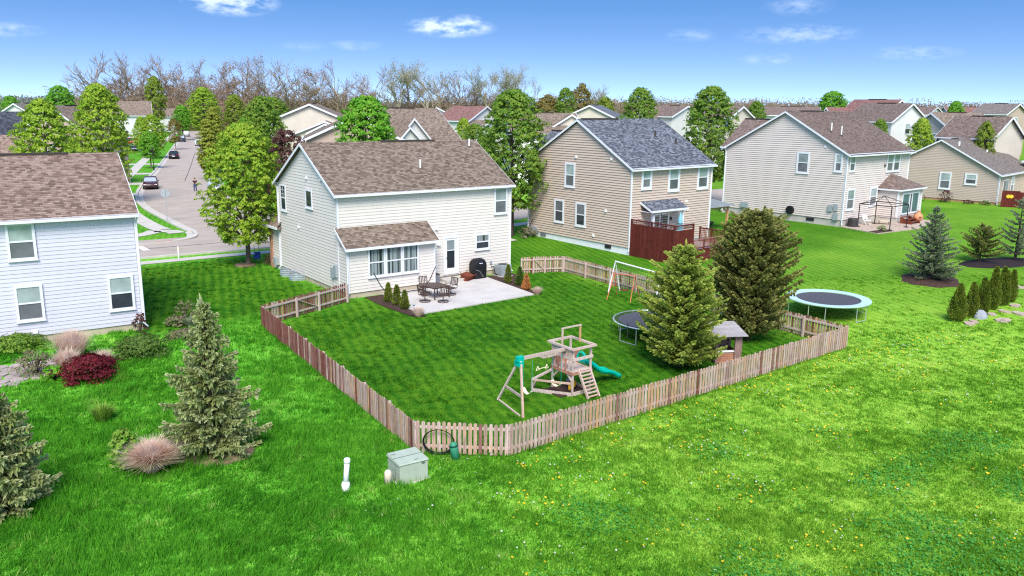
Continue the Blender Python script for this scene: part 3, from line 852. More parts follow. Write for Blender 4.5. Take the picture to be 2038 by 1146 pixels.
MB().lathe([(.03, 0), (.045, .03), (.03, .07)], 8, (7.28, -.12, 1.5)).obj('door_handle', 'grey_metal', d)
st = MB().box(6.75, 8.3, -.95, -.04, .07, .24).obj('door_step', 'concrete', H)
# small fittings on the walls
wallbox(H, F['back'], 8.75 - 2.25, 8.9 - 2.25, 3.35, 3.5, .12, 'flood_light', 'white_paint')
wallbox(H, F['back'], 6.6, 6.85, 2.35, 2.45, .14, 'wall_light', 'white_paint')
wallbox(H, F['back'], 6.35, 6.55, 1.0, 1.2, .05, 'outlet_cover', 'white_paint')
wallbox(H, F['back'], 10.7, 10.85, .75, .95, .08, 'disconnect_box', 'grey_metal')
for a, z in ((4.05, 6.45), (1.95, 6.5), (5.6, 3.25)): wallbox(H, F['left'], a, a + .16, z, z + .16, .08, 'wall_vent', 'white_paint')
for a0, a1, z0, z1 in ((-.32, -.02, .95, 1.55), (-.75, -.42, 1.05, 1.75)): wallbox(H, F['left'], a0 + .9, a1 + .9, z0, z1, .14, 'electric_meter', 'grey_metal')
wallbox(H, F['left'], 9.35, 9.75, .3, .8, .25, 'gas_meter', 'grey_metal')
for a in (5.6, 7.1):
    n = 12; m = MB()
    P = [(-.78 * math.sin(math.pi * k / n) - .03, a + .55 * math.cos(math.pi * k / n)) for k in range(n + 1)]
    for k in range(n):
        p, q = P[k], P[k + 1]
        m.quad((p[0], p[1], 0), (q[0], q[1], 0), (q[0], q[1], .42), (p[0], p[1], .42))
        m.quad((p[0] + .03, p[1], .42), (q[0] + .03, q[1], .42), (q[0] + .03, q[1], 0), (p[0] + .03, p[1], 0))
    for z in (.1, .24, .38): m.tube([(p[0], p[1], z) for p in P], .025, 5)
    well = m.obj('window_well', 'galvanised', H)
    wallbox(H, F['left'], a - .35, a + .35, .02, .32, .02, 'basement_window', 'pane_dark')

# ---- the tan house to its right
W, D, E, R = 9.26, 11.12, 6.14, 9.48
H = thing('tan_house', 'tan two-storey house with blue-grey shingle roof and red deck', 'house', (8.5, 59.02, .53), RAD(40.06))
w_ = core(H, W, D, E, R, 'siding_tan', 'foundation_white', .38)
F = wall_faces(W, D); lo, hi = gable_lim(D, E, R)
siding(w_, F['back'], one(.06), one(W - .06), .38, E - .03, 'siding_tan', lip=.056)
siding(w_, F['left'], lambda z: lo(z) + .06, lambda z: hi(z) - .06, .38, R - .25, 'siding_tan', lip=.056)
siding(w_, F['right'], lambda z: lo(z) + .06, lambda z: hi(z) - .06, .38, R - .25, 'siding_tan', lip=.056)
gable_roof(H, W, D, E, R, .22, .32, 'roof_slate', vent=(.3, 4.2))
corner_trim(H, W, D, E, .36)
downspout(H, 0, 0, E - .1, (-.07, -.06)); downspout(H, 0, D, E - .1, (-.06, .06)); downspout(H, W, 0, E - .1, (.06, -.06))
vent_pipe(H, 6.2, 3.3, 8.18, .45, 'roof_vent', .06); vent_pipe(H, 7.7, 2.4, 7.65, .45, 'roof_vent', .06)
# rear part of the roof steps down towards the right
MB().box(7.0, 9.0, D / 2 + .5, D / 2 + .75, R - .55, R - .38).obj('ridge_vent', 'roof_vent', H)
for a0, a1, z0, z1, lw in ((5.76, 6.9, 4.27, 6.16, 'pane_screen'), (6.89, 8.02, 1.38, 3.24, 'pane_dark'), (4.46, 5.6, 1.34, 3.2, 'pane_dark')):
    window(H, F['left'], a0, a1, z0, z1, up='pane_blind' if z0 > 3 else 'pane_screen', low=lw, cas=.15)
for a0, a1, z0, z1 in ((.97, 2.12, 4.55, 6.1), (3.98, 5.33, 4.24, 6.1), (7.47, 8.9, 4.22, 6.08)):
    window(H, F['back'], a0, a1, z0, z1, cas=.2)
# little roof over the sliding door
m = MB(); slope(m, 1.0, 5.15, (-1.15, 3.12), (.02, 3.7)); aw = m.obj('awning_roof', 'roof_slate', H)
f = MB()
for x, sg in ((1.0, -1), (5.15, 1)): f.prism([(x, -1.15, 2.98), (x, 0, 3.55), (x, 0, 3.7), (x, -1.15, 3.11)], (sg * .03, 0, 0))
f.box(1.0, 5.15, -1.24, -1.15, 2.97, 3.11); f.box(1.02, 5.13, -1.12, -.02, 2.97, 3.0)
f.obj('awning_fascia', 'white_trim', aw)
MB().box(1.35, 1.5, -1.05, -.9, .9, 2.97).obj('awning_post', 'white_trim', aw); MB().box(4.7, 4.85, -1.05, -.9, .9, 2.97).obj('awning_post', 'white_trim', aw)
for k in range(6): MB().lathe([(.0, 0), (.04, .03), (.045, .07), (.015, .12)], 6, (1.3 + k * .72, -1.2, 2.82 - .05 * (k % 2))).obj('string_bulb', 'dark_metal', aw)
d = MB()
d.fbox(F['back'], 2.2, 4.3, .03, .09, 2.55, 2.68); d.fbox(F['back'], 2.2, 2.33, .03, .09, .6, 2.55); d.fbox(F['back'], 4.17, 4.3, .03, .09, .6, 2.55); d.fbox(F['back'], 3.2, 3.3, .03, .085, .6, 2.55)
d = d.obj('sliding_door', 'white_trim', H)
MB().fbox(F['back'], 2.33, 3.2, .0, .04, .6, 2.55).obj('door_glass', 'pane_screen', d); MB().fbox(F['back'], 3.3, 4.17, .0, .04, .6, 2.55).obj('door_glass', 'pane_dark', d)
wallbox(H, F['back'], 4.45, 4.6, 2.1, 2.3, .12, 'wall_light', 'black_metal'); wallbox(H, F['back'], 6.2, 6.4, 3.3, 3.5, .06, 'wall_vent', 'white_paint')
for a, z in ((5.6, 6.55), (1.9, 6.6), (2.3, 2.75), (3.5, .75)): wallbox(H, F['left'], a, a + .18, z, z + .2, .1, 'wall_vent', 'white_paint')
for a in (1.75, 9.0): wallbox(H, F['left'], a, a + .65, .06, .32, .012, 'foundation_vent', 'dark_opening' if a < 5 else 'screen_grey')
wallbox(H, F['left'], 10.0, 10.7, .2, .75, .2, 'gas_meter', 'grey_metal')
# front wing and its roof
cross_gable(H, D, E, R, -.22, 6.0, 2.2, .3, 'siding_tan', 'roof_slate')

# ---- the greige house
W, D, E, R = 11.73, 12.19, 6.23, 9.72
H = thing('greige_house', 'pale greige two-storey house with umber roof and brick-paved patio', 'house', (28.52, 70.66, 1.04), RAD(40.9))
w_ = core(H, W, D, E, R, 'siding_greige', 'concrete', .55)
F = wall_faces(W, D); lo, hi = gable_lim(D, E, R)
siding(w_, F['back'], one(.06), one(W - .06), .55, E - .03, 'siding_greige', lip=.045)
siding(w_, F['left'], lambda z: lo(z) + .06, lambda z: hi(z) - .06, .55, R - .25, 'siding_greige', lip=.045)
siding(w_, F['right'], lambda z: lo(z) + .06, lambda z: hi(z) - .06, .55, R - .25, 'siding_greige', lip=.045)
gable_roof(H, W, D, E, R, .29, .41, 'roof_umber', vent=(2.2, 6.2))
corner_trim(H, W, D, E, .5)
downspout(H, 0, 0, E - .1, (-.06, -.06)); downspout(H, 0, D, E - .1, (-.06, .06)); downspout(H, W, 0, E - .1, (.06, -.06))
vent_pipe(H, 2.2, 2.9, 8.0, .75); vent_pipe(H, 2.9, 2.3, 7.65, .85)
window(H, F['left'], 3.46, 4.7, 4.3, 6.2, cas=.16); window(H, F['left'], .36, 1.12, 4.64, 6.22, cas=.16)
window(H, F['back'], .36, 1.34, 4.68, 6.1, cas=.13)
for k in (0, 1): window(H, F['back'], 7.25 + k * 1.3, 8.55 + k * 1.3, 4.37, 6.08, cas=.14)
window(H, F['back'], .4, 1.8, 1.34, 3.22, cas=.16); window(H, F['back'], 4.58, 5.98, 1.42, 3.15, cas=.16)
for a, z in ((2.0, 6.65), ): wallbox(H, F['left'], a, a + .2, z, z + .2, .06, 'wall_vent', 'white_paint')
wallbox(H, F['left'], 2.55, 3.3, .18, .45, .012, 'foundation_vent', 'dark_opening'); wallbox(H, F['left'], 9.3, 10.1, .7, 1.2, .2, 'gas_meter', 'grey_metal')
wallbox(H, F['left'], .9, 1.3, 1.2, 1.75, .15, 'electric_meter', 'grey_metal'); wallbox(H, F['left'], .4, .75, 1.3, 1.9, .15, 'electric_meter', 'grey_metal'); wallbox(H, F['left'], .3, .75, .5, 1.05, .18, 'utility_box', 'grey_metal')
hr = MB().lathe([(.36, 0), (.38, .06), (.2, .1), (.2, .2), (.38, .24), (.36, .3)], 16).obj('hose_reel', 'black_metal', H)
hr.location = (-.02, 4.9, .95); hr.rotation_euler = (0, RAD(-90), 0)
# bump-out with a small hipped roof
bp_ = MB().box(6.2, 10.9, -1.9, .02, .4, 2.95).obj('bump_out', 'siding_greige', H)
FB = Face((0, -1.9), (1, 0), (0, -1))
siding(bp_, FB, one(6.22), one(10.88), .55, 2.92, 'siding_greige'); siding(bp_, Face((6.2, -1.9), (0, 1), (-1, 0)), one(.02), one(1.9), .55, 2.92, 'siding_greige', lip=.045)
MB().box(6.24, 10.86, -1.87, 0, -.9, .56).obj('bump_out_foundation', 'concrete', H)
m = MB(); z0, z1 = 3.0, 4.2; x0, x1, y0 = 5.95, 11.15, -2.2; xm0, xm1 = 8.35, 8.75
m.quad((x0, y0, z0), (x1, y0, z0), (xm1, .02, z1), (xm0, .02, z1), uv=[(0, 0), (5, 0), (3, 2.5), (2.4, 2.5)])
m.quad((x0, .02, z0), (x0, y0, z0), (xm0, .02, z1), (xm0, .02, z1), uv=[(0, 0), (2, 0), (2, 2), (2, 2)])
m.quad((x1, y0, z0), (x1, .02, z0), (xm1, .02, z1), (xm1, .02, z1), uv=[(0, 0), (2, 0), (2, 2), (2, 2)])
hp = m.obj('hip_roof', 'roof_umber', H); MB().box(x0 - .04, x1 + .04, y0 - .06, .0, 2.86, 2.99).obj('hip_fascia', 'white_trim', hp)
for x in (6.2, 10.9): MB().box(x - .08, x + .08, -1.97, -1.83, .5, 2.86).obj('corner_trim', 'white_trim', H)
d = MB(); 
for a in (6.9, 8.35, 8.85, 10.2): d.fbox(FB, a, a + .12, .03, .1, .75, 2.6)
d.fbox(FB, 6.9, 10.32, .03, .095, 2.5, 2.64); d.fbox(FB, 6.9, 10.32, .03, .095, .68, .8)
d = d.obj('sliding_door', 'white_trim', H)
for a0, a1, mt in ((7.02, 8.35, 'pane_sky'), (8.47, 8.85, 'pane_dark'), (8.97, 10.2, 'pane_sky')): MB().fbox(FB, a0, a1, .02, .05, .8, 2.5).obj('door_glass', mt, d)
wallbox(H, F['back'], 6.8, 6.95, 4.9, 5.1, .12, 'flood_light', 'dark_metal'); wallbox(H, F['back'], 6.0, 6.15, 2.75, 2.9, .12, 'wall_light', 'dark_metal')
cross_gable(H, D, E, R, -.29, 7.2, 2.6, .25, 'siding_greige', 'roof_umber')

# ---- the single-storey sand house at the right edge
W, D, E, R = 13.0, 12.54, 3.43, 6.97
H = thing('sand_house', 'sand-coloured single-storey house with taupe roof and red fence', 'house', (52.67, 89.18, .83), RAD(45.13))
w_ = core(H, W, D, E, R, 'siding_sand', 'brick_base', .42)
F = wall_faces(W, D); lo, hi = gable_lim(D, E, R)
siding(w_, F['left'], lambda z: lo(z) + .06, lambda z: hi(z) - .06, .42, R - .25, 'siding_sand'); siding(w_, F['back'], one(.06), one(W - .06), .42, E - .03, 'siding_sand')
gable_roof(H, W, D, E, R, .3, .3, 'roof_taupe', vent=(3.2, 5.2)); corner_trim(H, W, D, E, .4); downspout(H, 0, 0, E - .1, (-.06, -.06))
vent_pipe(H, 1.7, 5.0, 6.2, .55, r=.11); vent_pipe(H, 7.0, 3.5, 5.4, .35, r=.11)
window(H, F['left'], 4.83, 6.07, 1.46, 3.38, cas=.16); window(H, F['left'], 2.17, 3.45, 2.14, 3.38, cas=.16); wallbox(H, F['left'], 9.8, 10.0, 3.2, 3.4, .08, 'wall_vent', 'white_paint')
wallbox(H, F['left'], 10.6, 11.2, .1, .38, .012, 'foundation_vent', 'dark_opening')
d = MB().fbox(F['back'], 1.4, 3.4, .03, .08, .5, 2.8).obj('sliding_door', 'white_trim', H)
MB().fbox(F['back'], 1.52, 2.35, .08, .09, .6, 2.7).obj('door_glass', 'pane_dark', d); MB().fbox(F['back'], 2.45, 3.28, .08, .09, .6, 2.7).obj('door_glass', 'pane_sky', d)
window(H, F['back'], 4.3, 5.6, 1.2, 3.0, cas=.14)

# ---- the pale blue house at the left edge (its back wall runs out of the picture)
W, D, E, R = 12.0, 9.03, 5.71, 8.29
OA = RAD(33.62)
H = thing('pale_blue_house', 'pale blue-white house with pinkish-brown roof at the left edge', 'house', (-18.07 - W * math.cos(OA), 38.78 - W * math.sin(OA), .05), OA)
w_ = core(H, W, D, E, R, 'siding_blue', 'foundation', .3)
F = wall_faces(W, D); lo, hi = gable_lim(D, E, R)
siding(w_, F['back'], one(.06), one(W - .06), .3, E - .03, 'siding_blue'); siding(w_, F['right'], lambda z: lo(z) + .06, lambda z: hi(z) - .06, .3, R - .25, 'siding_blue')
gable_roof(H, W, D, E, R, .17, .28, 'roof_brown_pink', vent=(5.0, 9.9)); corner_trim(H, W, D, E, .28); downspout(H, W, 0, E - .1, (.06, -.06))
window(H, F['back'], W - 5.31, W - 4.17, 3.86, 5.56); window(H, F['back'], W - 5.26, W - 4.13, 1.03, 2.72); window(H, F['back'], W - 1.44, W - .3, 1.06, 2.76, low='pane_dark')
wallbox(H, F['back'], W - 4.7, W - 4.5, .42, .6, .05, 'outlet_cover', 'white_paint')

# ------------------------------------------------------------------ houses further off
def far_house(name, label, cx, cy, yaw, W, D, E, R, wall, roof, wins=(), z0=None, group=None, o=.35, extra=None, vent=True):
    """W runs along the ridge (local x), D across; wins: (face, a0, a1, z0, z1)"""
    z0 = tz(cx, cy) if z0 is None else z0
    h = thing(name, label, 'house', (cx, cy, z0), RAD(yaw), group)
    hw, hd = W / 2, D / 2
    MB().prism([(-hw, -hd, -.8), (-hw, hd, -.8), (-hw, hd, E), (-hw, 0, R - .15), (-hw, -hd, E)], (W, 0, 0)).obj('wall', wall, h)
    m = MB(); s = (R - E) / hd; L = math.hypot(hd, R - E)
    for sg in (-1, 1):
        q = [(-hw - o, sg * (hd + o), E - s * o + .05), (hw + o, sg * (hd + o), E - s * o + .05), (hw + o, 0, R + .05), (-hw - o, 0, R + .05)]
        m.quad(*(q if sg < 0 else q[::-1]), uv=[(0, 0), (W, 0), (W, L), (0, L)] if sg < 0 else [(0, L), (W, L), (W, 0), (0, 0)])
        k = [(a, b, c - .12) for a, b, c in q]; m.quad(*k, uv=[(0, 0)] * 4)
    r = m.obj('roof', roof, h)
    f = MB()
    for x in (-hw - o, hw + o):
        for sg in (-1, 1): MB().prism([(x, sg * (hd + o), E - s * o - .22), (x, 0, R - .22), (x, 0, R + .03), (x, sg * (hd + o), E - s * o + .03)], (.05 if x > 0 else -.05, 0, 0)).obj('rake_board', 'white_trim', r)
    for sg in (-1, 1): MB().box(-hw - o, hw + o, sg * (hd + o + .05) - .06, sg * (hd + o + .05) + .06, E - s * o - .16, E - s * o + .02).obj('gutter', 'white_trim', r)
    if vent: MB().box(-hw * .4, hw * .4, -.14, .14, R + .02, R + .12).obj('ridge_vent', 'roof_vent', r)
    FF = {'b': Face((0, -hd), (1, 0), (0, -1)), 'f': Face((0, hd), (1, 0), (0, 1)), 'l': Face((-hw, 0), (0, 1), (-1, 0)), 'r': Face((hw, 0), (0, 1), (1, 0))}
    for (fc, a0, a1, y0, y1) in wins:
        g = FF[fc]; m = MB(); c = .1
        m.fbox(g, a0, a1, 0, .05, y0, y1); wn_ = m.obj('window', 'white_trim', h)
        MB().fbox(g, a0 + c, a1 - c, .05, .065, (y0 + y1) / 2 + .03, y1 - c).obj('pane', 'pane_blind', wn_)
        MB().fbox(g, a0 + c, a1 - c, .05, .065, y0 + c, (y0 + y1) / 2 - .03).obj('pane', 'pane_dark', wn_)
    return h
def wing(h, x0, x1, y0, y1, E, R, wall, roof, axis='y'):
    """a lower wing: gable roof with its ridge along the given local axis"""
    if axis == 'y':
        MB().prism([(x0, y0, -.8), (x1, y0, -.8), (x1, y0, E), ((x0 + x1) / 2, y0, R - .1), (x0, y0, E)], (0, y1 - y0, 0)).obj('wing_wall', wall, h)
        m = MB(); xm = (x0 + x1) / 2; s = (R - E) / (xm - x0); o = .3
        for sg in (-1, 1):
            e = xm + sg * (xm - x0 + o)
            q = [(e, y0 - o, E - s * o + .05), (e, y1, E - s * o + .05), (xm, y1, R + .05), (xm, y0 - o, R + .05)]
            m.quad(*q, uv=[(0, 0), (y1 - y0, 0), (y1 - y0, 4), (0, 4)])
        r = m.obj('wing_roof', roof, h); f = MB()
        for sg in (-1, 1):
            e = xm + sg * (xm - x0 + o)
            MB().prism([(e, y0 - o, E - s * o - .2), (xm, y0 - o, R - .2), (xm, y0 - o, R + .04), (e, y0 - o, E - s * o + .04)], (0, -.05, 0)).obj('wing_trim', 'white_trim', r)
    else:
        MB().prism([(x0, y0, -.8), (x0, y1, -.8), (x0, y1, E), (x0, (y0 + y1) / 2, R - .1), (x0, y0, E)], (x1 - x0, 0, 0)).obj('wing_wall', wall, h)
        m = MB(); ym = (y0 + y1) / 2; s = (R - E) / (ym - y0); o = .3
        for sg in (-1, 1):
            e = ym + sg * (ym - y0 + o)
            m.quad((x0 - o, e, E - s * o + .05), (x1 + o, e, E - s * o + .05), (x1 + o, ym, R + .05), (x0 - o, ym, R + .05), uv=[(0, 0), (x1 - x0, 0), (x1 - x0, 4), (0, 4)])
        r = m.obj('wing_roof', roof, h); f = MB()
        for x in (x0 - o, x1 + o):
            for sg in (-1, 1):
                e = ym + sg * (ym - y0 + o)
                MB().prism([(x, e, E - s * o - .2), (x, ym, R - .2), (x, ym, R + .04), (x, e, E - s * o + .04)], (-.05 if x == x0 - o else .05, 0, 0)).obj('wing_trim', 'white_trim', r)
    return r
h = far_house('dark_roofed_house', 'house with charcoal roof and lower tan-roofed wing at the left edge', -55.5, 80, 33, 14, 9, 6.6, 9.7, 'wall_white', 'roof_charcoal', [('r', -1, .2, 4, 5.6)])
wing(h, 2.2, 7.4, -9, -2, 4.6, 7.6, 'wall_white', 'roof_brown_pink', 'x')
h = far_house('taupe_house', 'tan-sided house with brown porch roof and dark columns left of the street', -57.1, 108, 85, 8, 9.5, 6.6, 10.2, 'wall_tan', 'roof_brown')
wing(h, -7.2, -4, -5.2, -.4, 4.2, 6.4, 'wall_tan', 'roof_brown', 'x')
for k in range(4): MB().box(-7.45, -7.22, -5.0 + k * 1.4, -4.78 + k * 1.4, 0, 4.1).obj('porch_column', 'white_trim', h)
MB().box(-7.212, -7.19, -4.6, -.8, .4, 3.9).obj('porch_opening', 'dark_opening', h)
far_house('white_street_house', 'tall white house with brown roof behind the driveway cars', -104, 227, 25, 9.5, 9.5, 7.2, 10.8, 'wall_white', 'roof_brown', [('r', -2.2, -1, 4.2, 5.8), ('r', 1, 2.2, 4.2, 5.8), ('r', -1, 1.2, .8, 2.8), ('b', 1, 2.2, 4.2, 5.8)])
far_house('low_brown_house', 'low brown-roofed house at the far end of the street', -129, 303, 15, 12, 9, 5.5, 8.2, 'wall_white', 'roof_brown')
far_house('white_gabled_house', 'white house with pale gable far beyond the left trees', -88, 152, 95, 11, 8, 7.6, 10.2, 'wall_white', 'roof_taupe')
h = far_house('cream_gabled_house', 'cream-gabled house with stacked brown roofs beyond the bronze tree', -28.5, 119, 98, 12, 10.5, 8.3, 10.5, 'wall_cream', 'roof_brown', z0=.3)
wing(h, -9.5, -5, -7, 2.5, 6.4, 8.3, 'wall_cream', 'roof_brown', 'x'); wing(h, -10.8, -5, -4.6, -.2, 6.9, 8.0, 'wall_white', 'roof_brown', 'x')
far_house('rose_tan_house', 'rose-tan gabled house partly hidden by the bright round tree', -16.7, 86, 103, 9, 9.2, 7.2, 9.3, 'wall_tan', 'roof_brown', z0=.4)
CHR = (-6.4 - 4.6 * CA - 5 * SA, 95 - 4.6 * SA + 5 * CA)
h = far_house('brown_roofed_house', 'house with broad brown roof and two nested white gables', CHR[0], CHR[1], 37, 9.2, 10.4, 6.3, 9.7, 'wall_white', 'roof_brown', z0=.75)
wing(h, -4.4, .4, -6.3, 0, 6.1, 8.7, 'wall_white', 'roof_brown'); wing(h, -4.9, -1.0, -7.0, 0, 5.9, 7.8, 'wall_white', 'roof_brown')
far_house('small_white_gable_house', 'small white gable peeking over the broad brown roof', -16.4, 178, 95, 9, 8, 6.4, 8.4, 'wall_white', 'roof_taupe', z0=1.9)
far_house('blue_grey_roof_house', 'low house with blue-grey roof beyond the evergreen shrubs', -12.0, 165, -20, 10, 8, 6.0, 7.6, 'wall_cream', 'roof_slate', z0=1.7)
h = far_house('red_brown_roof_house', 'white house with reddish-brown roof left of the tall pear tree', -8.0, 152, -38, 7.4, 9.5, 6.9, 9.3, 'wall_white', 'roof_red', [('b', -2.6, -1.6, 4.2, 5.7), ('b', 1.6, 2.6, 4.2, 6.2)], z0=1.4)
wing(h, 4.0, 7.5, -7.0, 1.0, 5.4, 6.9, 'wall_white', 'roof_brown', 'x')
for a in (-6.0, -3.4): MB().fbox(Face((7.5, 0), (0, 1), (1, 0)), a, a + .9, .0, .06, 2.6, 4.8).obj('window', 'pane_dark', h)
h = far_house('tan_roofed_cottage', 'tan-roofed white house behind the left corner of the tan house', 3.6, 113, 8, 9, 9, 6.6, 9.0, 'wall_white', 'roof_brown', [('b', .2, 1.0, 5.0, 6.2), ('b', 1.9, 2.5, 5.0, 6.2)], z0=.97)
wing(h, 1.2, 6.0, -3, 4, 7.4, 8.9, 'wall_cream', 'roof_brown')
far_house('cream_dark_roof_house', 'cream-gabled house with slate roof above the tan house ridge', 13.2, 136, 76, 12, 9.2, 7.6, 9.7, 'wall_cream', 'roof_slate', z0=1.4)
h = far_house('white_bay_house', 'white house with small front gable between two pear trees', 27.2, 141.9, -50, 5, 7.5, 7.4, 9.0, 'wall_white', 'roof_umber', z0=2.2)
wing(h, -3.2, -.2, -6.2, 0, 7.2, 8.7, 'wall_white', 'roof_umber'); MB().fbox(Face((0, -6.2), (1, 0), (0, -1)), -2.6, -.8, 0, .06, 4.2, 6.0).obj('window', 'pane_blind', h)
far_house('cream_corner_house', 'cream house with brown roof right of the tall pear tree', 32.3, 126.9, -50, 5, 5.6, 7.9, 9.4, 'wall_cream', 'roof_umber', [('b', 1.6, 2.6, 6.0, 7.6)], z0=1.8)
far_house('flat_brown_roof_house', 'long low brown roof on the skyline behind the greige house', 58, 176, -12, 11, 9, 6.6, 8.2, 'wall_white', 'roof_umber', z0=3.1)
h = far_house('white_hill_house', 'white house with maroon-brown roof and two little gables', 57.7, 133.5, -60, 8, 9, 7.0, 9.7, 'wall_white', 'roof_red', z0=2.8)
wing(h, -4.6, -2.2, -7.4, 0, 6.9, 8.4, 'wall_white', 'roof_red'); wing(h, -3.6, -.6, -8.2, 0, 6.2, 7.8, 'wall_white', 'roof_red')
far_house('white_gable_end_house', 'big white gable end with two windows behind the greige roof', 56.2, 126.5, 112, 9, 6.8, 7.2, 9.6, 'wall_white', 'roof_umber', [('l', -.2, .8, 5.2, 6.8), ('l', -2.2, -1.2, 5.2, 6.8), ('l', -2.4, -1.6, 2.2, 3.4)], z0=2.3)
h = far_house('grey_gable_house', 'grey-gabled house with shuttered window behind the olive shrub', 58.1, 110, 25, 9, 5.2, 7.0, 8.7, 'wall_grey', 'roof_brown', [('l', -1.0, .2, 4.4, 6.1)], z0=2.0)
for a in (-1.5, .25): MB().fbox(Face((-4.5, 0), (0, 1), (-1, 0)), a, a + .42, 0, .05, 4.3, 6.1).obj('shutter', 'black_metal', h)
far_house('umber_roof_house', 'house with big umber roof and cream gable at the right edge', 57.6, 102.8, -58, 6.5, 6.8, 6.3, 8.6, 'wall_cream', 'roof_umber', z0=1.7)
far_house('tan_hill_house', 'tan house with taupe roof highest at the right edge', 88.5, 152.6, -60, 6, 6.6, 7.5, 9.2, 'wall_tan', 'roof_taupe', [('r', -.6, .4, 5.4, 6.8)], z0=3.1)
far_house('dark_far_house', 'far house with dark brown roof and white vent', 96, 198, -50, 7, 8, 7, 8.6, 'wall_white', 'roof_umber', z0=3.1)
far_house('long_far_house', 'far long reddish roof left of the tan hill house', 110, 200, -5, 14, 9, 6.5, 8.7, 'wall_cream', 'roof_red', z0=3.1)
h = far_house('edge_roof_house', 'weathered brown tile roof at the far right edge', 66.5, 97, 45, 9, 9, 4.6, 7.2, 'wall_cream', 'roof_brown', z0=.9)

# ------------------------------------------------------------------ picket fences
PK = .165
def picket_mesh(h=1.07, wd=.112, t=.018):
    m = MB(); c = .035
    m.prism([(-wd / 2, 0, 0), (wd / 2, 0, 0), (wd / 2, 0, h - c), (wd / 2 - c, 0, h), (-wd / 2 + c, 0, h), (-wd / 2, 0, h - c)], (0, t, 0))
    me = bpy.data.meshes.new('picket'); me.from_pydata(m.v, [], m.f); return me
PM = {}
for k in ('picket_grey', 'picket_red'):
    for v in range(3):
        me = picket_mesh(1.05 + .02 * v); me.materials.append(MATS[k]); PM[k, v] = me
def fence_run(a, b, label, side, red=lambda t: 0., name='picket_fence', posts=True, gate=False, h=1.07, gap=PK):
    """pickets on the outside (side=+1: left of a->b), rails and posts inside"""
    a, b = Vector((*a, 0)), Vector((*b, 0)); d = b - a; L = d.length; ang = math.atan2(d.y, d.x)
    T = thing(name, label, 'gate' if gate else 'fence', (a.x, a.y, tz(a.x, a.y)), ang)
    def zz(x): p = a + d * (x / L); return tz(p.x, p.y) - tz(a.x, a.y)
    n = max(2, int(round(L / gap)))
    for i in range(n):
        x = (i + .5) * L / n
        k = 'picket_red' if rnd.random() < red(x / L) else 'picket_grey'
        o = bpy.data.objects.new('picket', PM[k, rnd.randrange(3)]); link(o, T)
        o.location = (x, side * .03, .03 + zz(x) + rnd.uniform(-.012, .012)); o.rotation_euler = (0, rnd.uniform(-.008, .008), 0)
        if side < 0: o.location.y -= .018
    np_ = max(1, int(round(L / 2.35)))
    for z in (.22, .86):
        for j in range(np_):
            x0, x1 = L * j / np_, L * (j + 1) / np_
            m = MB(); m.hexa([(x0 + .003, -.02, z + zz(x0)), (x1 - .003, -.02, z + zz(x1)), (x1 - .003, .02, z + zz(x1)), (x0 + .003, .02, z + zz(x0)),
                              (x0 + .003, -.02, z + .09 + zz(x0)), (x1 - .003, -.02, z + .09 + zz(x1)), (x1 - .003, .02, z + .09 + zz(x1)), (x0 + .003, .02, z + .09 + zz(x0))])
            m.obj('rail', 'rail_wood', T)
    if posts:
        for j in range(np_ + 1):
            x = L * j / np_
            MB().box(x - .045, x + .045, -.115 if side > 0 else .025, -.025 if side > 0 else .115, -.1 + zz(x), 1.04 + zz(x)).obj('post', 'rail_wood', T)
    if gate:
        MB().beam((.08, -side * .036, .28), (L - .08, -side * .036, .9), .03, .08, (0, 1, 0)).obj('brace', 'rail_wood', T)
    return T
def lerp(p, q, t): return (p[0] + (q[0] - p[0]) * t, p[1] + (q[1] - p[1]) * t)
P0, P1, P2, P3, P4, P5, P6 = FENCE
fence_run(P0, lerp(P0, P1, .36), 'short picket fence panel attached to the corner of the cream house', -1, lambda t: .8)
fence_run(lerp(P0, P1, .365), lerp(P0, P1, .62), 'picket gate with diagonal brace beside the cream house', -1, lambda t: .75, 'picket_gate', False, True)
fence_run(lerp(P0, P1, .625), P1, 'picket fence panel between the braced gate and the back-left corner', -1, lambda t: .6)
fence_run(P1, P2, 'long red-stained picket fence run along the left of the yard', -1, lambda t: .92 if t < .56 else .25)
fence_run(P2, P3, 'short picket fence run facing the green utility box', -1, lambda t: .05)
fence_run(P3, P4, 'long grey picket fence run along the front of the yard', -1, lambda t: .06)
fence_run(P4, P5, 'picket fence run behind the spruces and the soccer goal', -1, lambda t: .35 if t < .3 else .1)
fence_run(P5, lerp(P5, P6, .45), 'picket fence panel between the back bend and the second gate', -1, lambda t: .1)
fence_run(lerp(P5, P6, .455), lerp(P5, P6, .72), 'narrow picket gate with dark brace right of the AC unit', -1, lambda t: .1, 'picket_gate', False, True)
fence_run(lerp(P5, P6, .725), P6, 'picket fence stub beside the AC unit and the house corner', -1, lambda t: .1)

# ------------------------------------------------------------------ utilities in the foreground grass
T = thing('utility_transformer', 'pale green utility transformer box standing in the grass', 'utility box', (-2.93, 22.95, 0), RAD(33))
m = MB().box(-.62, .30, -.40, .44, 0, .62).obj('cabinet', 'transformer_green', T)
lidm = MB(); lidm.hexa([(-.65, -.43, .62), (.33, -.43, .62), (.33, .47, .62), (-.65, .47, .62), (-.63, -.41, .66), (.31, -.41, .66), (.31, .45, .70), (-.63, .45, .70)])
lid = lidm.obj('lid', 'transformer_green', T)
MB().box(-.645, .325, .0, .012, .684, .692).obj('lid_seam', 'transformer_seam', lid)
MB().box(-.1, .02, -.33, -.31, .665, .675).obj('lid_mark', 'transformer_seam', lid)
MB().box(-.6, -.45, .26, .28, .69, .702).obj('lid_mark', 'transformer_seam', lid)
MB().box(-.629, -.62, -.1, -.085, .02, .6).obj('door_seam', 'transformer_seam', m)
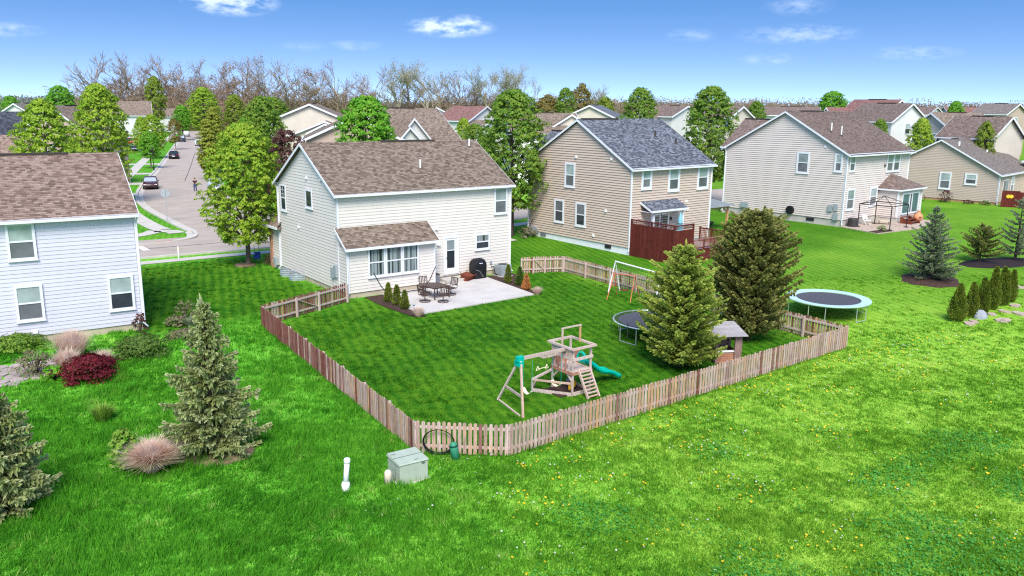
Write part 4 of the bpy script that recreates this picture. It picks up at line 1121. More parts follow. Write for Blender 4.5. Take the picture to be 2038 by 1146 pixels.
MB().box(.10, .2, -.412, -.40, .52, .58).obj('name_plate', 'transformer_seam', m)
MB().box(-.635, -.62, -.02, .03, .36, .44).obj('latch', 'grey_metal', m)
MB().box(-.7, .38, -.48, .52, -.05, .02).obj('pad', 'concrete', T)
T = thing('vent_pipe_marker', 'white plastic standpipe leaning in the grass left of the utility box', 'pipe', (-4.74, 21.85, 0))
MB().lathe([(.115, 0), (.125, .02), (.125, .24), (.10, .30), (.085, .31)], 16).obj('collar', 'pvc_white', T, True)
p = MB().tube([(0, 0, .2), (.03, 0, .6), (.06, .0, .93)], .078, 14).obj('pipe', 'pvc_white', T, True)
MB().lathe([(.088, 0), (.095, .03), (.095, .1), (.07, .14), (.0, .15)], 14, (.06, 0, .9)).obj('cap', 'pvc_white', p, True)
T = thing('cable_pedestal', 'short beige round-topped pedestal beside the utility box', 'pedestal', (-3.58, 22.28, 0))
MB().lathe([(.11, 0), (.11, .38), (.095, .44), (.06, .48), (0, .49)], 16).obj('body', 'beige_plastic', T, True)
T = thing('cable_pedestal', 'dark green round pedestal leaning against the picket fence', 'pedestal', (-1.72, 24.18, 0)); T.rotation_euler = (RAD(-8), RAD(-10), 0)
MB().lathe([(.135, 0), (.135, .42), (.12, .46), (.115, .5), (.08, .54), (0, .56)], 16).obj('body', 'pedestal_green', T, True)
MB().lathe([(.145, .40), (.148, .42), (.145, .45)], 16).obj('band', 'dark_green_plastic', T, True)
m = MB()
for k in range(4):
    r = .50 + .012 * k
    m.tube([(r * math.cos(a) * .95, -.02 * k - .03 * math.sin(a), .48 + r * math.sin(a) * .8) for a in [2 * math.pi * i / 30 for i in range(31)]], .012, 5, False)
o = tag(m.obj('hose_coil', 'black_metal'), 'coil of black hose hanging on the short picket run', 'hose'); o.location = (-2.28, 24.44, .0); o.rotation_euler = (0, 0, RAD(-3))

# ------------------------------------------------------------------ patio furniture
def patio(u, v, z=.07): x, y = Aw(u, v); return (x, y, z)
TC = (4.25, -3.75)
T = thing('patio_table', 'square bronze metal patio table with four swivel chairs around it', 'table', patio(*TC), RAD(37 + 8))
m = MB().box(-.6, .6, -.6, .6, .68, .705).obj('table_top', 'bronze_metal', T)
MB().box(-.56, .56, -.56, .56, .63, .68).obj('apron', 'bronze_metal', T)
for sx in (-1, 1):
    for sy in (-1, 1): MB().beam((sx * .54, sy * .54, 0), (sx * .54, sy * .54, .64), .05, .05).obj('leg', 'bronze_metal', T)
def swivel(loc, rz, label):
    T = thing('swivel_chair', label, 'chair', loc, rz, 'swivel chairs around the patio table')
    m = MB(); m.tube([(.3 * math.cos(a), .3 * math.sin(a), .03) for a in [2 * math.pi * i / 20 for i in range(21)]], .022, 6, False)
    for k in range(2): m.tube([(.3 * math.cos(k * math.pi / 2), .3 * math.sin(k * math.pi / 2), .035), (0, 0, .1), (-.3 * math.cos(k * math.pi / 2), -.3 * math.sin(k * math.pi / 2), .035)], .016, 5)
    m.obj('base_ring', 'bronze_metal', T)
    MB().tube([(0, 0, .08), (0, 0, .38)], .03, 8).obj('stem', 'bronze_metal', T)
    MB().box(-.26, .26, -.25, .25, .38, .42).obj('seat', 'bronze_metal', T)
    b = MB()
    for sx in (-1, 1): b.tube([(sx * .27, .24, .40), (sx * .27, .30, .7), (sx * .26, .36, .98)], .02, 6)
    b.tube([(-.26, .36, .98), (.26, .36, .98)], .022, 6); b.tube([(-.27, .275, .56), (.27, .275, .56)], .016, 6)
    bf = b.obj('back_frame', 'bronze_metal', T)
    for k in range(5): MB().beam((-.2 + .1 * k, .28, .56), (-.2 + .1 * k, .36, .97), .05, .012, (0, 1, 0)).obj('slat', 'bronze_metal', bf)
    for sx in (-1, 1): MB().tube([(sx * .28, .26, .62), (sx * .3, .0, .65), (sx * .3, -.22, .62), (sx * .28, -.22, .40)], .02, 6).obj('armrest', 'bronze_metal', T)
    return T
for (u, v, r, lb) in ((3.15, -4.35, 100, 'bronze swivel chair on the arborvitae side of the patio table'), (3.95, -5.0, 165, 'bronze swivel chair nearest the lawn at the patio table'),
                      (4.2, -2.65, -5, 'bronze swivel chair between the patio table and the bay windows'), (5.3, -3.7, -75, 'bronze swivel chair on the open side of the patio table')):
    swivel(patio(u, v), RAD(37 + r), lb)
T = thing('hammock_stand', 'black metal hammock stand below the bay windows', 'hammock stand', patio(3.35, -1.85), RAD(37))
MB().tube([(-1.2, 0, .08), (1.2, 0, .08)], .03, 6).obj('rail', 'black_metal', T)
for s in (-1, 1):
    MB().tube([(s * 1.2, 0, .08), (s * 1.65, 0, .62), (s * 2.05, 0, 1.35)], .028, 6).obj('arm', 'black_metal', T)
    MB().tube([(s * 1.1, -.5, .04), (s * 1.1, .42, .04)], .03, 6).obj('foot', 'black_metal', T)
    MB().tube([(s * 2.05, 0, 1.35), (s * 2.0, 0, 1.42), (s * 2.12, 0, 1.42)], .012, 5).obj('hook', 'black_metal', T)
T = thing('covered_grill', 'tall barbecue grill under a black cover against the back wall', 'grill', patio(9.35, -.62), RAD(37))
m = MB()
prof = [(-.44, -.32, 0.02), (-.46, -.33, 0.85), (-.44, -.3, 1.02), (-.37, -.2, 1.2), (-.25, -.1, 1.27)]
R_ = []
for (x, y, z) in prof:
    R_.append([(x, y, z), (x * .5, y * 1.08, z + .01), (-x * .5, y * 1.08, z + .01), (-x, y, z), (-x * 1.03, 0, z), (-x, -y, z), (x, -y, z), (x * 1.03, 0, z)])
ids = [m.pts(r) for r in R_]
for a, b in zip(ids, ids[1:]):
    for q in range(8): m.f.append((a + q, a + (q + 1) % 8, b + (q + 1) % 8, b + q)); m.uv.append(None)
m.f.append(tuple(ids[-1] + q for q in range(8))); m.uv.append(None)
g = m.obj('cover', 'grill_cover', T); MB().tube([(-.40, -.37, .62), (-.12, -.39, .5), (.15, -.385, .12)], .012, 5).obj('cover_strap', 'steel_tube', T)
MB().box(-.12, .12, -.352, -.345, .98, 1.02).obj('cover_badge', 'lamp_white', T)
T = thing('overturned_fire_pit', 'small rust-brown square fire pit tipped over beside the grill', 'fire pit', patio(8.35, -.75, .1), RAD(37 + 25)); T.rotation_euler[0] = RAD(18)
MB().box(-.38, .38, -.3, .3, .0, .1).obj('bowl', 'rust_brown', T); MB().hexa([(-.3, -.24, .1), (.3, -.24, .1), (.3, .24, .1), (-.3, .24, .1), (-.38, -.3, .36), (.38, -.3, .36), (.38, .3, .36), (-.38, .3, .36)]).obj('body', 'rust_brown', T)
for sx in (-1, 1):
    for sy in (-1, 1): MB().beam((sx * .37, sy * .29, .34), (sx * .43, sy * .35, .46), .04, .04).obj('leg', 'rust_brown', T)
def ac_unit(loc, rz, label, mat='grey_metal', rnd_=False):
    T = thing('air_conditioner', label, 'air conditioner', loc, rz)
    if rnd_:
        MB().lathe([(.42, .05), (.42, .72), (.40, .76), (.3, .78)], 20).obj('cabinet', mat, T)
    else: MB().box(-.4, .4, -.4, .4, .05, .78).obj('cabinet', mat, T)
    c = T.children[0]
    for k in range(9): MB().box(-.41, .41, -.41, .41, .1 + k * .07, .112 + k * .07).obj('louver', 'steel_tube', c) if not rnd_ else MB().lathe([(.43, .1 + k * .07), (.43, .115 + k * .07)], 20).obj('louver', 'dark_metal', c)
    MB().lathe([(.33, .785), (.33, .80), (.05, .81)], 16).obj('fan_grille', 'dark_metal', T)
    MB().box(-.48, .48, -.48, .48, -.02, .05).obj('pad', 'concrete', T)
    return T
ac_unit(patio(11.25, -.75, .0), RAD(37), 'grey air conditioner unit at the corner of the cream house')
o = tag(MB().tube([patio(10.85, -.05, .55), patio(10.8, -.35, .6), patio(10.75, -.55, .2), patio(10.85, -.75, .12)], .035, 6).obj('coolant_line', 'black_metal'), 'black insulated pipe from the back wall to the AC unit', 'pipe')
T = thing('deck_box', 'narrow dark storage box standing in the bay corner', 'storage box', patio(6.08, -.62), RAD(37))
MB().box(-.2, .2, -.3, .3, 0, .62).obj('body', 'screen_grey', T); MB().box(-.22, .22, -.32, .32, .62, .66).obj('lid', 'dark_metal', T)
T = thing('path_light', 'small black path light at the patio corner', 'light', patio(1.38, -6.15, .03))
MB().tube([(0, 0, 0), (0, 0, .42)], .012, 6).obj('stake', 'black_metal', T); MB().lathe([(.03, .40), (.09, .46), (.1, .48), (.02, .53)], 12).obj('lamp_head', 'grey_metal', T)

# ------------------------------------------------------------------ playset
PA = RAD(37.3)
T = thing('swing_set', 'weathered wooden play tower with swing beam and green slide', 'play set', (2.38, 30.07, 0), PA)
U, V = .92, 1.2
for x in (0, U):
    for y in (0, V): MB().beam((x, y, 0), (x, y, 1.88), .07, .07).obj('post', 'play_wood', T)
pl = MB().box(-.06, U + .06, -.05, V + .05, .84, .96).obj('platform_frame', 'play_wood_red', T)
for k in range(9): MB().box(-.05 + k * (U + .1) / 9, -.05 + (k + .93) * (U + .1) / 9, -.06, V + .06, .961, .985).obj('deck_board', 'play_wood', pl)
rt = MB()
o_ = .16; Z0, Z1 = 1.88, 1.96
for (x0, x1, y0, y1) in ((-o_, U + o_, -o_, -o_ + .09), (-o_, U + o_, V + o_ - .09, V + o_), (-o_, -o_ + .09, -o_ + .09, V + o_ - .09), (U + o_ - .09, U + o_, -o_ + .09, V + o_ - .09)):
    MB().box(x0, x1, y0, y1, Z0, Z1).obj('roof_frame_rail', 'play_wood', T)
for x in (0, U):
    MB().beam((x, V * .55, 1.9), (x, V * .55, 2.55), .07, .05).obj('canopy_post', 'cedar' if x else 'play_wood', T)
MB().beam((-.05, V * .55, 2.57), (U + .05, V * .55, 2.57), .06, .05).obj('canopy_bar', 'play_wood', T)
for z in (1.45, 1.6, 1.75): MB().box(-.075, -.05, 0, V, z, z + .125).obj('wall_plank', 'play_wood', T)
for k in range(5): MB().box(-.07, -.05, .1 + k * .22, .19 + k * .22, .97, 1.43).obj('baluster', 'play_wood_red' if k % 2 else 'play_wood', T)
for z in (1.42, ): MB().box(-.06, U + .06, -.075, -.05, z, z + .12).obj('front_rail', 'play_wood', T)
MB().box(.02, U * .9, V + .045, V + .07, .97, 1.5).obj('back_panel', 'play_wood_red', T)
MB().box(U + .045, U + .07, .75, V, .97, 1.5).obj('side_panel', 'play_wood_red', T)
# swing beam and A-frame
MB().beam((-2.40, .31, 1.86), (.05, .38, 1.82), .075, .125).obj('swing_beam', 'play_wood', T)
MB().lathe([(.07, 0), (.09, .02), (.05, .04)], 10, (-.12, .4, 1.7)).obj('bolt_cover', 'dark_green_plastic', T)
MB().beam((-2.94, -.68, 0), (-2.36, .24, 1.78), .07, .07, (1, 0, 0)).obj('swing_leg', 'play_wood', T); MB().beam((-2.58, 1.35, 0), (-2.34, .38, 1.78), .07, .07, (1, 0, 0)).obj('swing_leg', 'play_wood', T)
MB().beam((-2.72, -.36, .62), (-2.46, 1.02, .62), .035, .1).obj('cross_bar', 'play_wood', T)
m = MB().box(-2.50, -2.22, .22, .40, 1.77, 1.955).obj('bracket', 'slide_green', T); MB().box(-2.46, -2.28, .16, .50, 1.58, 1.77).obj('bracket_foot', 'slide_green', m)
def belt(x, z, ang):
    for dy in (-.26, .26): MB().tube([(x, .45 + dy, 1.75), (x, .45 + dy, z + .16)], .007, 4).obj('chain', 'slide_green', T)
    m = MB(); n = 8
    for k in range(n):
        a, b = -1 + 2 * k / n, -1 + 2 * (k + 1) / n
        f = lambda t: (t * .26, z + .17 * t * t)
        p, q = f(a), f(b)
        m.hexa([(x - .075, .45 + p[0], p[1]), (x + .075, .45 + p[0], p[1]), (x + .075, .45 + q[0], q[1]), (x - .075, .45 + q[0], q[1]),
                (x - .075, .45 + p[0], p[1] + .02), (x + .075, .45 + p[0], p[1] + .02), (x + .075, .45 + q[0], q[1] + .02), (x - .075, .45 + q[0], q[1] + .02)])
    m.obj('swing_seat', 'cream_plastic', T)
belt(-1.85, .34, 0); belt(-.42, .36, 0)
for dx in (-.22, .22):
    MB().tube([(-1.15 + dx, .45, 1.75), (-1.15 + dx, .45, 1.36)], .01, 4).obj('rope', 'dark_metal', T)
    MB().tube([(-1.15 + dx, .45, 1.36), (-1.23 + dx, .45, 1.2), (-1.07 + dx, .45, 1.2), (-1.15 + dx, .45, 1.36)], .014, 5).obj('trapeze_ring', 'cream_plastic', T)
MB().tube([(-1.37, .45, 1.24), (-.93, .45, 1.24)], .012, 5).obj('trapeze_bar', 'cream_plastic', T)
# ladder with wide rungs
for x in (.28, .86): MB().beam((x, -.62, 0), (x, -.02, 1.0), .05, .1).obj('ladder_rail', 'play_wood', T)
for k in range(8):
    t = (k + .6) / 8.3
    MB().beam((.29, -.635 + .6 * t, t), (.85, -.635 + .6 * t, t), .08, .035).obj('rung', 'play_wood', T)
# slide
m = MB(); n = 22; pr = []
for k in range(n + 1):
    t = k / n
    x = U + t * 2.0; z = .98 * (1 - t) ** 1.15 + .10 + .055 * math.sin(t * 2 * math.pi * 1.6) * (1 if t < .95 else .3)
    pr.append((x, z))
idx = []
for x, z in pr:
    idx.append(m.pts([(x, .30, z + .15), (x, .27, z + .15), (x, .33, z), (x, .72, z), (x, .78, z + .15), (x, .75, z + .15)] if False else
                     [(x, .28, z + .17), (x, .34, z + .02), (x, .70, z + .02), (x, .76, z + .17), (x, .79, z + .17), (x, .73, z - .03), (x, .31, z - .03), (x, .25, z + .17)]))
for a, b in zip(idx, idx[1:]):
    for q in range(8): m.f.append((a + q, a + (q + 1) % 8, b + (q + 1) % 8, b + q)); m.uv.append(None)
for a in (idx[0], idx[-1]): m.f.append(tuple(a + q for q in range(8))); m.uv.append(None)
sl_ = m.obj('slide', 'slide_green', T, True)
MB().tube([(U, .52 + .25 * math.cos(a), 1.2 + .28 * math.sin(a)) for a in [math.pi * i / 10 for i in range(11)]], .05, 8).obj('slide_hood', 'slide_green', sl_)
MB().tube([(U + .25, .70 + .0, 1.24), (U + .1, .72, 1.42), (U, .72, 1.3)], .035, 6).obj('hand_grip', 'slide_green', sl_)
MB().box(.2, .75, V + .05, V + .3, 1.5, 1.54).obj('shelf', 'slide_green', T)
MB().box(-.75, -.08, .9, 1.35, 1.42, 1.5).obj('side_bin', 'play_wood', T); MB().box(-.7, -.13, .95, 1.3, 1.49, 1.52).obj('bin_pocket', 'dark_green_plastic', T)
# sandbox and seat below
for (a, b) in (((-.06, 0), (-.95, 1.3)), ((-.95, 1.3), (-.3, 1.9)), ((U, 0), (U, V + .2)), ((0, -.02), (U, -.02))):
    MB().beam((*a, .07), (*b, .07), .04, .14).obj('sandbox_board', 'play_wood', T)
MB().beam((-.95, 1.3, .5), (-.04, V, .78), .09, .07).obj('lower_beam', 'play_wood', T); MB().beam((-.95, 1.3, .5), (-.04, .05, .5), .09, .06).obj('lower_beam', 'play_wood', T)
MB().beam((-.95, 1.3, 0), (-.95, 1.3, .5), .06, .06).obj('lower_post', 'play_wood', T)
MB().beam((-.02, .02, .62), (.0, .35, .86), .05, .07).obj('knee_brace', 'play_wood', T); MB().beam((.0, V - .05, .5), (-.0, V - .4, .86), .05, .07).obj('knee_brace', 'play_wood', T)
MB().box(-.5, U - .05, .1, V, .01, .05).obj('sandbox_floor', 'mulch', T)
t2 = thing('toy_digger', 'yellow toy truck lying in the sandbox below the tower', 'toy', (2.38 + .45 * CA - .5 * SA, 30.07 + .45 * SA + .5 * CA, .06), RAD(70))
MB().box(-.25, .22, -.1, .1, .08, .2).obj('body', 'yellow_plastic', t2); MB().box(-.02, .18, -.09, .09, .2, .33).obj('cab', 'yellow_plastic', t2)
MB().beam((-.2, 0, .2), (-.42, 0, .1), .08, .05).obj('boom', 'yellow_plastic', t2)
for x in (-.15, .14): MB().tube([(x, -.12, .07), (x, .12, .07)], .07, 8).obj('wheel', 'tyre', t2)
o = tag(MB().beam((-.47, 29.55, .03), (.34, 27.86, .03), .05, .05).obj('ground_pole', 'play_wood'), 'pale pole lying in the grass between the swing legs', 'pole')

# ------------------------------------------------------------------ trampolines
def trampoline(name, label, loc, r, pad, legs, h=.86, rz=0.):
    T = thing(name, label, 'trampoline', loc, rz)
    n = 48
    ring = [(r * math.cos(2 * math.pi * k / n), r * math.sin(2 * math.pi * k / n)) for k in range(n + 1)]
    MB().tube([(x, y, h) for x, y in ring], .03, 6, False).obj('frame', 'steel_tube', T)
    k1 = .80 if pad else .87
    m = MB(); i = m.pts([(x * k1, y * k1, h - .015 - (0)) for x, y in ring[:-1]]); c = m.pts([(0, 0, h - .06)])
    for q in range(n): m.f.append((i + q, i + (q + 1) % n, c)); m.uv.append(None)
    m.obj('jumping_mat', 'mat_black', T)
    if pad:
        m = MB()
        for q in range(n):
            a, b = ring[q], ring[q + 1]
            m.hexa([(a[0] * .79, a[1] * .79, h), (b[0] * .79, b[1] * .79, h), (b[0] * 1.035, b[1] * 1.035, h + .02), (a[0] * 1.035, a[1] * 1.035, h + .02),
                    (a[0] * .79, a[1] * .79, h + .035), (b[0] * .79, b[1] * .79, h + .035), (b[0] * 1.035, b[1] * 1.035, h + .055), (a[0] * 1.035, a[1] * 1.035, h + .055)])
        m.obj('safety_pad', pad, T)
    else:
        m = MB(); ns = 72
        for k in range(ns):
            a = 2 * math.pi * k / ns; m.tube([(r * k1 * math.cos(a), r * k1 * math.sin(a), h - .01), (r * .985 * math.cos(a), r * .985 * math.sin(a), h + .005)], .014, 4)
        tag(m.obj('spring_ring', 'black_metal', T), kind='stuff')
        m = MB()
        for q in range(n):
            a, b = ring[q], ring[q + 1]; m.quad((a[0] * .985, a[1] * .985, h + .03), (b[0] * .985, b[1] * .985, h + .03), (b[0] * 1.02, b[1] * 1.02, h + .0), (a[0] * 1.02, a[1] * 1.02, h))
        m.obj('rim_cover', 'steel_tube', T)
    for k in range(legs):
        a0 = 2 * math.pi * (k + .25) / legs; da = .34 * math.pi / legs
        p, q = [(r * .97 * math.cos(a0 + s * da), r * .97 * math.sin(a0 + s * da)) for s in (-1, 1)]
        MB().tube([(*p, h), (p[0] * 1.0, p[1] * 1.0, .05), (p[0], p[1], .03), (q[0], q[1], .03), (q[0], q[1], .05), (*q, h)], .022, 5).obj('leg', 'steel_tube', T)
    return T
trampoline('trampoline', 'trampoline with aqua pad standing beyond the fence corner', (17.25, 43.45, tz(17.25, 43.45)), 2.12, 'aqua_pad', 5)
T = trampoline('trampoline', 'padless trampoline half hidden behind the yellow-green spruce', (6.95, 38.55, 0), 1.98, None, 4, rz=.3)
for a in (2.75, 3.6, 4.45): MB().tube([(2.05 * math.cos(a), 2.05 * math.sin(a), .3), (2.05 * math.cos(a), 2.05 * math.sin(a), 1.75 if a > 4 else 1.1)], .02, 5).obj('net_pole', 'dark_metal', T)

# ------------------------------------------------------------------ goal and red frame
T = thing('soccer_goal', 'white tubular soccer goal with green net at the back fence', 'goal', (6.22, 48.55, 0), math.atan2(44.88 - 48.55, 8.11 - 6.22 + .3))
L = 4.2; hg = 1.86
for x in (0, L):
    MB().tube([(x, .42, .0), (x, 0, hg), (x, -.45, .0)], .04, 8).obj('upright', 'white_paint', T)
MB().tube([(0, 0, hg), (L, 0, hg)], .045, 8).obj('crossbar', 'white_paint', T)
m = MB(); nn = 26
for k in range(nn + 1): m.tube([(L * k / nn, .01, hg), (L * k / nn, .42, .02)], .009, 3, False)
for k in range(11): m.tube([(0, .01 + .041 * k, hg - .184 * k), (L, .01 + .041 * k, hg - .184 * k)], .009, 3, False)
tag(m.obj('net', 'net_green', T), kind='stuff')
T = thing('toddler_swing_set', 'small red and orange A-frame beside the soccer goal', 'swing frame', (6.55, 46.7, 0), RAD(-28))
MB().tube([(-.75, 0, 1.42), (.75, 0, 1.42)], .03, 8).obj('top_bar', 'red_frame', T)
for s in (-1, 1):
    MB().tube([(s * .62, 0, 1.45), (s * .72, -.85, 0)], .024, 6).obj('leg', 'orange_frame', T); MB().tube([(s * .62, 0, 1.45), (s * .72, .75, 0)], .024, 6).obj('leg', 'red_frame', T)
    MB().tube([(s * .66, -.42, .72), (s * .66, .38, .72)], .03, 6).obj('spreader', 'red_frame', T)
MB().tube([(-.2, 0, 1.4), (-.2, .0, .55)], .01, 4).obj('rope', 'dark_metal', T); MB().tube([(.2, 0, 1.4), (.2, .0, .55)], .01, 4).obj('rope', 'dark_metal', T); MB().box(-.24, .24, -.1, .1, .5, .55).obj('seat', 'rust_brown', T)

# ------------------------------------------------------------------ playhouse
T = thing('playhouse', 'small weathered wooden playhouse with planked roof between the spruces', 'playhouse', (9.42, 35.0, 0), RAD(8))
for x in (-.5, .5):
    for y in (-.5, .5): MB().box(x - .06, x + .06, y - .06, y + .06, 0, 1.3).obj('post', 'playhouse_wood', T)
for k in range(5): MB().box(-.44, .44, -.52, -.48, .02 + k * .1, .11 + k * .1).obj('wall_plank', 'play_wood_red', T)
MB().box(-.46, .46, -.56, -.44, .52, .58).obj('window_ledge', 'white_trim', T)
for sx in (-.52, .48):
    for k in range(5): MB().box(sx, sx + .04, -.44, .44, .02 + k * .1, .11 + k * .1).obj('wall_plank', 'play_wood_red', T)
MB().box(-.44, .44, .48, .52, .02, 1.2).obj('back_wall', 'playhouse_wood', T); MB().box(.30, .62, -.62, -.5, 0, 1.25).obj('front_pier', 'playhouse_wood', T)
for k in range(7):
    y0 = -.85 + k * .235; z = 1.30 + .035 * k
    MB().hexa([(-.78, y0, z), (.78, y0, z), (.78, y0 + .225, z + .03), (-.78, y0 + .225, z + .03), (-.78, y0, z + .03), (.78, y0, z + .03), (.78, y0 + .225, z + .06), (-.78, y0 + .225, z + .06)]).obj('roof_plank', 'greyed_planks', T)

# ------------------------------------------------------------------ red deck behind the tan house
DB = (8.5, 59.02, .53)
T = thing('red_deck', 'dark red timber deck with lattice privacy screen behind the tan house', 'deck', DB, RAD(40.06))
MB().box(.1, 5.9, -4.05, -.05, .48, .58).obj('deck_floor', 'deck_grey', T)
sc_ = MB().box(.06, .10, -4.05, -.05, -.35, .55).obj('skirt', 'red_stain', T)
for k in range(26):
    v = -4.05 + k * .154
    MB().box(.055, .085, v, v + .146, .56, 2.12).obj('screen_board', 'red_board', T)
    MB().box(.035, .06, v, v + .146, -.5, .54).obj('skirt_board', 'red_board', sc_)
for v in (-4.05, -2.0, -.1): MB().box(.03, .13, v - .05, v + .05, -.5, 2.5).obj('screen_post', 'red_stain', T)
MB().box(.04, .12, -4.05, -.1, 2.42, 2.5).obj('screen_cap', 'red_stain', T); MB().box(.05, .11, -4.0, -.1, 2.12, 2.17).obj('screen_cap', 'red_stain', T)
def lattice(F, a0, a1, z0, z1, par):
    m = MB(); s = .14; a = a0 - (z1 - z0)
    h = z1 - z0
    while a < a1:
        for sg in (0, 1):
            x0, x1 = (a, a + h) if not sg else (a + h, a)
            p, q = (x0, z0), (x1, z1)
            # clip to the panel
            pts = []
            for (t) in (0., 1.): pts.append([p[0] + (q[0] - p[0]) * t, p[1] + (q[1] - p[1]) * t])
            if max(x0, x1) <= a0 or min(x0, x1) >= a1: continue
            def clip(pt, ot):
                if pt[0] < a0: k = (a0 - pt[0]) / (ot[0] - pt[0]); return [a0, pt[1] + (ot[1] - pt[1]) * k]
                if pt[0] > a1: k = (a1 - pt[0]) / (ot[0] - pt[0]); return [a1, pt[1] + (ot[1] - pt[1]) * k]
                return pt
            A_, B_ = clip(pts[0], pts[1]), clip(pts[1], pts[0])
            m.beam(F(A_[0], .01 * sg, A_[1]), F(B_[0], .01 * sg, B_[1]), .012, .034, F(0, 1, 0) if False else (F.n[0], F.n[1], 0))
        a += s
    tag(m.obj('lattice', 'red_stain', par), kind='stuff')
lattice(Face((.08, 0), (0, 1), (-1, 0)), -4.0, -.12, 2.17, 2.42, T)
F2 = Face((0, -4.05), (1, 0), (0, -1))
for k in range(13): MB().fbox(F2, .12 + k * .154, .266 + k * .154, .0, .03, -.5, 2.1).obj('screen_board', 'red_board', T)
lattice(F2, .12, 2.1, 2.15, 2.4, T); MB().fbox(F2, .1, 2.14, -.02, .05, 2.4, 2.47).obj('screen_cap', 'red_stain', T); MB().fbox(F2, 2.1, 2.2, -.05, .05, -.5, 2.47).obj('screen_post', 'red_stain', T)
MB().fbox(F2, 2.2, 5.9, -.04, .06, 1.22, 1.29).obj('hand_rail', 'red_rail', T); MB().fbox(F2, 2.2, 5.9, -.0, .04, .62, .68).obj('bottom_rail', 'red_stain', T)
for k in range(30): MB().fbox(F2, 2.24 + k * .122, 2.285 + k * .122, .0, .035, .0 + .62, 1.22).obj('baluster', 'red_rail', T)
for a in (3.4, 4.6, 5.85): MB().fbox(F2, a, a + .1, -.05, .05, -.5, 1.3).obj('rail_post', 'red_stain', T)
for k in range(25): MB().fbox(F2, 2.2 + k * .15, 2.342 + k * .15, -.01, .03, -.6, .56).obj('skirt_board', 'red_board', T)
F3 = Face((5.85, -4.05), (0, 1), (1, 0))
MB().fbox(F3, 0, 2.2, -.04, .06, 1.55, 1.63).obj('hand_rail', 'red_stain', T)
for k in range(17): MB().fbox(F3, .1 + k * .12, .145 + k * .12, 0, .035, .6, 1.55).obj('baluster', 'red_rail' if k > 8 else 'red_stain', T)
for a in (0, 1.1, 2.15): MB().fbox(F3, a, a + .1, -.05, .05, -.3, 1.7).obj('rail_post', 'red_stain', T)
for k in range(3): MB().box(2.6, 4.4, -4.45 - k * .32, -4.12 - k * .32, -.3, .3 - .2 * k).obj('step', 'red_stain', T)
T = thing('patio_umbrella', 'closed pale blue patio umbrella on the red deck', 'umbrella', (DB[0] + 3.86 * math.cos(RAD(40.06)) + 1.5 * math.sin(RAD(40.06)), DB[1] + 3.86 * math.sin(RAD(40.06)) - 1.5 * math.cos(RAD(40.06)), DB[2] + .58))
MB().tube([(0, 0, 0), (0, 0, 2.3)], .025, 6).obj('pole', 'steel_tube', T); MB().lathe([(.24, .85), (.22, 1.1), (.17, 1.5), (.16, 1.75), (.09, 2.05), (.03, 2.28), (.0, 2.3)], 12).obj('canopy', 'umbrella_blue', T)
MB().tube([(.2 * math.cos(a), .2 * math.sin(a), 1.45) for a in [2 * math.pi * k / 12 for k in range(13)]], .03, 5, False).obj('strap', 'dark_metal', T)
# pergola with ribbed metal roof
T = thing('pergola', 'cedar pergola with ribbed grey metal roof behind the tan house', 'pergola', (18.3, 69.1, .96), RAD(40))
for (x, y) in ((-.1, .1), (-3.4, .1), (-.1, 3.4), (-3.4, 3.4)):
    MB().box(x - .08, x + .08, y - .08, y + .08, 0, 1.85 + .12 * y).obj('post', 'cedar', T)
MB().beam((-3.6, .1, 1.9), (.1, .1, 1.9), .1, .2).obj('beam', 'cedar', T); MB().beam((-3.6, 3.4, 2.3), (.1, 3.4, 2.3), .1, .2).obj('beam', 'cedar', T)
for s in (-.6, ): MB().beam((-.1, .1, 1.3), (-.65, .1, 1.85), .07, .09).obj('brace', 'cedar', T); MB().beam((-.1, .1, 1.3), (-.1, .65, 1.88), .07, .09).obj('brace', 'cedar', T)
m = MB()
for k in range(26):
    x = -3.9 + k * .16
    m.hexa([(x, -.35, 1.98), (x + .15, -.35, 1.98), (x + .15, 3.9, 2.5), (x, 3.9, 2.5), (x, -.35, 2.01), (x + .15, -.35, 2.01), (x + .15, 3.9, 2.53), (x, 3.9, 2.53)])
    m.box(x + .14, x + .165, -.35, -.34, 1.98, 2.04)
    m.hexa([(x + .14, -.34, 2.0), (x + .165, -.34, 2.0), (x + .165, 3.9, 2.52), (x + .14, 3.9, 2.52), (x + .14, -.34, 2.05), (x + .165, -.34, 2.05), (x + .165, 3.9, 2.57), (x + .14, 3.9, 2.57)])
m.obj('metal_roof', 'grey_metal', T)
for k in range(5): MB().lathe([(0, 0), (.05, .04), (.05, .1), (.015, .14)], 8, (-.4 - k * .4, .0, 1.62)).obj('string_bulb', 'cream_plastic', T)
T = thing('round_grill', 'low dark round fire pit under the pergola', 'fire pit', (16.7, 69.6, tz(16.7, 69.6)))
MB().lathe([(.3, .2), (.5, .42), (.52, .5), (.4, .5)], 16).obj('bowl', 'dark_metal', T)
for k in range(3): MB().tube([(.35 * math.cos(k * 2.1), .35 * math.sin(k * 2.1), .25), (.42 * math.cos(k * 2.1), .42 * math.sin(k * 2.1), 0)], .025, 5).obj('leg', 'dark_metal', T)

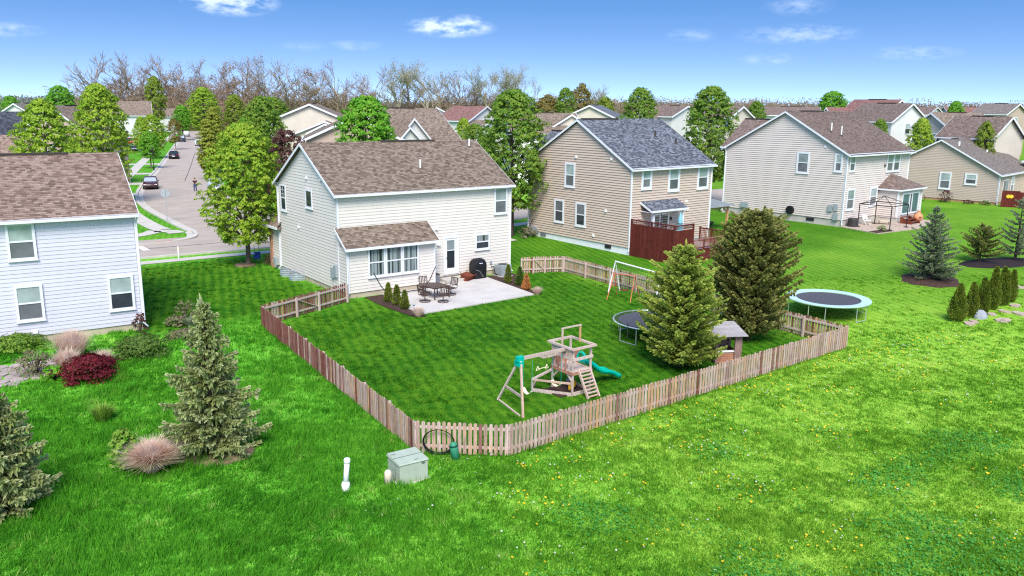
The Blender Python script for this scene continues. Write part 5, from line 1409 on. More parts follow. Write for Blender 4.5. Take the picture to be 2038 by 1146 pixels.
# ------------------------------------------------------------------ behind the greige house
CG, SG = math.cos(RAD(40.9)), math.sin(RAD(40.9))
def Cw(u, v, z=None):
    x, y = 28.52 + u * CG - v * SG, 70.66 + u * SG + v * CG
    return (x, y, tz(x, y) if z is None else z)
m = MB(); px = [(-.1, -.15), (-1.3, -3.9), (4.5, -4.7), (10.8, -3.3), (11.3, -.15)]
sheet('brick_patio', [Cw(*p)[:2] for p in px], .06, 'stone_tan', 'reddish paved patio behind the greige house', thick=.15)
sheet('patio_flower_bed', [Cw(*p)[:2] for p in ((-.9, -2.9), (-1.2, -3.8), (1.2, -4.1), (1.4, -3.2))], .075, 'mulch', 'dark planting bed at the paved patio corner')
ac_unit(Cw(.85, -.6), RAD(40.9), 'dark round air conditioner behind the greige house', 'dark_metal', True)
T = thing('gazebo_frame', 'bare black metal gazebo frame on the paved patio', 'gazebo', Cw(2.7, -2.3), RAD(40.9))
cs = [(-1.5, -1.4), (1.6, -1.4), (1.6, 1.4), (-1.5, 1.4)]
for x, y in cs: MB().tube([(x, y, 0), (x, y, 2.05)], .045, 6).obj('post', 'black_metal', T); MB().box(x - .15, x + .15, y - .15, y + .15, 0, .12).obj('post_foot', 'black_metal', T)
for k in range(4): MB().tube([(*cs[k], 2.05), (*cs[(k + 1) % 4], 2.05)], .035, 6).obj('top_rail', 'black_metal', T); MB().tube([(*cs[k], 2.05), (0, 0, 2.75)], .025, 5).obj('rafter', 'black_metal', T)
T = thing('folding_chair', 'white slatted folding chair by the greige back wall', 'chair', Cw(3.0, -.8), RAD(20))
MB().box(-.25, .25, -.25, .25, .4, .44).obj('seat', 'white_paint', T)
for s in (-1, 1):
    MB().tube([(s * .25, -.3, 0), (s * .25, .25, .62), (s * .25, .32, .95)], .02, 5).obj('frame', 'white_paint', T); MB().tube([(s * .25, .3, 0), (s * .25, -.25, .6)], .02, 5).obj('frame', 'white_paint', T)
for k in range(4): MB().box(-.24, .24, .27, .29, .55 + k * .1, .62 + k * .1).obj('slat', 'white_paint', T)
T = thing('lounge_chair', 'tan canvas lounge chair on the paved patio', 'chair', Cw(4.7, -1.5), RAD(70))
MB().hexa([(-.3, -.5, .3), (.3, -.5, .3), (.3, .3, .34), (-.3, .3, .34), (-.3, -.5, .36), (.3, -.5, .36), (.3, .3, .40), (-.3, .3, .40)]).obj('seat', 'canvas', T)
MB().hexa([(-.3, .3, .36), (.3, .3, .36), (.3, .34, .38), (-.3, .34, .38), (-.3, .7, .95), (.3, .7, .95), (.3, .74, .97), (-.3, .74, .97)]).obj('backrest', 'canvas', T)
for sx in (-.3, .3):
    for y in (-.45, .35): MB().tube([(sx, y, .32), (sx, y, 0)], .02, 5).obj('leg', 'dark_metal', T)
T = thing('patio_steps', 'brown wooden steps below the sliding door of the greige house', 'steps', Cw(7.3, -2.3), RAD(40.9))
for k in range(3): MB().box(-.9, .7, -.3 - .32 * k, .0 - .32 * k, .62 - .2 * k, .68 - .2 * k).obj('tread', 'rust_brown', T)
for x in (-.9, .66): MB().hexa([(x, -1.0, 0), (x + .04, -1.0, 0), (x + .04, .1, 0), (x, .1, 0), (x, -1.0, .25), (x + .04, -1.0, .25), (x + .04, .1, .66), (x, .1, .66)]).obj('stringer', 'rust_brown', T)
T = thing('covered_kettle_grill', 'black covered grill at the end of the paved patio', 'grill', Cw(10.6, -1.5)); MB().lathe([(.4, 0), (.45, .5), (.42, .85), (.25, 1.02), (0, 1.05)], 14).obj('cover', 'grill_cover', T); MB().box(-.5, .5, -.06, .06, .62, .68).obj('shelf', 'black_metal', T)
T = thing('clay_pot', 'round terracotta chiminea next to the covered grill', 'chiminea', Cw(9.9, -2.3)); MB().lathe([(.18, 0), (.38, .2), (.42, .42), (.32, .62), (.16, .74), (.15, .9), (.19, .95)], 16).obj('body', 'terracotta', T, True); MB().lathe([(.14, .0), (.14, .02)], 10, (0, -.40, .42)).obj('mouth', 'dark_opening', T)
# ------------------------------------------------------------------ at the sand house
T = thing('red_board_fence', 'red board fence with yellow ornament beside the sand house', 'fence', (52.2, 87.6, tz(52.2, 87.6)), math.atan2(-1.2, 3.6))
for k in range(30): MB().box(k * .19, k * .19 + .18, -.02, .02, 0, 1.75 - (.0 if k < 9 else .12)).obj('board', 'red_board', T)
for z in (.3, 1.3): MB().box(0, 5.7, .02, .07, z, z + .1).obj('rail', 'red_stain', T)
T = thing('wall_ornament', 'yellow butterfly-shaped ornament on the red board fence', 'ornament', (52.9, 87.3, tz(53, 87) + 1.15), math.atan2(-1.2, 3.6))
for sx in (-1, 1):
    MB().lathe([(.0, -.02), (.2, -.01), (.2, .01), (0, .02)], 10, (sx * .15, 0, .0)).obj('wing', 'yellow_plastic', T)
for c in T.children: c.rotation_euler = (RAD(90), 0, 0)
T = thing('bicycle', 'black bicycle leaning by the sand house wall', 'bicycle', (45.9, 93.0, tz(45.9, 93)), RAD(135))
for x in (-.5, .5):
    w_ = MB().tube([(x + .33 * math.cos(a), 0, .34 + .33 * math.sin(a)) for a in [2 * math.pi * k / 18 for k in range(19)]], .03, 5, False).obj('wheel', 'tyre', T)
    mm = MB()
    for k in range(6): mm.tube([(x, 0, .34), (x + .32 * math.cos(k * 1.05), 0, .34 + .32 * math.sin(k * 1.05))], .005, 3)
    mm.obj('spokes', 'steel_tube', w_)
fr = MB(); fr.tube([(-.5, 0, .34), (-.15, 0, .32), (.38, 0, .78), (-.22, 0, .82), (-.5, 0, .34)], .022, 5); fr.tube([(-.15, 0, .32), (-.25, 0, .95)], .022, 5); fr.tube([(.5, 0, .34), (.36, 0, .98)], .022, 5); fr.obj('frame', 'black_metal', T)
MB().box(-.38, -.12, -.07, .07, .95, 1.0).obj('saddle', 'black_metal', T); MB().tube([(.36, -.28, 1.0), (.36, 0, .98), (.36, .28, 1.0)], .02, 5).obj('handlebar', 'black_metal', T)

# ------------------------------------------------------------------ vegetation builders
def rot_quads(c, n, size, rs, aspect=.6, bend=.0):
    """leaf quads at centres c (k,3) facing n (k,3)"""
    k = len(c)
    n = n / (np.linalg.norm(n, axis=1, keepdims=True) + 1e-9)
    r = rs.normal(size=(k, 3)); t = np.cross(n, r); t /= np.linalg.norm(t, axis=1, keepdims=True) + 1e-9
    b = np.cross(n, t)
    s = (size * rs.uniform(.65, 1.35, k))[:, None]
    p0 = c - t * s; p1 = c + b * s * aspect - n * s * .15; p2 = c + t * s; p3 = c - b * s * aspect - n * s * .15
    return np.stack([p0, p1, p2, p3], 1).reshape(-1, 3)
def crown_points(rs, h, prof, nclump, nleaf, clump_r, squash=1., hollow=.45):
    """leaf centres and normals in clumps spread through a crown of profile prof(t) (radius at height t*h)"""
    C, Nn = [], []
    for i in range(nclump):
        t = rs.uniform(0, 1) ** .9
        R = prof(t)
        a = rs.uniform(0, 2 * math.pi); q = (hollow + (1 - hollow) * rs.uniform(0, 1) ** .6)
        R *= (.82 + .22 * (.5 + .5 * math.sin(3 * a + 7 * t + h)))*rs.uniform(.85, 1.12)
        c = np.array([math.cos(a) * R * q, math.sin(a) * R * q, t * h])
        cr = clump_r * rs.uniform(.6, 1.3)
        d = rs.normal(size=(nleaf, 3)); d /= np.linalg.norm(d, axis=1, keepdims=True)
        d[:, 2] = np.abs(d[:, 2]) * .9 - .25
        rr = cr * rs.uniform(.3, 1., (nleaf, 1)) ** .5
        C.append(c + d * rr * np.array([1, 1, squash]))
        o = np.array([c[0], c[1], .25 * R]); Nn.append(d + .6 * o / (np.linalg.norm(o) + 1e-6) + np.array([0, 0, .5]) + rs.normal(size=(nleaf, 3)) * .45)
    return np.concatenate(C), np.concatenate(Nn)
def limbs(m, rs, h0, h, prof, n, r0, up=.55):
    for i in range(n):
        t = rs.uniform(.12, .95); a = rs.uniform(0, 2 * math.pi); R = prof(t) * rs.uniform(.6, .95)
        z1 = h0 + t * h; zb = h0 + max(0, t - rs.uniform(.25, .45)) * h * .9
        x, y = math.cos(a) * R, math.sin(a) * R
        r = r0 * (1 - .75 * t)
        m.tube([(0, 0, zb), (x * .45, y * .45, zb + (z1 - zb) * up), (x, y, z1)], [r * .55, r * .35, r * .08], 5, False)
TREES = {}
def deciduous(kind, seed, h, trunk_h, prof, nclump, nleaf, clump_r, leaf, mat, bark='bark', nl=22, r0=.16, squash=1., hollow=.4):
    """one tree as an Empty with trunk and crown; copies share the meshes"""
    rs = np.random.RandomState(seed)
    T = bpy.data.objects.new('tree', None); COL.objects.link(T)
    m = MB(); ch = h - trunk_h
    m.tube([(0, 0, -.15), (0, 0, .15), (.03, .02, trunk_h), (-.04, .03, trunk_h + ch * .45), (0, 0, trunk_h + ch * .93)], [r0 * 1.5, r0 * 1.1, r0 * .9, r0 * .55, r0 * .1], 8)
    limbs(m, rs, trunk_h, ch, prof, nl, r0)
    m.obj('trunk', bark, T, True)
    c, n = crown_points(rs, ch, prof, nclump, nleaf, clump_r, squash, hollow)
    c[:, 2] += trunk_h
    bigmesh('crown', rot_quads(c, n, leaf, rs), 4, mat, T)
    TREES[kind] = [T, False, h]
    return T
def plant_tree(kind, name, label, x, y, h, wscale=1., group=None, rz=None, cat='tree', z=None):
    T, used, h0 = TREES[kind]
    s = h / h0
    if not used:
        o = T; TREES[kind][1] = True
    else: o = copy_tree(T)
    o.name = name
    for k in ('label', 'category', 'group'):
        if k in o: del o[k]
    o.location = (x, y, tz(x, y) if z is None else z); o.scale = (s * wscale, s * wscale, s)
    o.rotation_euler = (0, 0, rnd.uniform(0, 6.28) if rz is None else rz)
    return tag(o, label, cat, group)
def egg(R, p=.40, k=2.2, e=.58): return lambda t: R * (max(.02, 1 - ((p - t) / (p * 1.22)) ** 2) ** .5 if t < p else max(.015, 1 - ((t - p) / (1.01 - p)) ** k) ** e)
pear = egg(3.0)
pyr = egg(2.65, .34, 1.9, .62)
roundp = lambda t: 2.7 * math.sqrt(max(.03, 1 - (2 * t - .85) ** 2 / 1.35))
colm = lambda t: 1.5 * (min(1, (t + .05) / .25)) ** .6 * max(.02, 1 - max(0, t - .45) / .6) ** .6
low = lambda t: 2.4 * math.sqrt(max(.02, 1 - t * t))
deciduous('pear_big', 3, 9.4, 1.55, pear, 1650, 22, .25, .086, 'leaf_pear', nl=34, r0=.17)
deciduous('pear_deep', 4, 10.5, 2.0, pear, 1350, 20, .27, .095, 'leaf_deep', 'bark_dark', nl=34, r0=.17)
deciduous('pear_mid', 5, 9.0, 1.6, pyr, 1050, 18, .28, .10, 'leaf_pear', nl=20, r0=.14)
deciduous('round_bright', 6, 9.0, 2.6, roundp, 800, 20, .34, .115, 'leaf_bright', nl=24, r0=.16)
deciduous('round_yellow', 7, 9.0, 2.2, roundp, 330, 24, .5, .15, 'leaf_yellow', nl=22, r0=.16)
deciduous('willow', 8, 8.0, 1.0, colm, 620, 22, .30, .10, 'leaf_willow', nl=20, r0=.13)
deciduous('olive', 9, 8.0, 1.8, roundp, 240, 22, .5, .14, 'leaf_olive', 'bark_pink', nl=34, r0=.13)
deciduous('bronze', 10, 6.5, 1.2, roundp, 330, 24, .36, .10, 'leaf_bronze', 'bark_dark', nl=26, r0=.11)

plant_tree('pear_big', 'pear_tree', 'tall yellow-green pear tree standing left of the cream house', -18.2, 55.42, 9.5, .93, rz=.4)
plant_tree('pear_deep', 'pear_tree', 'tall dark pear tree between the cream house and the tan house', -.1, 67.0, 11.7, .92)
plant_tree('pear_deep', 'pear_tree', 'tall pear tree between the tan house and the greige house', 20.8, 88.5, 12.1, .88)
plant_tree('pear_deep', 'pear_tree', 'pear tree behind the big pear, right of the street', -28.6, 95, 11.2, .85)
plant_tree('round_bright', 'maple_tree', 'bright green round tree rising behind the cream house roof', -12.9, 72.5, 11.2, .86)
plant_tree('pear_deep', 'pear_tree', 'pear tree rising behind the blue-grey roof of the tan house', 18.8, 125, 12.4, .88)
plant_tree('pear_deep', 'pear_tree', 'slim pear tree on the skyline left of the cream gabled house', 9.1, 150, 11.9, .66)
plant_tree('pear_mid', 'pear_tree', 'pear tree behind the left end of the pale blue house roof', -42.4, 75, 10.9, .93)
plant_tree('pear_mid', 'pear_tree', 'tall sparse pear tree beside the tan-sided house porch', -43.8, 88, 12.5, .88)
plant_tree('round_bright', 'maple_tree', 'small bright green street tree by the sidewalk lamp post', -59.8, 136, 6.0, .95)
plant_tree('pear_mid', 'pear_tree', 'slim dark street tree behind the small bright one', -74.4, 166, 7.8, .8)
plant_tree('pear_mid', 'pear_tree', 'broad street tree between the slim dark tree and the parked cars', -69.6, 160, 8.3, 1.15)
plant_tree('olive', 'street_tree', 'small grey-green street tree beside the two far parked cars', -77.6, 190, 6.8, .8)
plant_tree('round_bright', 'maple_tree', 'bright round tree near the far end of the street', -94.0, 236, 9.7, .9)
plant_tree('pear_mid', 'pear_tree', 'large broad tree at the far end of the street', -92.8, 250, 14.8, 1.25)
plant_tree('willow', 'willow_tree', 'pale yellow-green willow-like tree right of the street', -46.9, 130, 10, 1.0)
plant_tree('willow', 'willow_tree', 'second pale yellow-green tree overhanging the street', -43.5, 118, 8.4, 1.1)
plant_tree('round_yellow', 'maple_tree', 'yellow-green tree in front of the wood, right of the street end', -87.5, 262, 12.8, .9)
plant_tree('round_bright', 'maple_tree', 'low bright green tree behind the willow-like trees', -61, 190, 7.5, 1.0)
plant_tree('round_bright', 'maple_tree', 'bright green tree cut by the left picture edge', -138.4, 230, 11.6, .85)
plant_tree('round_bright', 'maple_tree', 'broad bright green tree on the skyline at the left', -141, 260, 14.9, 1.05)
plant_tree('round_yellow', 'poplar_tree', 'pale lime tree standing before the brown wood', -122, 285, 18.5, .62)
plant_tree('round_bright', 'maple_tree', 'bright green tree on the skyline behind the greige roof', 72.8, 192, 11.6, 1.05)
plant_tree('pear_mid', 'pear_tree', 'olive-green tree right of that bright skyline tree', 75.8, 185, 9.2, .9)
plant_tree('pear_mid', 'pear_tree', 'olive shrub-like tree before the grey gabled house', 48.9, 100, 8.8, .72)
plant_tree('pear_deep', 'pear_tree', 'small dark tree at the foot of the white gable end', 45.2, 103, 8.6, .6)
plant_tree('pear_deep', 'pear_tree', 'small tree over the greige house front roof', 39, 135, 9.5, .75)
plant_tree('olive', 'street_tree', 'olive-brown tree left of the slim skyline pear tree', 6.0, 152, 10.5, .9)
plant_tree('olive', 'street_tree', 'rust-olive tree behind the cream gabled slate-roof house', 13.6, 170, 12.0, .62)
plant_tree('round_yellow', 'maple_tree', 'soft green tree between the slate roof and the pear tree', 16.2, 150, 10.0, .72)
plant_tree('pear_deep', 'evergreen_tree', 'dark evergreen beside the reddish-brown roof', -4.9, 105, 7.6, .9)
plant_tree('pear_deep', 'evergreen_tree', 'darker evergreen below the white house windows', -3.2, 101, 6.4, 1.0)
plant_tree('pear_mid', 'evergreen_tree', 'grey-green evergreen left of the dark evergreens', -6.6, 109, 8.2, .7)
plant_tree('bronze', 'plum_tree', 'bronze-purple tree beyond the gable of the cream house', -21.3, 77.5, 8.2, .72)
plant_tree('bronze', 'plum_tree', 'small bronze tree touching the cream gable', -22.6, 72, 6.6, .6)
plant_tree('round_yellow', 'maple_tree', 'thin yellow-green tree before the umber roof', 55.5, 98, 8.3, .5)
plant_tree('round_bright', 'maple_tree', 'lime tree far on the right skyline', 100, 190, 9.8, .7)
plant_tree('pear_mid', 'pear_tree', 'round tree beside the pear behind the street bend', -52, 168, 9.5, 1.0)
plant_tree('pear_deep', 'pear_tree', 'dense tree right of the pale willow-like trees', -37, 128, 11.5, 1.05)

# ------------------------------------------------------------------ bare trees of the wood
def bare_tree(seed, h, mat, spread=.42, twig=True, leaves=None):
    rs = random.Random(seed); m = MB(); tips = []
    def grow(p, d, L, r, depth):
        n = 3; pts = [p]; q = Vector(p); dd = Vector(d)
        for k in range(n):
            dd = (dd + Vector((rs.uniform(-.16, .16), rs.uniform(-.16, .16), rs.uniform(-.02, .10)))).normalized()
            q = q + dd * (L / n); pts.append(tuple(q))
        m.tube(pts, [r * (1 - .45 * k / n) for k in range(n + 1)], 5 if depth < 2 else 3, False)
        if depth >= 5: tips.append(tuple(q)); return
        nb = rs.choice((2, 3, 3)) if depth < 3 else 4
        for k in range(nb):
            a = rs.uniform(0, 6.28); sp = spread * rs.uniform(.6, 1.35)
            side = Vector((math.cos(a), math.sin(a), 0)); nd = (dd * 1. + side * sp * 1.5).normalized()
            j = rs.choice((1, 2, 3, 3)); grow(pts[j], nd, L * rs.uniform(.55, .82), max(.03, r * .58), depth + 1)
    T = bpy.data.objects.new('bare_tree', None); COL.objects.link(T)
    grow((0, 0, -.2), (0, 0, 1), h * .33, h * .017, 0)
    zmax = max(v[2] for v in m.v); k = h / zmax
    m.v = [(x * k, y * k, z * k) for x, y, z in m.v]
    m.obj('trunk', mat, T)
    if leaves:
        rs2 = np.random.RandomState(seed); c = np.repeat(np.array(tips) * k, 5, 0); c = c + rs2.normal(size=c.shape) * .45
        bigmesh('crown', rot_quads(c, rs2.normal(size=c.shape), .16, rs2), 4, leaves, T)
    TREES['bare%d' % seed] = [T, False, h]
for sd, mt, lv in ((31, 'bark_grey', None), (32, 'bark_pink', 'brush_brown'), (33, 'bark_grey', None), (34, 'bark_pink', 'brush_brown'), (35, 'bark_pale', 'catkin_pale'), (36, 'bark_grey', 'brush_brown')):
    bare_tree(sd, 20., mt, .36 + .03 * (sd % 3), leaves=lv)
ORD = ['first', 'second', 'third', 'fourth', 'fifth', 'sixth', 'seventh', 'eighth', 'ninth', 'tenth', 'eleventh', 'twelfth', 'thirteenth', 'fourteenth', 'fifteenth', 'sixteenth', 'seventeenth', 'eighteenth', 'nineteenth', 'twentieth']
ORD += ['twenty-' + o for o in ORD[:9]] + ['thirtieth'] + ['thirty-' + o for o in ORD[:9]] + ['fortieth'] + ['forty-' + o for o in ORD[:9]] + ['fiftieth'] + ['fifty-' + o for o in ORD[:9]]
# (x as seen along the skyline in degrees left(-)/right(+), distance, height, kind)
wood = []
def deg(px): return math.degrees(math.atan((px - 1019) / 1628. / .976))
for px, top, dist, kd in ((240, 110, 320, 31), (262, 128, 335, 33), (283, 120, 330, 31), (305, 112, 325, 33), (330, 140, 345, 34), (352, 118, 330, 31), (371, 116, 340, 33), (395, 132, 330, 32), (418, 126, 340, 32), (440, 124, 325, 34),
                          (463, 130, 340, 32), (485, 116, 330, 34), (497, 118, 345, 33), (512, 138, 335, 32), (540, 135, 330, 31), (566, 121, 320, 33), (590, 122, 325, 31), (617, 140, 340, 32), (633, 137, 325, 34), (655, 143, 330, 31), (676, 138, 325, 34),
                          (700, 124, 320, 33), (725, 150, 345, 32), (738, 172, 340, 32), (768, 134, 330, 31), (800, 128, 320, 35), (812, 140, 335, 32), (830, 145, 330, 33), (857, 138, 320, 35), (882, 136, 325, 35), (905, 150, 325, 31), (920, 148, 335, 33), (940, 158, 330, 36),
                          (968, 140, 320, 35), (992, 141, 325, 35), (1015, 138, 320, 35), (1035, 150, 320, 35), (1085, 188, 300, 36), (1178, 174, 290, 35), (1188, 178, 300, 31),
                          (1478, 196, 420, 36), (1500, 199, 420, 31), (1525, 206, 430, 36), (1610, 204, 430, 36)):
    wood.append((px, top, dist, kd))
wood.sort()
for i, (px, top, dist, kd) in enumerate(wood):
    y = dist; x = y * (px - 1019) / 1628. / .976
    hz = 208.7 + (px - 1019) * .01253
    z = 11 + (hz - top) / 1628. * y * 1.03
    z0 = tz(x, y)
    plant_tree('bare%d' % kd, 'bare_tree', 'bare tree on the skyline, %s from the left in the long wood' % ORD[i], x, y, max(5, z - z0) * 1.02, 1.15 if kd != 35 else .95, 'bare trees of the skyline wood')
# undergrowth and far tree lines: masses nobody could count
def thicket(name, label, pts, mat, n, leaf, seed, aspect=.6, power=.7):
    rs = np.random.RandomState(seed); C = []
    for (x0, y0, x1, y1, h, w) in pts:
        k = int(n * math.hypot(x1 - x0, y1 - y0)); t = rs.uniform(0, 1, k)
        Lr = math.hypot(x1 - x0, y1 - y0) / 60.; hh = h * (.72 + .16 * np.sin(t * 23 * Lr + x0) * np.sin(t * 9.7 * Lr + 1) + .12 * np.sin(t * 71 * Lr) + .02 * rs.normal(size=k))
        X = x0 + (x1 - x0) * t + rs.normal(size=k) * w; Yv = y0 + (y1 - y0) * t + rs.normal(size=k) * w
        Zg = np.array([tz(a, b) for a, b in zip(X, Yv)]) if k < 40000 else 0
        C.append(np.stack([X, Yv, Zg + hh * rs.uniform(0, 1, k) ** power], 1))
    C = np.concatenate(C)
    o = bigmesh(name, rot_quads(C, rs.normal(size=C.shape) * np.array([1, 1, .35]), leaf, rs, aspect), 4, mat)
    return tag(o, label, None, None, 'stuff')
thicket('wood_undergrowth', 'brown tangled undergrowth at the foot of the bare wood', [(-172, 330, -104, 330, 21.0, 6), (-108, 330, -58, 330, 17., 5), (-62, 330, 8, 330, 14., 5), (-170, 318, -100, 318, 13, 4)], 'brush_brown', 260, .75, 1, .13, .6)
thicket('wood_saplings', 'green saplings scattered along the front of the bare wood', [(-175, 306, -62, 306, 7.5, 3.5), (-60, 306, 8, 306, 6.5, 3)], 'leaf_olive', 30, .34, 2)
thicket('far_woodland', 'far woodland along the horizon, haze put into its pale grey colour', [(-1100, 1000, 1100, 1000, 16, 14), (-520, 560, -190, 480, 14, 7), (40, 640, 620, 600, 13, 9)], 'far_wood_hazed', 44, .8, 3, .6, .45)
thicket('brown_far_wood', 'grey-brown leafless wood on the right horizon', [(20, 470, 330, 440, 14, 6)], 'brush_brown', 120, .5, 4, .4, .45)

# ------------------------------------------------------------------ conifers
def spruce(name, label, x, y, h, rmax, mat, seed, prof=None,  group=None, whorl=.23, nb=9, gap=1., droop=.25, power=.85, tipw=.5, lead=1., z=None, twl=.26, base=.03, wide=.045, hang=0.):
    rs = np.random.RandomState(seed)
    T = thing(name, label, 'spruce', (x, y, tz(x, y) if z is None else z), rs.uniform(0, 6), group)
    m = MB(); m.tube([(0, 0, -.1), (0, 0, h * .5), (0, 0, h * .98)], [h * .018 + .03, h * .011 + .02, .012], 7)
    V = []; TP = []
    zz = base * h + .1
    def card(p, d, L, w, tip):
        d = d / np.linalg.norm(d); r = rs.normal(size=3); a = np.cross(d, r); a /= np.linalg.norm(a); b = np.cross(d, a)
        e = p + d * L
        for k in (a, b):
            V.extend([p - k * w * .45, p + d * L * .55 - k * w, e, p + d * L * .55 + k * w]); TP.extend([0, tip * .35, tip, tip * .35])
    while zz < h * .985:
        t = zz / h
        # lower whorls reach out furthest; the crown keeps an uneven outline
        env = rmax * min(1, .55 + t * 4) * (1 - t) ** power if prof is None else rmax * prof(t)
        k = max(4, int(nb * (1 - .4 * t)))
        a0 = rs.uniform(0, 6.28)
        for i in range(k):
            if rs.uniform() > gap: continue
            a = a0 + 2 * math.pi * i / k + rs.normal() * .18
            L = max(.12, env * rs.uniform(.70, 1.10) * (1 + .14 * math.sin(2 * a + seed) + .10 * math.sin(5 * a + 9 * t + seed))); u = np.array([math.cos(a), math.sin(a), 0])
            rise = (.55 * t - droop * (1 - t)) + rs.normal() * .08
            n = max(3, int(L / .11)); pts = []
            for j in range(n + 1):
                s = j / n
                pts.append(u * (L * s) + np.array([0, 0, zz + L * (rise * s + .30 * s * s * (1 - t))]))
            m.tube([tuple(pts[0]), tuple(pts[n // 2]), tuple(pts[-1])], [.02 * (1 - t) + .006, .012, .004], 3, False)
            for j in range(1, n + 1):
                s = j / n; p = pts[j]; fw = pts[j] - pts[j - 1]; fw /= np.linalg.norm(fw)
                sd = np.cross(fw, [0, 0, 1]); sd /= np.linalg.norm(sd) + 1e-9
                reach = twl * (1.15 - .55 * s) * rs.uniform(.7, 1.25) * (.6 + .4 * min(1, L))
                tp = tipw * (.35 + .65 * s) * rs.uniform(.3, 1.)
                for sg in (-1, 1):
                    card(p, fw * .75 + sd * sg * rs.uniform(.5, 1.) + np.array([0, 0, rs.uniform(-.25, .2)]), reach, wide, tp)
                card(p, fw * .8 + np.array([0, 0, rs.uniform(.15, .6)]) + sd * rs.normal() * .3, reach * .8, wide, tp)
                for _ in range(int(hang * 2 * rs.uniform(.5, 1.5) + .5)): card(p, fw * rs.uniform(.1, .5) + np.array([0, 0, -1.]) + sd * rs.normal() * .35, reach * rs.uniform(.8, 1.4), wide, tp * rs.uniform(.4, 1.))
                if rs.uniform() < .5: card(p, fw * .5 + np.array([0, 0, -rs.uniform(.3, .8)]) + sd * rs.normal() * .4, reach * .8, wide, tp * .3)
        zz += whorl * rs.uniform(.75, 1.25) * (1 - .35 * t)
    for k in range(6): card(np.array([0, 0, h * (.93 + .01 * k)]), np.array([rs.normal() * .25, rs.normal() * .25, 1]), .18 * lead + .1, wide * .8, tipw)
    m.obj('trunk', 'bark_dark', T)
    bigmesh('foliage', np.array(V), 4, mat, T, np.array(TP))
    return T
spruce('spruce_tree', 'grey-green young spruce standing in the rough grass by the dry grass clump', -9.45, 24.3, 5.0, 1.55, 'spruce_blue', 101, nb=9, gap=.86, droop=.34, whorl=.21, tipw=.85, lead=1.8, twl=.3, wide=.05, hang=.8,
       prof=lambda t: (min(1, .62 + t * 3) * max(.05, 1 - t / .86) ** .62) if t < .70 else .36 * (1 - t) / .3 + .03)
spruce('spruce_tree', 'spruce at the left edge, cut off by the picture', -13.9, 20.4, 3.75, 1.35, 'spruce_blue', 102, nb=11, gap=.9, droop=.3, power=.6, whorl=.2, tipw=.85, twl=.3, wide=.05, hang=.8)
spruce('spruce_tree', 'yellow-green spruce in the yard beside the playhouse', 7.3, 33.95, 5.3, 1.95, 'spruce_green', 103, nb=14, gap=.95, droop=-.05, power=.5, tipw=.95, lead=2.0, whorl=.2, twl=.32, wide=.055,
       prof=lambda t: min(1, .78 + t * 1.2) * max(.03, 1 - t) ** .44 * (1. + .10 * math.sin(t * 19)) * (1. if t < .72 else .8))
spruce('spruce_tree', 'big dark rounded spruce behind the playhouse', 11.45, 38.2, 6.3, 1.82, 'spruce_dark', 104, nb=16, gap=1., droop=-.30, tipw=.8, whorl=.21, twl=.36, wide=.06,
       prof=lambda t: min(1, .72 + t * .75) * max(.04, 1 - max(0, t - .35) ** 2 / .43) ** .75)
spruce('spruce_tree', 'silvery spruce in the round mulch bed', 26.3, 50.6, 4.6, 1.85, 'spruce_silver', 105, nb=9, gap=.9, droop=.15, power=.75, tipw=.6)
spruce('spruce_tree', 'low flat-topped spruce in the long mulch bed', 31.9, 55.0, 2.5, 1.85, 'spruce_dark', 106, nb=9, gap=.85, droop=.05, power=.5, tipw=.5, base=.14)
spruce('spruce_tree', 'layered blue spruce in the long mulch bed by the right edge', 34.6, 55.5, 4.3, 1.9, 'spruce_silver', 107, nb=7, gap=.8, droop=.02, power=.75, whorl=.36, tipw=.5, base=.1)
def ellipse(cx, cy, rx, ry, rot, n=22, wob=.08, seed=0):
    rs = random.Random(seed); o = []
    for k in range(n):
        a = 2 * math.pi * k / n; r = 1 + rs.uniform(-wob, wob); x, y = rx * r * math.cos(a), ry * r * math.sin(a)
        o.append((cx + x * math.cos(rot) - y * math.sin(rot), cy + x * math.sin(rot) + y * math.cos(rot)))
    return o
def bed(name, poly, mat, label):
    m = MB(); cx = sum(p[0] for p in poly) / len(poly); cy = sum(p[1] for p in poly) / len(poly); n = len(poly)
    ring = [m.pts([(cx + (x - cx) * k, cy + (y - cy) * k, tz(cx + (x - cx) * k, cy + (y - cy) * k) + z) for x, y in poly]) for k, z in ((1, .0), (.96, .06), (.6, .11))]
    for a, b in zip(ring, ring[1:]):
        for q in range(n): m.f.append((a + q, a + (q + 1) % n, b + (q + 1) % n, b + q)); m.uv.append(None)
    m.f.append(tuple(ring[-1] + q for q in range(n))); m.uv.append(None)
    return tag(m.obj(name, mat, None, True), label, None, None, 'structure')
bed('mulch_bed_round', ellipse(26.3, 50.4, 1.75, 1.75, .3, seed=1), 'mulch', 'round brown mulch bed below the silvery spruce')
bed('mulch_bed_long', ellipse(33.4, 54.9, 3.4, 1.35, .28, seed=2), 'mulch_dark', 'long dark mulch bed at the right edge')
bed('soil_ring', ellipse(-9.3, 24.2, 1.2, .8, .3, seed=3), 'soil', 'bare soil at the foot of the foreground spruce')
bed('soil_ring_far', ellipse(-18.4, 55.3, .75, .75, 0, seed=4), 'soil', 'bare soil ring at the foot of the tall pear')

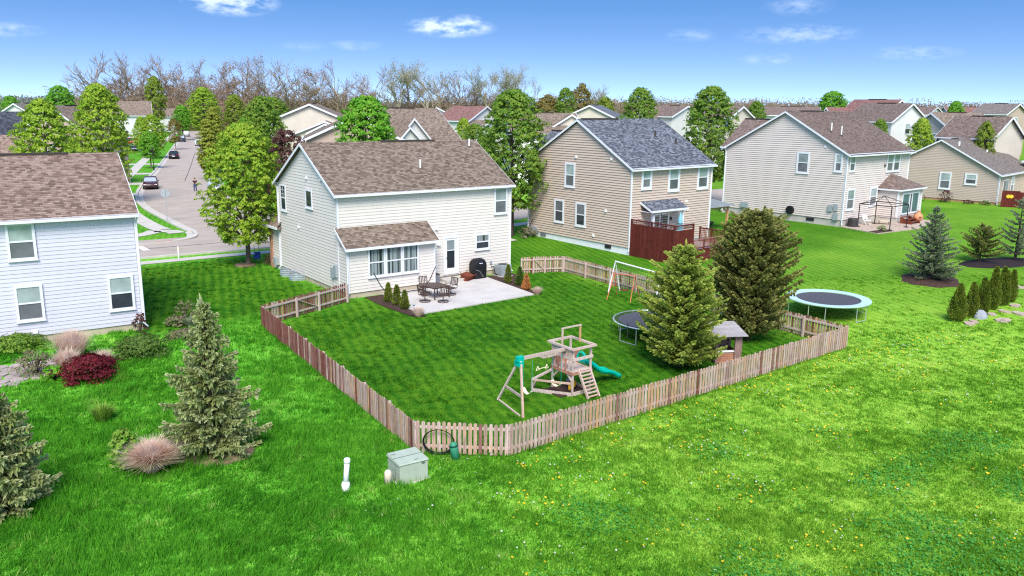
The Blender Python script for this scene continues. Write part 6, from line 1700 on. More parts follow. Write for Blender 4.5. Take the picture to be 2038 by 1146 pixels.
def arbor(name, label, x, y, h, r, mat, seed, group=None, z=None, tops=1, cat='arborvitae'):
    rs = np.random.RandomState(seed)
    T = thing(name, label, cat, (x, y, tz(x, y) if z is None else z), 0, group)
    MB().tube([(0, 0, -.05), (0, 0, h * .7)], [.035, .01], 5).obj('trunk', 'bark_dark', T)
    n = int(2300 * h * r / .5)
    t = rs.uniform(0, 1, n); a = rs.uniform(0, 6.28, n)
    rad = r * (np.minimum(1, (t + .08) / .22)) ** .6 * np.maximum(.03, 1 - np.maximum(0, t - .15) / .86) ** .62
    rad = rad * (.85 + .12 * np.sin(4 * a + 9 * t) + .1 * rs.normal(size=n)) * (.55 + .45 * rs.uniform(0, 1, n) ** .4)
    c = np.stack([rad * np.cos(a), rad * np.sin(a), t * h * .97 + .02], 1)
    if tops > 1:
        k = rs.uniform(0, 1, n) < .38; c[k, 0] = c[k, 0] * .55 + r * .42; c[k, 2] *= .9
    d = np.stack([np.cos(a) * .45, np.sin(a) * .45, np.ones(n)], 1) + rs.normal(size=(n, 3)) * .18
    d /= np.linalg.norm(d, axis=1, keepdims=True); s = np.cross(d, rs.normal(size=(n, 3))); s /= np.linalg.norm(s, axis=1, keepdims=True)
    L = (.10 * rs.uniform(.7, 1.4, n))[:, None]; w_ = .026
    V = np.stack([c - s * w_ * .5, c + d * L * .5 - s * w_, c + d * L, c + d * L * .5 + s * w_], 1).reshape(-1, 3)
    tp = np.repeat(rs.uniform(0, .8, n) * (rs.uniform(0, 1, n) < .5), 4) * np.tile([0, .4, 1, .4], n)
    bigmesh('foliage', V, 4, mat, T, tp)
    return T
ARB = 'arborvitae in the row by the right edge'
for i, (x, y, h, r, tp, lb) in enumerate(((23.55, 41.95, 2.0, .50, 1, 'broad-based arborvitae nearest the field, first of the row'), (24.63, 42.65, 1.9, .37, 2, 'second arborvitae of the row, beside the pale boulder'),
        (25.6, 43.35, 1.98, .40, 2, 'third arborvitae of the row, behind the pale boulder'), (26.55, 44.0, 2.4, .42, 1, 'fourth and tallest arborvitae of the row'),
        (27.5, 44.8, 2.2, .42, 2, 'fifth arborvitae of the row, with a double top'), (28.4, 45.4, 1.85, .33, 1, 'sixth and slimmest arborvitae at the far end of the row'))):
    arbor('arborvitae', lb, x, y, h, r, 'arbor_green', 200 + i, ARB, tops=tp)
for i, (u, v, h, lb) in enumerate(((1.5, -3.1, 1.1, 'small arborvitae nearest the bay wall beside the patio'), (1.55, -4.0, 1.12, 'middle one of the three small arborvitae beside the patio'), (1.45, -5.05, 1.02, 'small arborvitae nearest the path light by the patio'))):
    x, y = Aw(u, v); arbor('arborvitae', lb, x, y, h, .27, 'arbor_green', 230 + i, 'small arborvitae at the patio edge')
for i, (u, v, h, r, mt, lb) in enumerate(((10.2, -2.75, 1.15, .24, 'arbor_green', 'dark slim arborvitae in front of the AC unit'), (10.35, -3.75, 1.15, .30, 'shrub_mid', 'loose green conifer between the AC unit and the dead shrub'), (9.9, -5.0, .95, .28, 'arbor_rust', 'dead orange conifer at the right edge of the patio'))):
    x, y = Aw(u, v); arbor('conifer_shrub', lb, x, y, h, r, mt, 240 + i, cat='shrub')
x, y, _ = Cw(12, 6); 
o = arbor('conifer_shrub', 'tiny arborvitae by the greige house wall', *Cw(-.6, 7.2)[:2], 1.1, .22, 'arbor_green', 250, cat='shrub')

# ------------------------------------------------------------------ shrubs, grasses, flowers
def shrub(name, label, x, y, h, r, mat, seed, n=1500, leaf=.05, cat='shrub', stems=10, z=None, prof=None, squash=1.):
    rs = np.random.RandomState(seed); T = thing(name, label, cat, (x, y, tz(x, y) if z is None else z))
    m = MB()
    for k in range(stems):
        a = rs.uniform(0, 6.28); q = rs.uniform(.3, .85)
        m.tube([(0, 0, -.03), (math.cos(a) * r * q * .5, math.sin(a) * r * q * .5, h * .5), (math.cos(a) * r * q, math.sin(a) * r * q, h * rs.uniform(.6, .95))], [.018, .011, .004], 4, False)
    m.obj('stems', 'bark_dark', T)
    pf = prof or (lambda t: r * math.sqrt(max(.03, 1 - (2 * t - .75) ** 2 / 1.6)))
    c, nn = crown_points(rs, h * .95, pf, max(8, n // 18), 18, r * .22, squash, .35); c[:, 2] += .03
    bigmesh('foliage', rot_quads(c, nn, leaf, rs), 4, mat, T)
    return T
def tuft(name, label, x, y, h, r, mat, seed, n=900, wd=.012, cat='ornamental grass', bend=.6):
    rs = np.random.RandomState(seed); T = thing(name, label, cat, (x, y, tz(x, y)))
    a = rs.uniform(0, 6.28, n); q = rs.uniform(0, 1, n) ** .7; out_ = np.stack([np.cos(a), np.sin(a), np.zeros(n)], 1)
    b = out_ * (q * r * .35)[:, None]; L = (h * rs.uniform(.6, 1.15, n))[:, None]
    mid = b + out_ * (q * r * .3)[:, None] + np.array([0, 0, 1.]) * L * .6; tip = b + out_ * ((q * r * bend * rs.uniform(.6, 1.4, n)))[:, None] + np.array([0, 0, 1.]) * L * (.98 - .35 * (q * rs.uniform(0, 1, n))[:, None])
    s = np.cross(out_, [0, 0, 1.]) * wd
    V = np.concatenate([np.stack([b - s, b + s, mid + s * .8, mid - s * .8], 1), np.stack([mid - s * .8, mid + s * .8, tip + s * .2, tip - s * .2], 1)]).reshape(-1, 3)
    bigmesh('blades', V, 4, mat, T); return T
tuft('ornamental_grass', 'dry pink-tan ornamental grass clump beside the foreground spruce', -10.85, 23.0, 0.9, .62, 'dry_grass', 301, 3600, .011, bend=1.25)
shrub('lime_shrub', 'lime-green leafy shrub behind the dry grass clump', -11.75, 23.15, 1.3, .45, 'shrub_lime', 302, 1500, .055)
tuft('ornamental_grass', 'tall dry grass clump against the pale blue house', -19.2, 34.3, 1.15, 1.0, 'dry_grass', 303, 1700, .012)
tuft('ornamental_grass', 'low dry grass clump left above the red maple', -18.55, 32.6, .8, .7, 'dry_grass', 304, 1100, .012)
tuft('ornamental_grass', 'small dry grass clump right above the red maple', -17.2, 32.9, .7, .6, 'dry_grass', 305, 900, .012)
shrub('japanese_maple', 'dark red weeping maple shrub in front of the pale blue house', -16.95, 31.3, .95, 1.15, 'leaf_red', 306, 5200, .05, squash=.7)
shrub('spreading_shrub', 'spreading brownish-green shrub below the pale blue wall', -16.3, 34.6, .85, 1.25, 'shrub_mid', 307, 3600, .055, squash=.7)
shrub('groundcover_shrub', 'low dark green planting at the left foundation', -22.2, 35.2, .6, 1.4, 'leaf_deep', 308, 2600, .06, squash=.6)
shrub('twiggy_shrub', 'twiggy olive shrub beside the flagstones', -19.4, 31.8, 1.0, .8, 'shrub_grey', 309, 1500, .04, stems=40)
shrub('leafy_clump', 'leafy green clump between the flagstones and the red maple', -18.3, 31.2, .55, .5, 'leaf_bright', 310, 700, .07)
shrub('red_leaf_shrub', 'thin reddish shrub at the corner of the pale blue house', -17.9, 38.0, 1.1, .45, 'leaf_bronze', 311, 420, .05, stems=16)
shrub('corner_perennial', 'grey-green perennial beyond the corner of the pale blue house', -16.7, 39.4, .5, .6, 'shrub_grey', 312, 800, .05)
tuft('iris_clump', 'blue-green strappy clump beyond the house corner', -15.9, 39.3, .55, .6, 'spruce_silver', 313, 260, .022, 'plant')
shrub('tan_shrub', 'tan dry shrub round the corner of the pale blue house', -17.0, 41.2, .9, .6, 'shrub_grey', 314, 700, .045)
shrub('grey_clump', 'soft grey-green clump on the lawn by the pale blue house', -15.6, 37.4, .35, .9, 'shrub_grey', 315, 1200, .05, squash=.5)
tuft('ornamental_grass', 'small tan grass tuft at the near corner of the patio', *Aw(1.3, -6.75), .5, .5, 'dry_grass', 316, 600, .01)
tuft('ornamental_grass', 'small pale grass tuft at the far corner of the patio', *Aw(9.75, -6.25), .45, .45, 'dry_grass', 317, 500, .01)
shrub('barberry', 'brown twiggy shrub at the corner of the cream house', -16.4, 55.9, .75, 1.1, 'leaf_bronze', 318, 1300, .04, stems=50)
tuft('pale_weed', 'pale seedy weed clump in the rough grass at the left', -14.3, 27.0, .6, .55, 'shrub_lime', 319, 420, .02, 'plant')
shrub('garden_shrub', 'silvery shrub in the bed between cream house and tan house', 1.3, 66.5, .8, .9, 'shrub_grey', 320, 900, .05)
shrub('sand_house_shrub', 'dark red bare shrub at the sand house wall', 48.2, 91.3, 1.3, .9, 'leaf_bronze', 321, 900, .05, stems=24)
shrub('low_red_shrub', 'low dark red mound at the sand house wall', 50.0, 89.9, .4, .6, 'leaf_bronze', 322, 500, .05)
shrub('low_green_shrub', 'low green mound at the sand house wall', 51.3, 89.0, .4, .7, 'shrub_mid', 323, 600, .05)
shrub('bed_plant', 'yellowing plant in the paved patio bed', *Cw(.3, -3.4)[:2], .5, .45, 'shrub_lime', 324, 400, .05)
shrub('far_bush', 'dark round bush left of the tall sparse pear', -49, 92.5, 1.9, 1.5, 'leaf_deep', 325, 1500, .09)
shrub('far_bush', 'dark round bush right of the tall sparse pear', -45.8, 91.5, 1.7, 1.3, 'leaf_deep', 326, 1300, .09)
shrub('far_bush', 'reddish bare bush by the right street kerb', -47.5, 138, 1.6, 1.8, 'leaf_bronze', 327, 1000, .09)
# flagstones by the pale blue house
fl = thing('flagstone_patio', 'weathered flagstones at the left edge by the pale blue house', 'flagstones', (-20.2, 31.9, 0), RAD(33))
rs_ = random.Random(4)
for i in range(6):
    for j in range(6):
        if i > 3 and j < 1: continue
        x, y = -2.2 + i * .66 + (j % 2) * .25, -1.5 + j * .52; wx, wy = .56 * rs_.uniform(.85, 1.08), .44 * rs_.uniform(.85, 1.08)
        MB().prism([(x + (wx / 2) * math.cos(a) * (1 + rs_.uniform(-.08, .2)) * 1.12, y + (wy / 2) * math.sin(a) * (1 + rs_.uniform(-.08, .2)) * 1.12, .0) for a in [.4, 1.2, 2.0, 2.8, 3.5, 4.3, 5.1, 5.9]], (0, 0, .06 + rs_.uniform(0, .02))).obj('flagstone', 'flagstone', fl)
# boulder and stepping stones at the arborvitae row
m = MB(); n = 10
rg = [m.pts([(r * math.cos(2 * math.pi * q / n) * rs_.uniform(.85, 1.1), r * .8 * math.sin(2 * math.pi * q / n) * rs_.uniform(.85, 1.1), z) for q in range(n)]) for r, z in ((.36, -.05), (.38, .15), (.30, .34), (.14, .44))]
for a, b in zip(rg, rg[1:]):
    for q in range(n): m.f.append((a + q, a + (q + 1) % n, b + (q + 1) % n, b + q)); m.uv.append(None)
m.f.append(tuple(rg[-1] + q for q in range(n))); m.uv.append(None)
bo = tag(m.obj('boulder', 'rock_pale', None, True), 'pale boulder in front of the arborvitae row', 'boulder'); bo.location = (25.05, 42.45, tz(25, 42.4))
for k, (x, y, r, lb) in enumerate(((23.9, 41.35, .34, 'flat tan stone at the foot of the first arborvitae'), (24.35, 41.75, .26, 'small tan stone left of the pale boulder'), (26.0, 43.0, .28, 'tan stone right of the pale boulder'), (27.0, 43.5, .3, 'tan stone below the tallest arborvitae'), (28.2, 44.6, .35, 'tan stone below the slimmest arborvitae'),
                                  (26.0, 41.9, .42, 'flat stepping stone in the grass before the boulder'), (27.6, 43.0, .45, 'flat stepping stone below the double-topped arborvitae'), (29.4, 44.2, .5, 'flat stepping stone at the right edge'), (30.6, 48.4, .4, 'grey flat stone beyond the arborvitae row'))):
    m = MB(); m.prism([(r * 1.2 * math.cos(a) * rs_.uniform(.85, 1.1), r * .8 * math.sin(a) * rs_.uniform(.85, 1.1), -.03) for a in [2 * math.pi * q / 9 for q in range(9)]], (0, 0, .1))
    o = tag(m.obj('stepping_stone', 'stone_tan'), lb, 'stone', 'stones around the arborvitae row'); o.location = (x, y, tz(x, y)); o.rotation_euler = (0, 0, rs_.uniform(0, 3))

# ------------------------------------------------------------------ grass blades
def in_view(X, Yv, m=1.05):
    Z = Yv * .976 + 11 * .218; u = X / Z * 1628.27; v = (11 * .976 - Yv * .218) / Z * 1628.27
    return (np.abs(u) < 1019 * m + 20) & (v < 573 * m + 30)
def scatter(name, label, regions, mat, hmul, seed, excl=(), incl=None, wmul=1., floor=0.):
    """single-triangle blades, denser near the camera; regions: (x0,x1,y0,y1,blades per m2)"""
    rs = np.random.RandomState(seed); B = []
    for (x0, x1, y0, y1, dn) in regions:
        n = int((x1 - x0) * (y1 - y0) * dn); X = rs.uniform(x0, x1, n); Yv = rs.uniform(y0, y1, n)
        nt_ = max(1, n // 16); tx = rs.uniform(x0, x1, nt_); ty = rs.uniform(y0, y1, nt_); th = rs.lognormal(0, .42, nt_)
        q = rs.randint(0, nt_, n); lone = rs.uniform(0, 1, n) < .3
        s_ = .045 + .03 * np.minimum(th[q], 2)
        X = np.where(lone, X, tx[q] + rs.normal(size=n) * s_); Yv = np.where(lone, Yv, ty[q] + rs.normal(size=n) * s_)
        k = in_view(X, Yv); B.append(np.stack([X[k], Yv[k], np.where(lone, .6, np.minimum(th[q], 2.6))[k]], 1))
    P = np.concatenate(B)
    def mask_poly(P, poly):
        c = np.zeros(len(P), bool); j = len(poly) - 1
        for i in range(len(poly)):
            (xi, yi), (xj, yj) = poly[i], poly[j]
            if yi != yj: c ^= ((yi > P[:, 1]) != (yj > P[:, 1])) & (P[:, 0] < (xj - xi) * (P[:, 1] - yi) / (yj - yi) + xi)
            j = i
        return c
    keep = np.ones(len(P), bool)
    if incl is not None: keep = mask_poly(P, incl)
    for e in excl: keep &= ~mask_poly(P, e)
    P = P[keep]; n = len(P); TH = P[:, 2]; P = P[:, :2]
    # tufts: height follows broad patches
    pat = .5 + .5 * np.sin(P[:, 0] * 1.3 + 2.1 * np.sin(P[:, 1] * .9)) * np.sin(P[:, 1] * 1.7 + 1.6 * np.sin(P[:, 0] * .7))
    fine = .5 + .5 * np.sin(P[:, 0] * 6.1 + 3 * np.sin(P[:, 1] * 4.3)) * np.sin(P[:, 1] * 7.3 + 2 * np.sin(P[:, 0] * 5.1))
    dist = np.sqrt(P[:, 0] ** 2 + P[:, 1] ** 2)
    H_ = hmul(P[:, 0], P[:, 1]) * (.45 + .65 * pat) * TH * rs.uniform(.6, 1.25, n)
    wd = .011 * wmul * np.maximum(1, dist / 24) * rs.uniform(.7, 1.4, n)
    a = rs.uniform(0, 6.28, n) + 0.; lean = rs.uniform(.1, .75, n) * H_
    wa = 1.1 + .9 * np.sin(P[:, 0] * .8 + P[:, 1] * .5)
    dx = np.cos(a) * lean + np.cos(wa) * .35 * H_; dy = np.sin(a) * lean + np.sin(wa) * .35 * H_
    b = rs.uniform(0, 6.28, n)
    Zg = np.array([tz(x, y) for x, y in P]) if P[:, 1].max() > 44 else np.zeros(n)
    p0 = np.stack([P[:, 0] - np.cos(b) * wd, P[:, 1] - np.sin(b) * wd, Zg - .01], 1); p1 = np.stack([P[:, 0] + np.cos(b) * wd, P[:, 1] + np.sin(b) * wd, Zg - .01], 1)
    p2 = np.stack([P[:, 0] + dx, P[:, 1] + dy, Zg + H_], 1)
    return tag(bigmesh(name, np.stack([p0, p1, p2], 1).reshape(-1, 3), 3, mat), label, None, None, 'stuff')
FLG = ellipse(-20.2, 31.9, 2.2, 1.6, .6, wob=0)
TRF = [(-3.8, 22.9), (-2.9, 22.2), (-2.2, 23.0), (-3.0, 23.9)]
hfield = lambda x, y: .075 + .095 * (1 / (1 + np.exp((x + 1.0) / 2.2)))
scatter('field_grass', 'rough bright green grass of the open field', [(-17, 15, 15.5, 21, 1700), (-19, 19, 21, 27, 1200), (-23, 24, 27, 34, 640), (-26, 30, 34, 42, 260), (-26, 34, 42, 52, 90)], 'field_blade', hfield, 1,
        excl=(YARD, FLG, TRF, SIDE, ellipse(26.3, 50.4, 1.7, 1.7, 0, wob=0), ellipse(33.4, 54.9, 3.4, 1.3, .28, wob=0)))
LAWNX = [PAT, [Aw(.8, 0), Aw(.8, -7.1), Aw(2, -7.1), Aw(2, 0)], [Aw(9.4, .2), Aw(12.4, .2), Aw(12.4, -1.6), Aw(10.4, -3.4), Aw(10, -6.5), Aw(9.3, -6.3)], [Aw(-.2, .2), Aw(6, .2), Aw(6, -1.2), Aw(-.2, -1.2)]]
scatter('lawn_grass', 'short mown dark green grass of the fenced yard', [(-14, 17, 24, 32, 460), (-14, 17, 32, 42, 260), (-14, 17, 42, 55, 130)], 'lawn_blade', lambda x, y: .048 + 0 * x, 2, incl=YARD, excl=LAWNX)
scatter('side_lawn_grass', 'short mown dark green grass between the pale blue and cream houses', [(-30, -8, 36, 48, 130), (-32, -10, 48, 62, 70)], 'lawn_blade', lambda x, y: .06 + 0 * x, 3, incl=SIDE)
# taller pale tufts standing out of the rough grass on the left
rs_t = np.random.RandomState(77); VT = []
for k in range(520):
    x0, y0 = rs_t.uniform(-17, 2), rs_t.uniform(16, 33)
    if inpoly(x0, y0, YARD) or math.sin(x0 * .9 + 1.3 * math.sin(y0 * .7)) * math.sin(y0 * .8) < -.1: continue
    n = rs_t.randint(14, 34); hh = rs_t.uniform(.12, .26); la = rs_t.uniform(0, 6.28)
    q = np.stack([x0 + rs_t.normal(size=n) * .09, y0 + rs_t.normal(size=n) * .09, np.zeros(n)], 1)
    an = la + rs_t.normal(size=n) * .9; L = hh * rs_t.uniform(.6, 1.2, n)
    tp_ = q + np.stack([np.cos(an) * L * .7, np.sin(an) * L * .7, L], 1); b_ = rs_t.uniform(0, 6.28, n); s_ = np.stack([np.cos(b_), np.sin(b_), 0 * b_], 1) * .009
    VT.append(np.stack([q - s_, q + s_, tp_], 1).reshape(-1, 3))
foliage('tuft_blade', [(.14, .38, .03), (.27, .52, .06), (.45, .64, .14)], .45)
tag(bigmesh('tall_tufts', np.concatenate(VT), 3, 'tuft_blade'), 'pale taller tufts in the rough grass on the left', None, None, 'stuff')
# grass growing up at fence and posts
def fringe(name, label, segs, mat, seed, h=.2, dens=130):
    rs = np.random.RandomState(seed); V = []
    for a, b in segs:
        L = math.hypot(b[0] - a[0], b[1] - a[1]); n = int(L * dens); t = rs.uniform(0, 1, n)
        x = a[0] + (b[0] - a[0]) * t + rs.normal(size=n) * .07; y = a[1] + (b[1] - a[1]) * t + rs.normal(size=n) * .07
        hh = h * rs.uniform(.3, 1.2, n) * (.4 + .6 * (np.sin(t * L * 3.1) * .5 + .5)); an = rs.uniform(0, 6.28, n); w_ = .014
        V.append(np.stack([np.stack([x - w_, y, 0 * x], 1), np.stack([x + w_, y, 0 * x], 1), np.stack([x + np.cos(an) * hh * .5, y + np.sin(an) * hh * .5, hh], 1)], 1).reshape(-1, 3))
    return tag(bigmesh(name, np.concatenate(V), 3, mat), label, None, None, 'stuff')
fringe('fence_grass', 'tall grass growing along the foot of the picket fence', [(P1, P2), (P2, P3), (P3, P4), ((-3.9, 22.4), (-2.9, 22.1)), ((-5.0, 21.6), (-4.4, 21.7)), ((-3.8, 22.0), (-3.3, 22.0))], 'field_blade', 9, .24)
def dots(name, label, mat, n, seed, box, keep, size=.035, h=.09):
    rs = np.random.RandomState(seed); x = rs.uniform(box[0], box[1], n * 6); y = rs.uniform(box[2], box[3], n * 6)
    cl_ = np.sin(x * .9 + 2 * np.sin(y * .8)) * np.sin(y * 1.1 + 1.7 * np.sin(x * .6)) + rs.normal(size=n * 6) * .35
    k = (cl_ > .25) & in_view(x, y); x, y = x[k][:n], y[k][:n]
    q = np.array([keep(a, b) for a, b in zip(x, y)]); x, y = x[q], y[q]
    c = np.stack([x, y, np.array([tz(a, b) for a, b in zip(x, y)]) + h * rs.uniform(.5, 1.2, len(x))], 1)
    nn = np.stack([rs.normal(size=len(x)) * .3, rs.normal(size=len(x)) * .3 - .3, np.ones(len(x))], 1)
    return tag(bigmesh(name, rot_quads(c, nn, size, rs, 1.0), 4, mat), label, None, None, 'stuff')
outside = lambda a, b: not inpoly(a, b, YARD)
dots('dandelions', 'yellow dandelions dotting the field right of the fence', 'flower_yellow', 900, 21, (0, 24, 16, 40), lambda a, b: outside(a, b) and a > -1 + (b - 20) * .3)
dots('dandelions_fence', 'yellow dandelions along the outer foot of the front fence', 'flower_yellow', 240, 23, (5, 18, 27, 39), lambda a, b: outside(a, b) and b > 24.0 + (a) * .72)
dots('clover_flowers', 'white clover heads in the rough field', 'clover_white', 700, 22, (-4, 24, 16, 40), lambda a, b: outside(a, b), .026)
# broad dark clover leaves at the lower right
rs_n = np.random.RandomState(41); n = 52000
x = rs_n.uniform(-2, 20, n); y = rs_n.uniform(15.8, 27, n)
k = in_view(x, y) & ((np.sin(x * .8 + 1.5 * np.sin(y * .9)) * np.sin(y * .7 + 1.2 * np.sin(x * .6 + 2)) + .12 * (x - 4) / 4 - .09 * (y - 18) + rs_n.normal(size=n) * .25) > .18)
x, y = x[k], y[k]; c = np.stack([x, y, rs_n.uniform(.03, .12, len(x))], 1)
ok = np.array([outside(a, b) for a, b in c[:, :2]]); c = c[ok]
foliage('clover_leaf', [(.035, .21, .03), (.075, .33, .045), (.14, .43, .07)], .4)
tag(bigmesh('clover', rot_quads(c, np.stack([rs_n.normal(size=len(c)) * .5, rs_n.normal(size=len(c)) * .5, np.ones(len(c))], 1), .034, rs_n, .9), 4, 'clover_leaf'), 'dark green clover patches in the lower right field', None, None, 'stuff')

# ------------------------------------------------------------------ vehicles
def car(name, label, x, y, ang, paint, kind='sedan', glassmat='car_glass', z=None, group='cars on and beside the main street'):
    """x forward; ang = heading"""
    T = thing(name, label, 'car' if kind != 'pickup' else 'pickup', (x, y, (tz(x, y) if z is None else z) + .03), ang, group)
    if kind == 'sedan': L, Wd, Hh, st = 4.6, 1.78, 1.45, [(-2.3, .42, .72, .78), (-2.2, .3, .88, .86), (-1.55, .22, .95, .89), (-.3, .2, .95, .89), (.75, .2, .92, .89), (1.7, .22, .82, .87), (2.15, .28, .72, .82), (2.3, .4, .6, .70)]
    else: L, Wd, Hh, st = 4.6, 1.85, 1.72, [(-2.25, .45, .85, .82), (-2.18, .35, 1.05, .90), (-1.5, .26, 1.08, .92), (-.3, .25, 1.06, .92), (.75, .25, 1.04, .92), (1.6, .28, .98, .90), (2.1, .32, .88, .85), (2.25, .42, .72, .74)]
    m = MB(); rg = []
    for (sx, zb, zt, hw) in st:
        zm = (zb + zt) / 2
        rg.append(m.pts([(sx, -hw * .9, zb), (sx, -hw, zm - .05), (sx, -hw * .985, zm + .1), (sx, -hw * .9, zt), (sx, 0, zt + .03), (sx, hw * .9, zt), (sx, hw * .985, zm + .1), (sx, hw, zm - .05), (sx, hw * .9, zb)]))
    for a, b in zip(rg, rg[1:]):
        for q in range(9): m.f.append((a + q, a + (q + 1) % 9, b + (q + 1) % 9, b + q)); m.uv.append(None)
    m.f.append(tuple(rg[0] + q for q in range(9))[::-1]); m.f.append(tuple(rg[-1] + q for q in range(9))); m.uv += [None, None]
    m.obj('body', paint, T, True)
    zt = st[3][2]
    cab = [(-1.75, .0), (-1.05, 1.), (.25, 1.), (1.05, .0)] if kind == 'sedan' else [(-2.0, .0), (-1.7, 1.), (.35, 1.), (1.15, 0.)]
    g = MB(); rr = []
    for (cx_, t) in cab:
        zc = zt + (Hh - zt) * t - .01; hw = .80 - .16 * t
        rr.append(g.pts([(cx_, -hw, zc), (cx_, hw, zc)]))
    hb = .80
    base = [g.pts([(cab[0][0], -.8, zt - .02), (cab[0][0], .8, zt - .02)]), g.pts([(cab[3][0], -.8, zt - .02), (cab[3][0], .8, zt - .02)])]
    # windscreen, rear window, side glass
    ws = MB(); ws.quad((cab[3][0], -.8, zt), (cab[3][0], .8, zt), (cab[2][0], .64, Hh - .02), (cab[2][0], -.64, Hh - .02)); ws.obj('windscreen', glassmat, T)
    rw = MB(); rw.quad((cab[0][0], .8, zt), (cab[0][0], -.8, zt), (cab[1][0], -.64, Hh - .02), (cab[1][0], .64, Hh - .02)); rw.obj('rear_window', glassmat, T)
    for s in (-1, 1):
        sg = MB(); p = [(cab[0][0] + .05, s * .8, zt), (cab[3][0] - .05, s * .8, zt), (cab[2][0], s * .645, Hh - .03), (cab[1][0], s * .645, Hh - .03)]
        sg.quad(*p); sg.obj('side_window', 'car_glass', T)
    rf = MB(); rf.hexa([(cab[1][0] - .06, -.67, Hh - .05), (cab[2][0] + .06, -.67, Hh - .05), (cab[2][0] + .06, .67, Hh - .05), (cab[1][0] - .06, .67, Hh - .05),
                        (cab[1][0] + .05, -.58, Hh + .01), (cab[2][0] - .05, -.58, Hh + .01), (cab[2][0] - .05, .58, Hh + .01), (cab[1][0] + .05, .58, Hh + .01)])
    for s in (-1, 1):
        rf.beam((cab[0][0], s * .79, zt), (cab[1][0], s * .65, Hh - .03), .06, .06); rf.beam((cab[3][0], s * .79, zt), (cab[2][0], s * .65, Hh - .03), .06, .06); rf.beam((-.35, s * .8, zt), (-.35, s * .655, Hh - .03), .07, .05)
    rf.obj('roof', paint, T)
    for sx in (-1.4, 1.4):
        for s in (-1, 1):
            wv = MB(); wv.tube([(sx, s * .70, .33), (sx, s * .90, .33)], .33, 16); w_ = wv.obj('wheel', 'tyre', T)
            MB().tube([(sx, s * .895, .33), (sx, s * .915, .33)], .21, 12).obj('rim', 'wheel_rim', w_)
    for s in (-1, 1):
        MB().box(st[-2][0] - .04, st[-2][0] + .1, s * .62 - .16, s * .62 + .16, .58, .70).obj('headlight', 'lamp_white', T)
        MB().box(st[1][0] - .07, st[1][0] + .05, s * .66 - .14, s * .66 + .14, .68, .84).obj('tail_light', 'lamp_red', T)
        MB().box(.7, .9, s * .95 - .08, s * .95 + .08, zt - .02, zt + .13).obj('mirror', paint, T)
    MB().box(st[-1][0] - .05, st[-1][0] + .03, -.45, .45, .38, .5).obj('grille', 'dark_opening', T)
    MB().box(st[0][0] - .03, st[0][0] + .03, -.26, .26, .5, .62).obj('number_plate', 'white_paint', T)
    return T
d0 = math.atan2(-(106.6 - 93.7), -(-48.3 + 43.0)) ; fwd = math.atan2(131.7 - 106.6, -57.2 + 48.3)
car('parked_sedan', 'dark maroon sedan parked by the sidewalk nearest the corner', -46.4, 104.9, fwd + math.pi + .06, 'car_maroon', glassmat='windscreen')
car('parked_sedan', 'black car parked behind the small bright street tree', -66.0, 160.6, fwd, 'car_black')
car('parked_sedan', 'blue-grey car, nearer one of the two far parked cars', -91.0, 227.5, fwd + math.pi - .03, 'car_navy', 'suv', 'windscreen')
car('parked_suv', 'grey pickup-like car farthest along the left kerb', -103.2, 262, fwd, 'car_silver', 'suv')
car('moving_sedan', 'white sedan driving along the street', -79.2, 208.5, fwd + math.pi, 'car_white', glassmat='windscreen')
car('silver_car', 'silver car beside the person, half hidden by the pear tree', -36.3, 99.8, fwd + math.pi, 'car_silver', 'suv', 'windscreen')
car('driveway_coupe', 'navy coupe standing in a driveway left of the street', -82.2, 179, RAD(200), 'car_navy')
car('driveway_suv', 'rust-red off-roader standing in a driveway beside the white house', -97.3, 209, RAD(195), 'car_red', 'suv')
car('driveway_sedan', 'dark car behind the tall sparse pear, left of the driveway', -91.5, 192, RAD(195), 'car_black')

# ------------------------------------------------------------------ person standing by the silver car
T = thing('person', 'person in dark top and jeans standing in the street looking at a phone', 'person', (-39.2, 101.0, .04), RAD(-75))
def skin_obj(name, verts, edges, radii, mat, parent, root=0, sub=1):
    me = bpy.data.meshes.new(name); me.from_pydata(verts, edges, []); o = bpy.data.objects.new(name, me); link(o, parent)
    sk = o.modifiers.new('skin', 'SKIN')
    for i, r in enumerate(radii): me.skin_vertices[0].data[i].radius = (r, r)
    me.skin_vertices[0].data[root].use_root = True
    s = o.modifiers.new('sub', 'SUBSURF'); s.levels = sub; s.render_levels = sub
    me.materials.append(MATS[mat]); sk.use_smooth_shade = True
    return o
V = [(0, 0, .95), (0, 0, 1.15), (0, 0, 1.38), (0, .0, 1.47), (.02, 0, 1.54), (.03, 0, 1.63), (.02, 0, 1.70),
     (0, .18, 1.38), (.03, .24, 1.12), (.22, .14, 1.14), (0, -.18, 1.38), (.0, -.23, 1.12), (.20, -.10, 1.10),
     (0, .10, .90), (.02, .11, .48), (-.01, .12, .09), (.13, .13, .04), (0, -.10, .90), (.03, -.12, .48), (.0, -.13, .09), (.14, -.14, .04)]
Eg = [(0, 1), (1, 2), (2, 3), (3, 4), (4, 5), (5, 6), (2, 7), (7, 8), (8, 9), (2, 10), (10, 11), (11, 12), (0, 13), (13, 14), (14, 15), (15, 16), (0, 17), (17, 18), (18, 19), (19, 20)]
Rr = [.14, .13, .14, .06, .075, .095, .06, .06, .045, .034, .06, .045, .034, .09, .06, .042, .04, .09, .06, .042, .04]
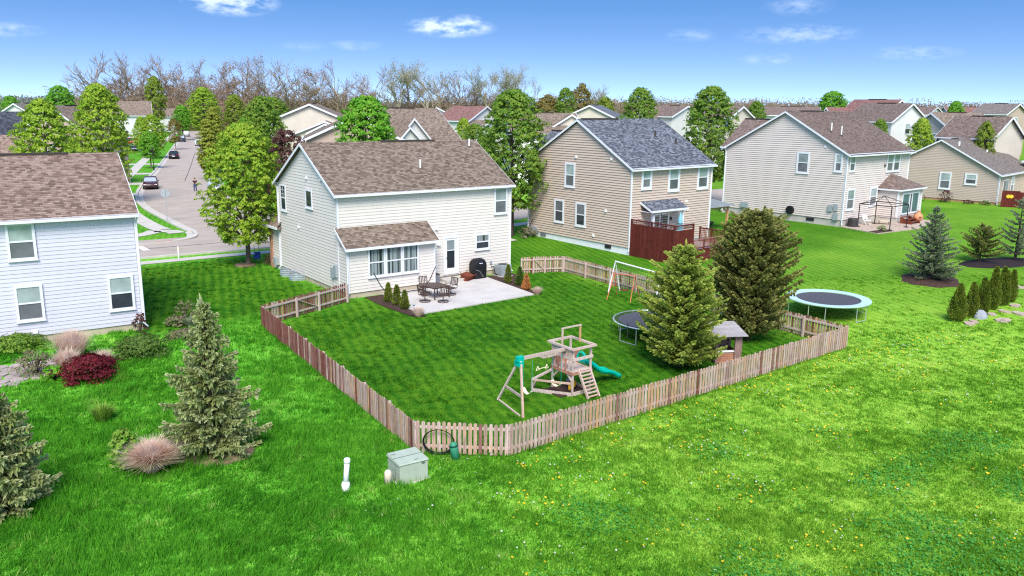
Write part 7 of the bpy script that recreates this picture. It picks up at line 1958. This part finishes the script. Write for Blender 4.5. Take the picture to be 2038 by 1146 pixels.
for (wi, sy) in ((9, 1), (12, -1)):      # palms and fingers
    bx_, by_, bz_ = V[wi]; p = len(V); V.append((bx_ + .07, by_ - .01 * sy, bz_ + .02)); Eg.append((wi, p)); Rr.append(.030)
    for k, (dy, ln) in enumerate(((.028, .05), (.010, .062), (-.008, .058), (-.024, .045))):
        a = len(V); V.append((bx_ + .09 + ln * .5, by_ + dy, bz_ + .035)); V.append((bx_ + .08 + ln * .6, by_ + dy - .02 * sy, bz_ + .06)); Eg += [(p, a), (a, a + 1)]; Rr += [.009, .008]
    a = len(V); V.append((bx_ + .07, by_ - .04 * sy, bz_ + .05)); Eg.append((p, a)); Rr.append(.010)
skin_obj('body', V, Eg, Rr, 'skin', T)
skin_obj('shirt', [(0, 0, .98), (0, 0, 1.15), (0, 0, 1.39), (0, .19, 1.385), (.02, .225, 1.22), (0, -.19, 1.385), (0, -.22, 1.22)], [(0, 1), (1, 2), (2, 3), (3, 4), (2, 5), (5, 6)], [.165, .155, .155, .08, .062, .08, .062], 'shirt_black', T)
skin_obj('jeans', [(0, 0, .97), (0, .10, .88), (.02, .11, .48), (-.01, .12, .1), (0, -.10, .88), (.03, -.12, .48), (0, -.13, .1)], [(0, 1), (1, 2), (2, 3), (0, 4), (4, 5), (5, 6)], [.16, .105, .08, .062, .105, .08, .062], 'denim', T)
MB().lathe([(.0, 1.77), (.06, 1.755), (.10, 1.70), (.105, 1.63), (.09, 1.60)], 12, (-.0, 0, 0)).obj('hair', 'hair_dark', T, True)
for y_ in (.12, -.13): MB().hexa([(-.09, y_ - .05, -.01), (.2, y_ - .05, -.01), (.2, y_ + .05, -.01), (-.09, y_ + .05, -.01), (-.08, y_ - .045, .09), (.16, y_ - .04, .05), (.16, y_ + .04, .05), (-.08, y_ + .045, .09)]).obj('shoe', 'shirt_black', T)
f_ = MB(); f_.hexa([(.12, -.012, 1.62), (.12, .012, 1.62), (.13, .012, 1.58), (.13, -.012, 1.58), (.105, -.008, 1.66), (.105, .008, 1.66), (.15, .012, 1.585), (.15, -.012, 1.585)]); f_.obj('nose', 'skin', T)
for y_ in (.035, -.035): MB().lathe([(.0, -.01), (.012, 0), (0, .01)], 6, (.118, y_, 1.64)).obj('eye', 'hair_dark', T)
for y_ in (.098, -.098): MB().box(-.0, .04, y_ - .012, y_ + .012, 1.6, 1.66).obj('ear', 'skin', T)
MB().box(.108, .125, -.03, .03, 1.545, 1.555).obj('mouth', 'leaf_red', T)
p_ = tag(MB().box(-.004, .004, -.035, .035, -.07, .07).obj('phone', 'black_metal'), 'dark phone held by the person in the street', 'phone')
hx, hy = .33, .0; cz, sz = math.cos(RAD(-75)), math.sin(RAD(-75)); p_.location = (-39.2 + hx * cz - hy * sz, 101.0 + hx * sz + hy * cz, 1.24); p_.rotation_euler = (0, RAD(30), RAD(-75))

# ------------------------------------------------------------------ street furniture
T = thing('stop_sign', 'octagonal stop sign seen from behind on a thin post', 'sign', (-31.9, 75.0, 0), math.atan2(75, -31.9) - math.pi / 2 + RAD(8))
MB().tube([(0, 0, 0), (0, 0, 3.1)], .03, 6).obj('post', 'grey_metal', T)
R8 = .41
m = MB(); m.prism([(R8 * math.cos(RAD(22.5 + 45 * k)), .035, 2.72 + R8 * math.sin(RAD(22.5 + 45 * k))) for k in range(8)], (0, .012, 0)); m.obj('sign_plate', 'sign_back', T)
T = thing('marker_post', 'short white marker post in the grass strip beside the street', 'post', (-23.9, 57.6, .0))
MB().box(-.04, .04, -.015, .015, 0, .85).obj('post', 'white_paint', T); MB().box(-.045, .045, -.02, -.015, .6, .8).obj('label_plate', 'cream_plastic', T)
T = thing('lamp_post', 'black lamp post beside the small bright street tree', 'lamp post', (-57.6, 131.9, 0))
MB().tube([(0, 0, 0), (0, 0, 3.2)], .06, 8).obj('post', 'black_metal', T); MB().lathe([(.08, 3.2), (.18, 3.35), (.16, 3.65), (.06, 3.75)], 8).obj('lantern', 'dark_metal', T); MB().lathe([(.14, 0), (.14, .3), (.08, .4)], 10).obj('base', 'black_metal', T)
T = thing('toddler_swing', 'blue plastic swing hanging from the tall pear by the cream house', 'swing', (-17.75, 55.9, 0))
for s in (-.18, .18): MB().tube([(s, 0, .75), (s * .4, 0, 2.7)], .012, 4).obj('rope', 'dark_metal', T)
MB().box(-.2, .2, -.17, .17, .35, .42).obj('seat', 'blue_plastic', T); MB().box(-.2, .2, .13, .18, .42, .8).obj('backrest', 'blue_plastic', T); MB().box(-.2, .2, -.18, -.13, .42, .6).obj('front_guard', 'blue_plastic', T)
o = tag(MB().tube([(1.15, 66.4, tz(1, 66)), (1.3, 66.6, tz(1, 66) + .8), (1.65, 66.8, tz(1, 66) + 1.5)], .03, 5).obj('plant_hook', 'black_metal'), 'black bent pole leaning near the dark pear between two houses', 'pole')
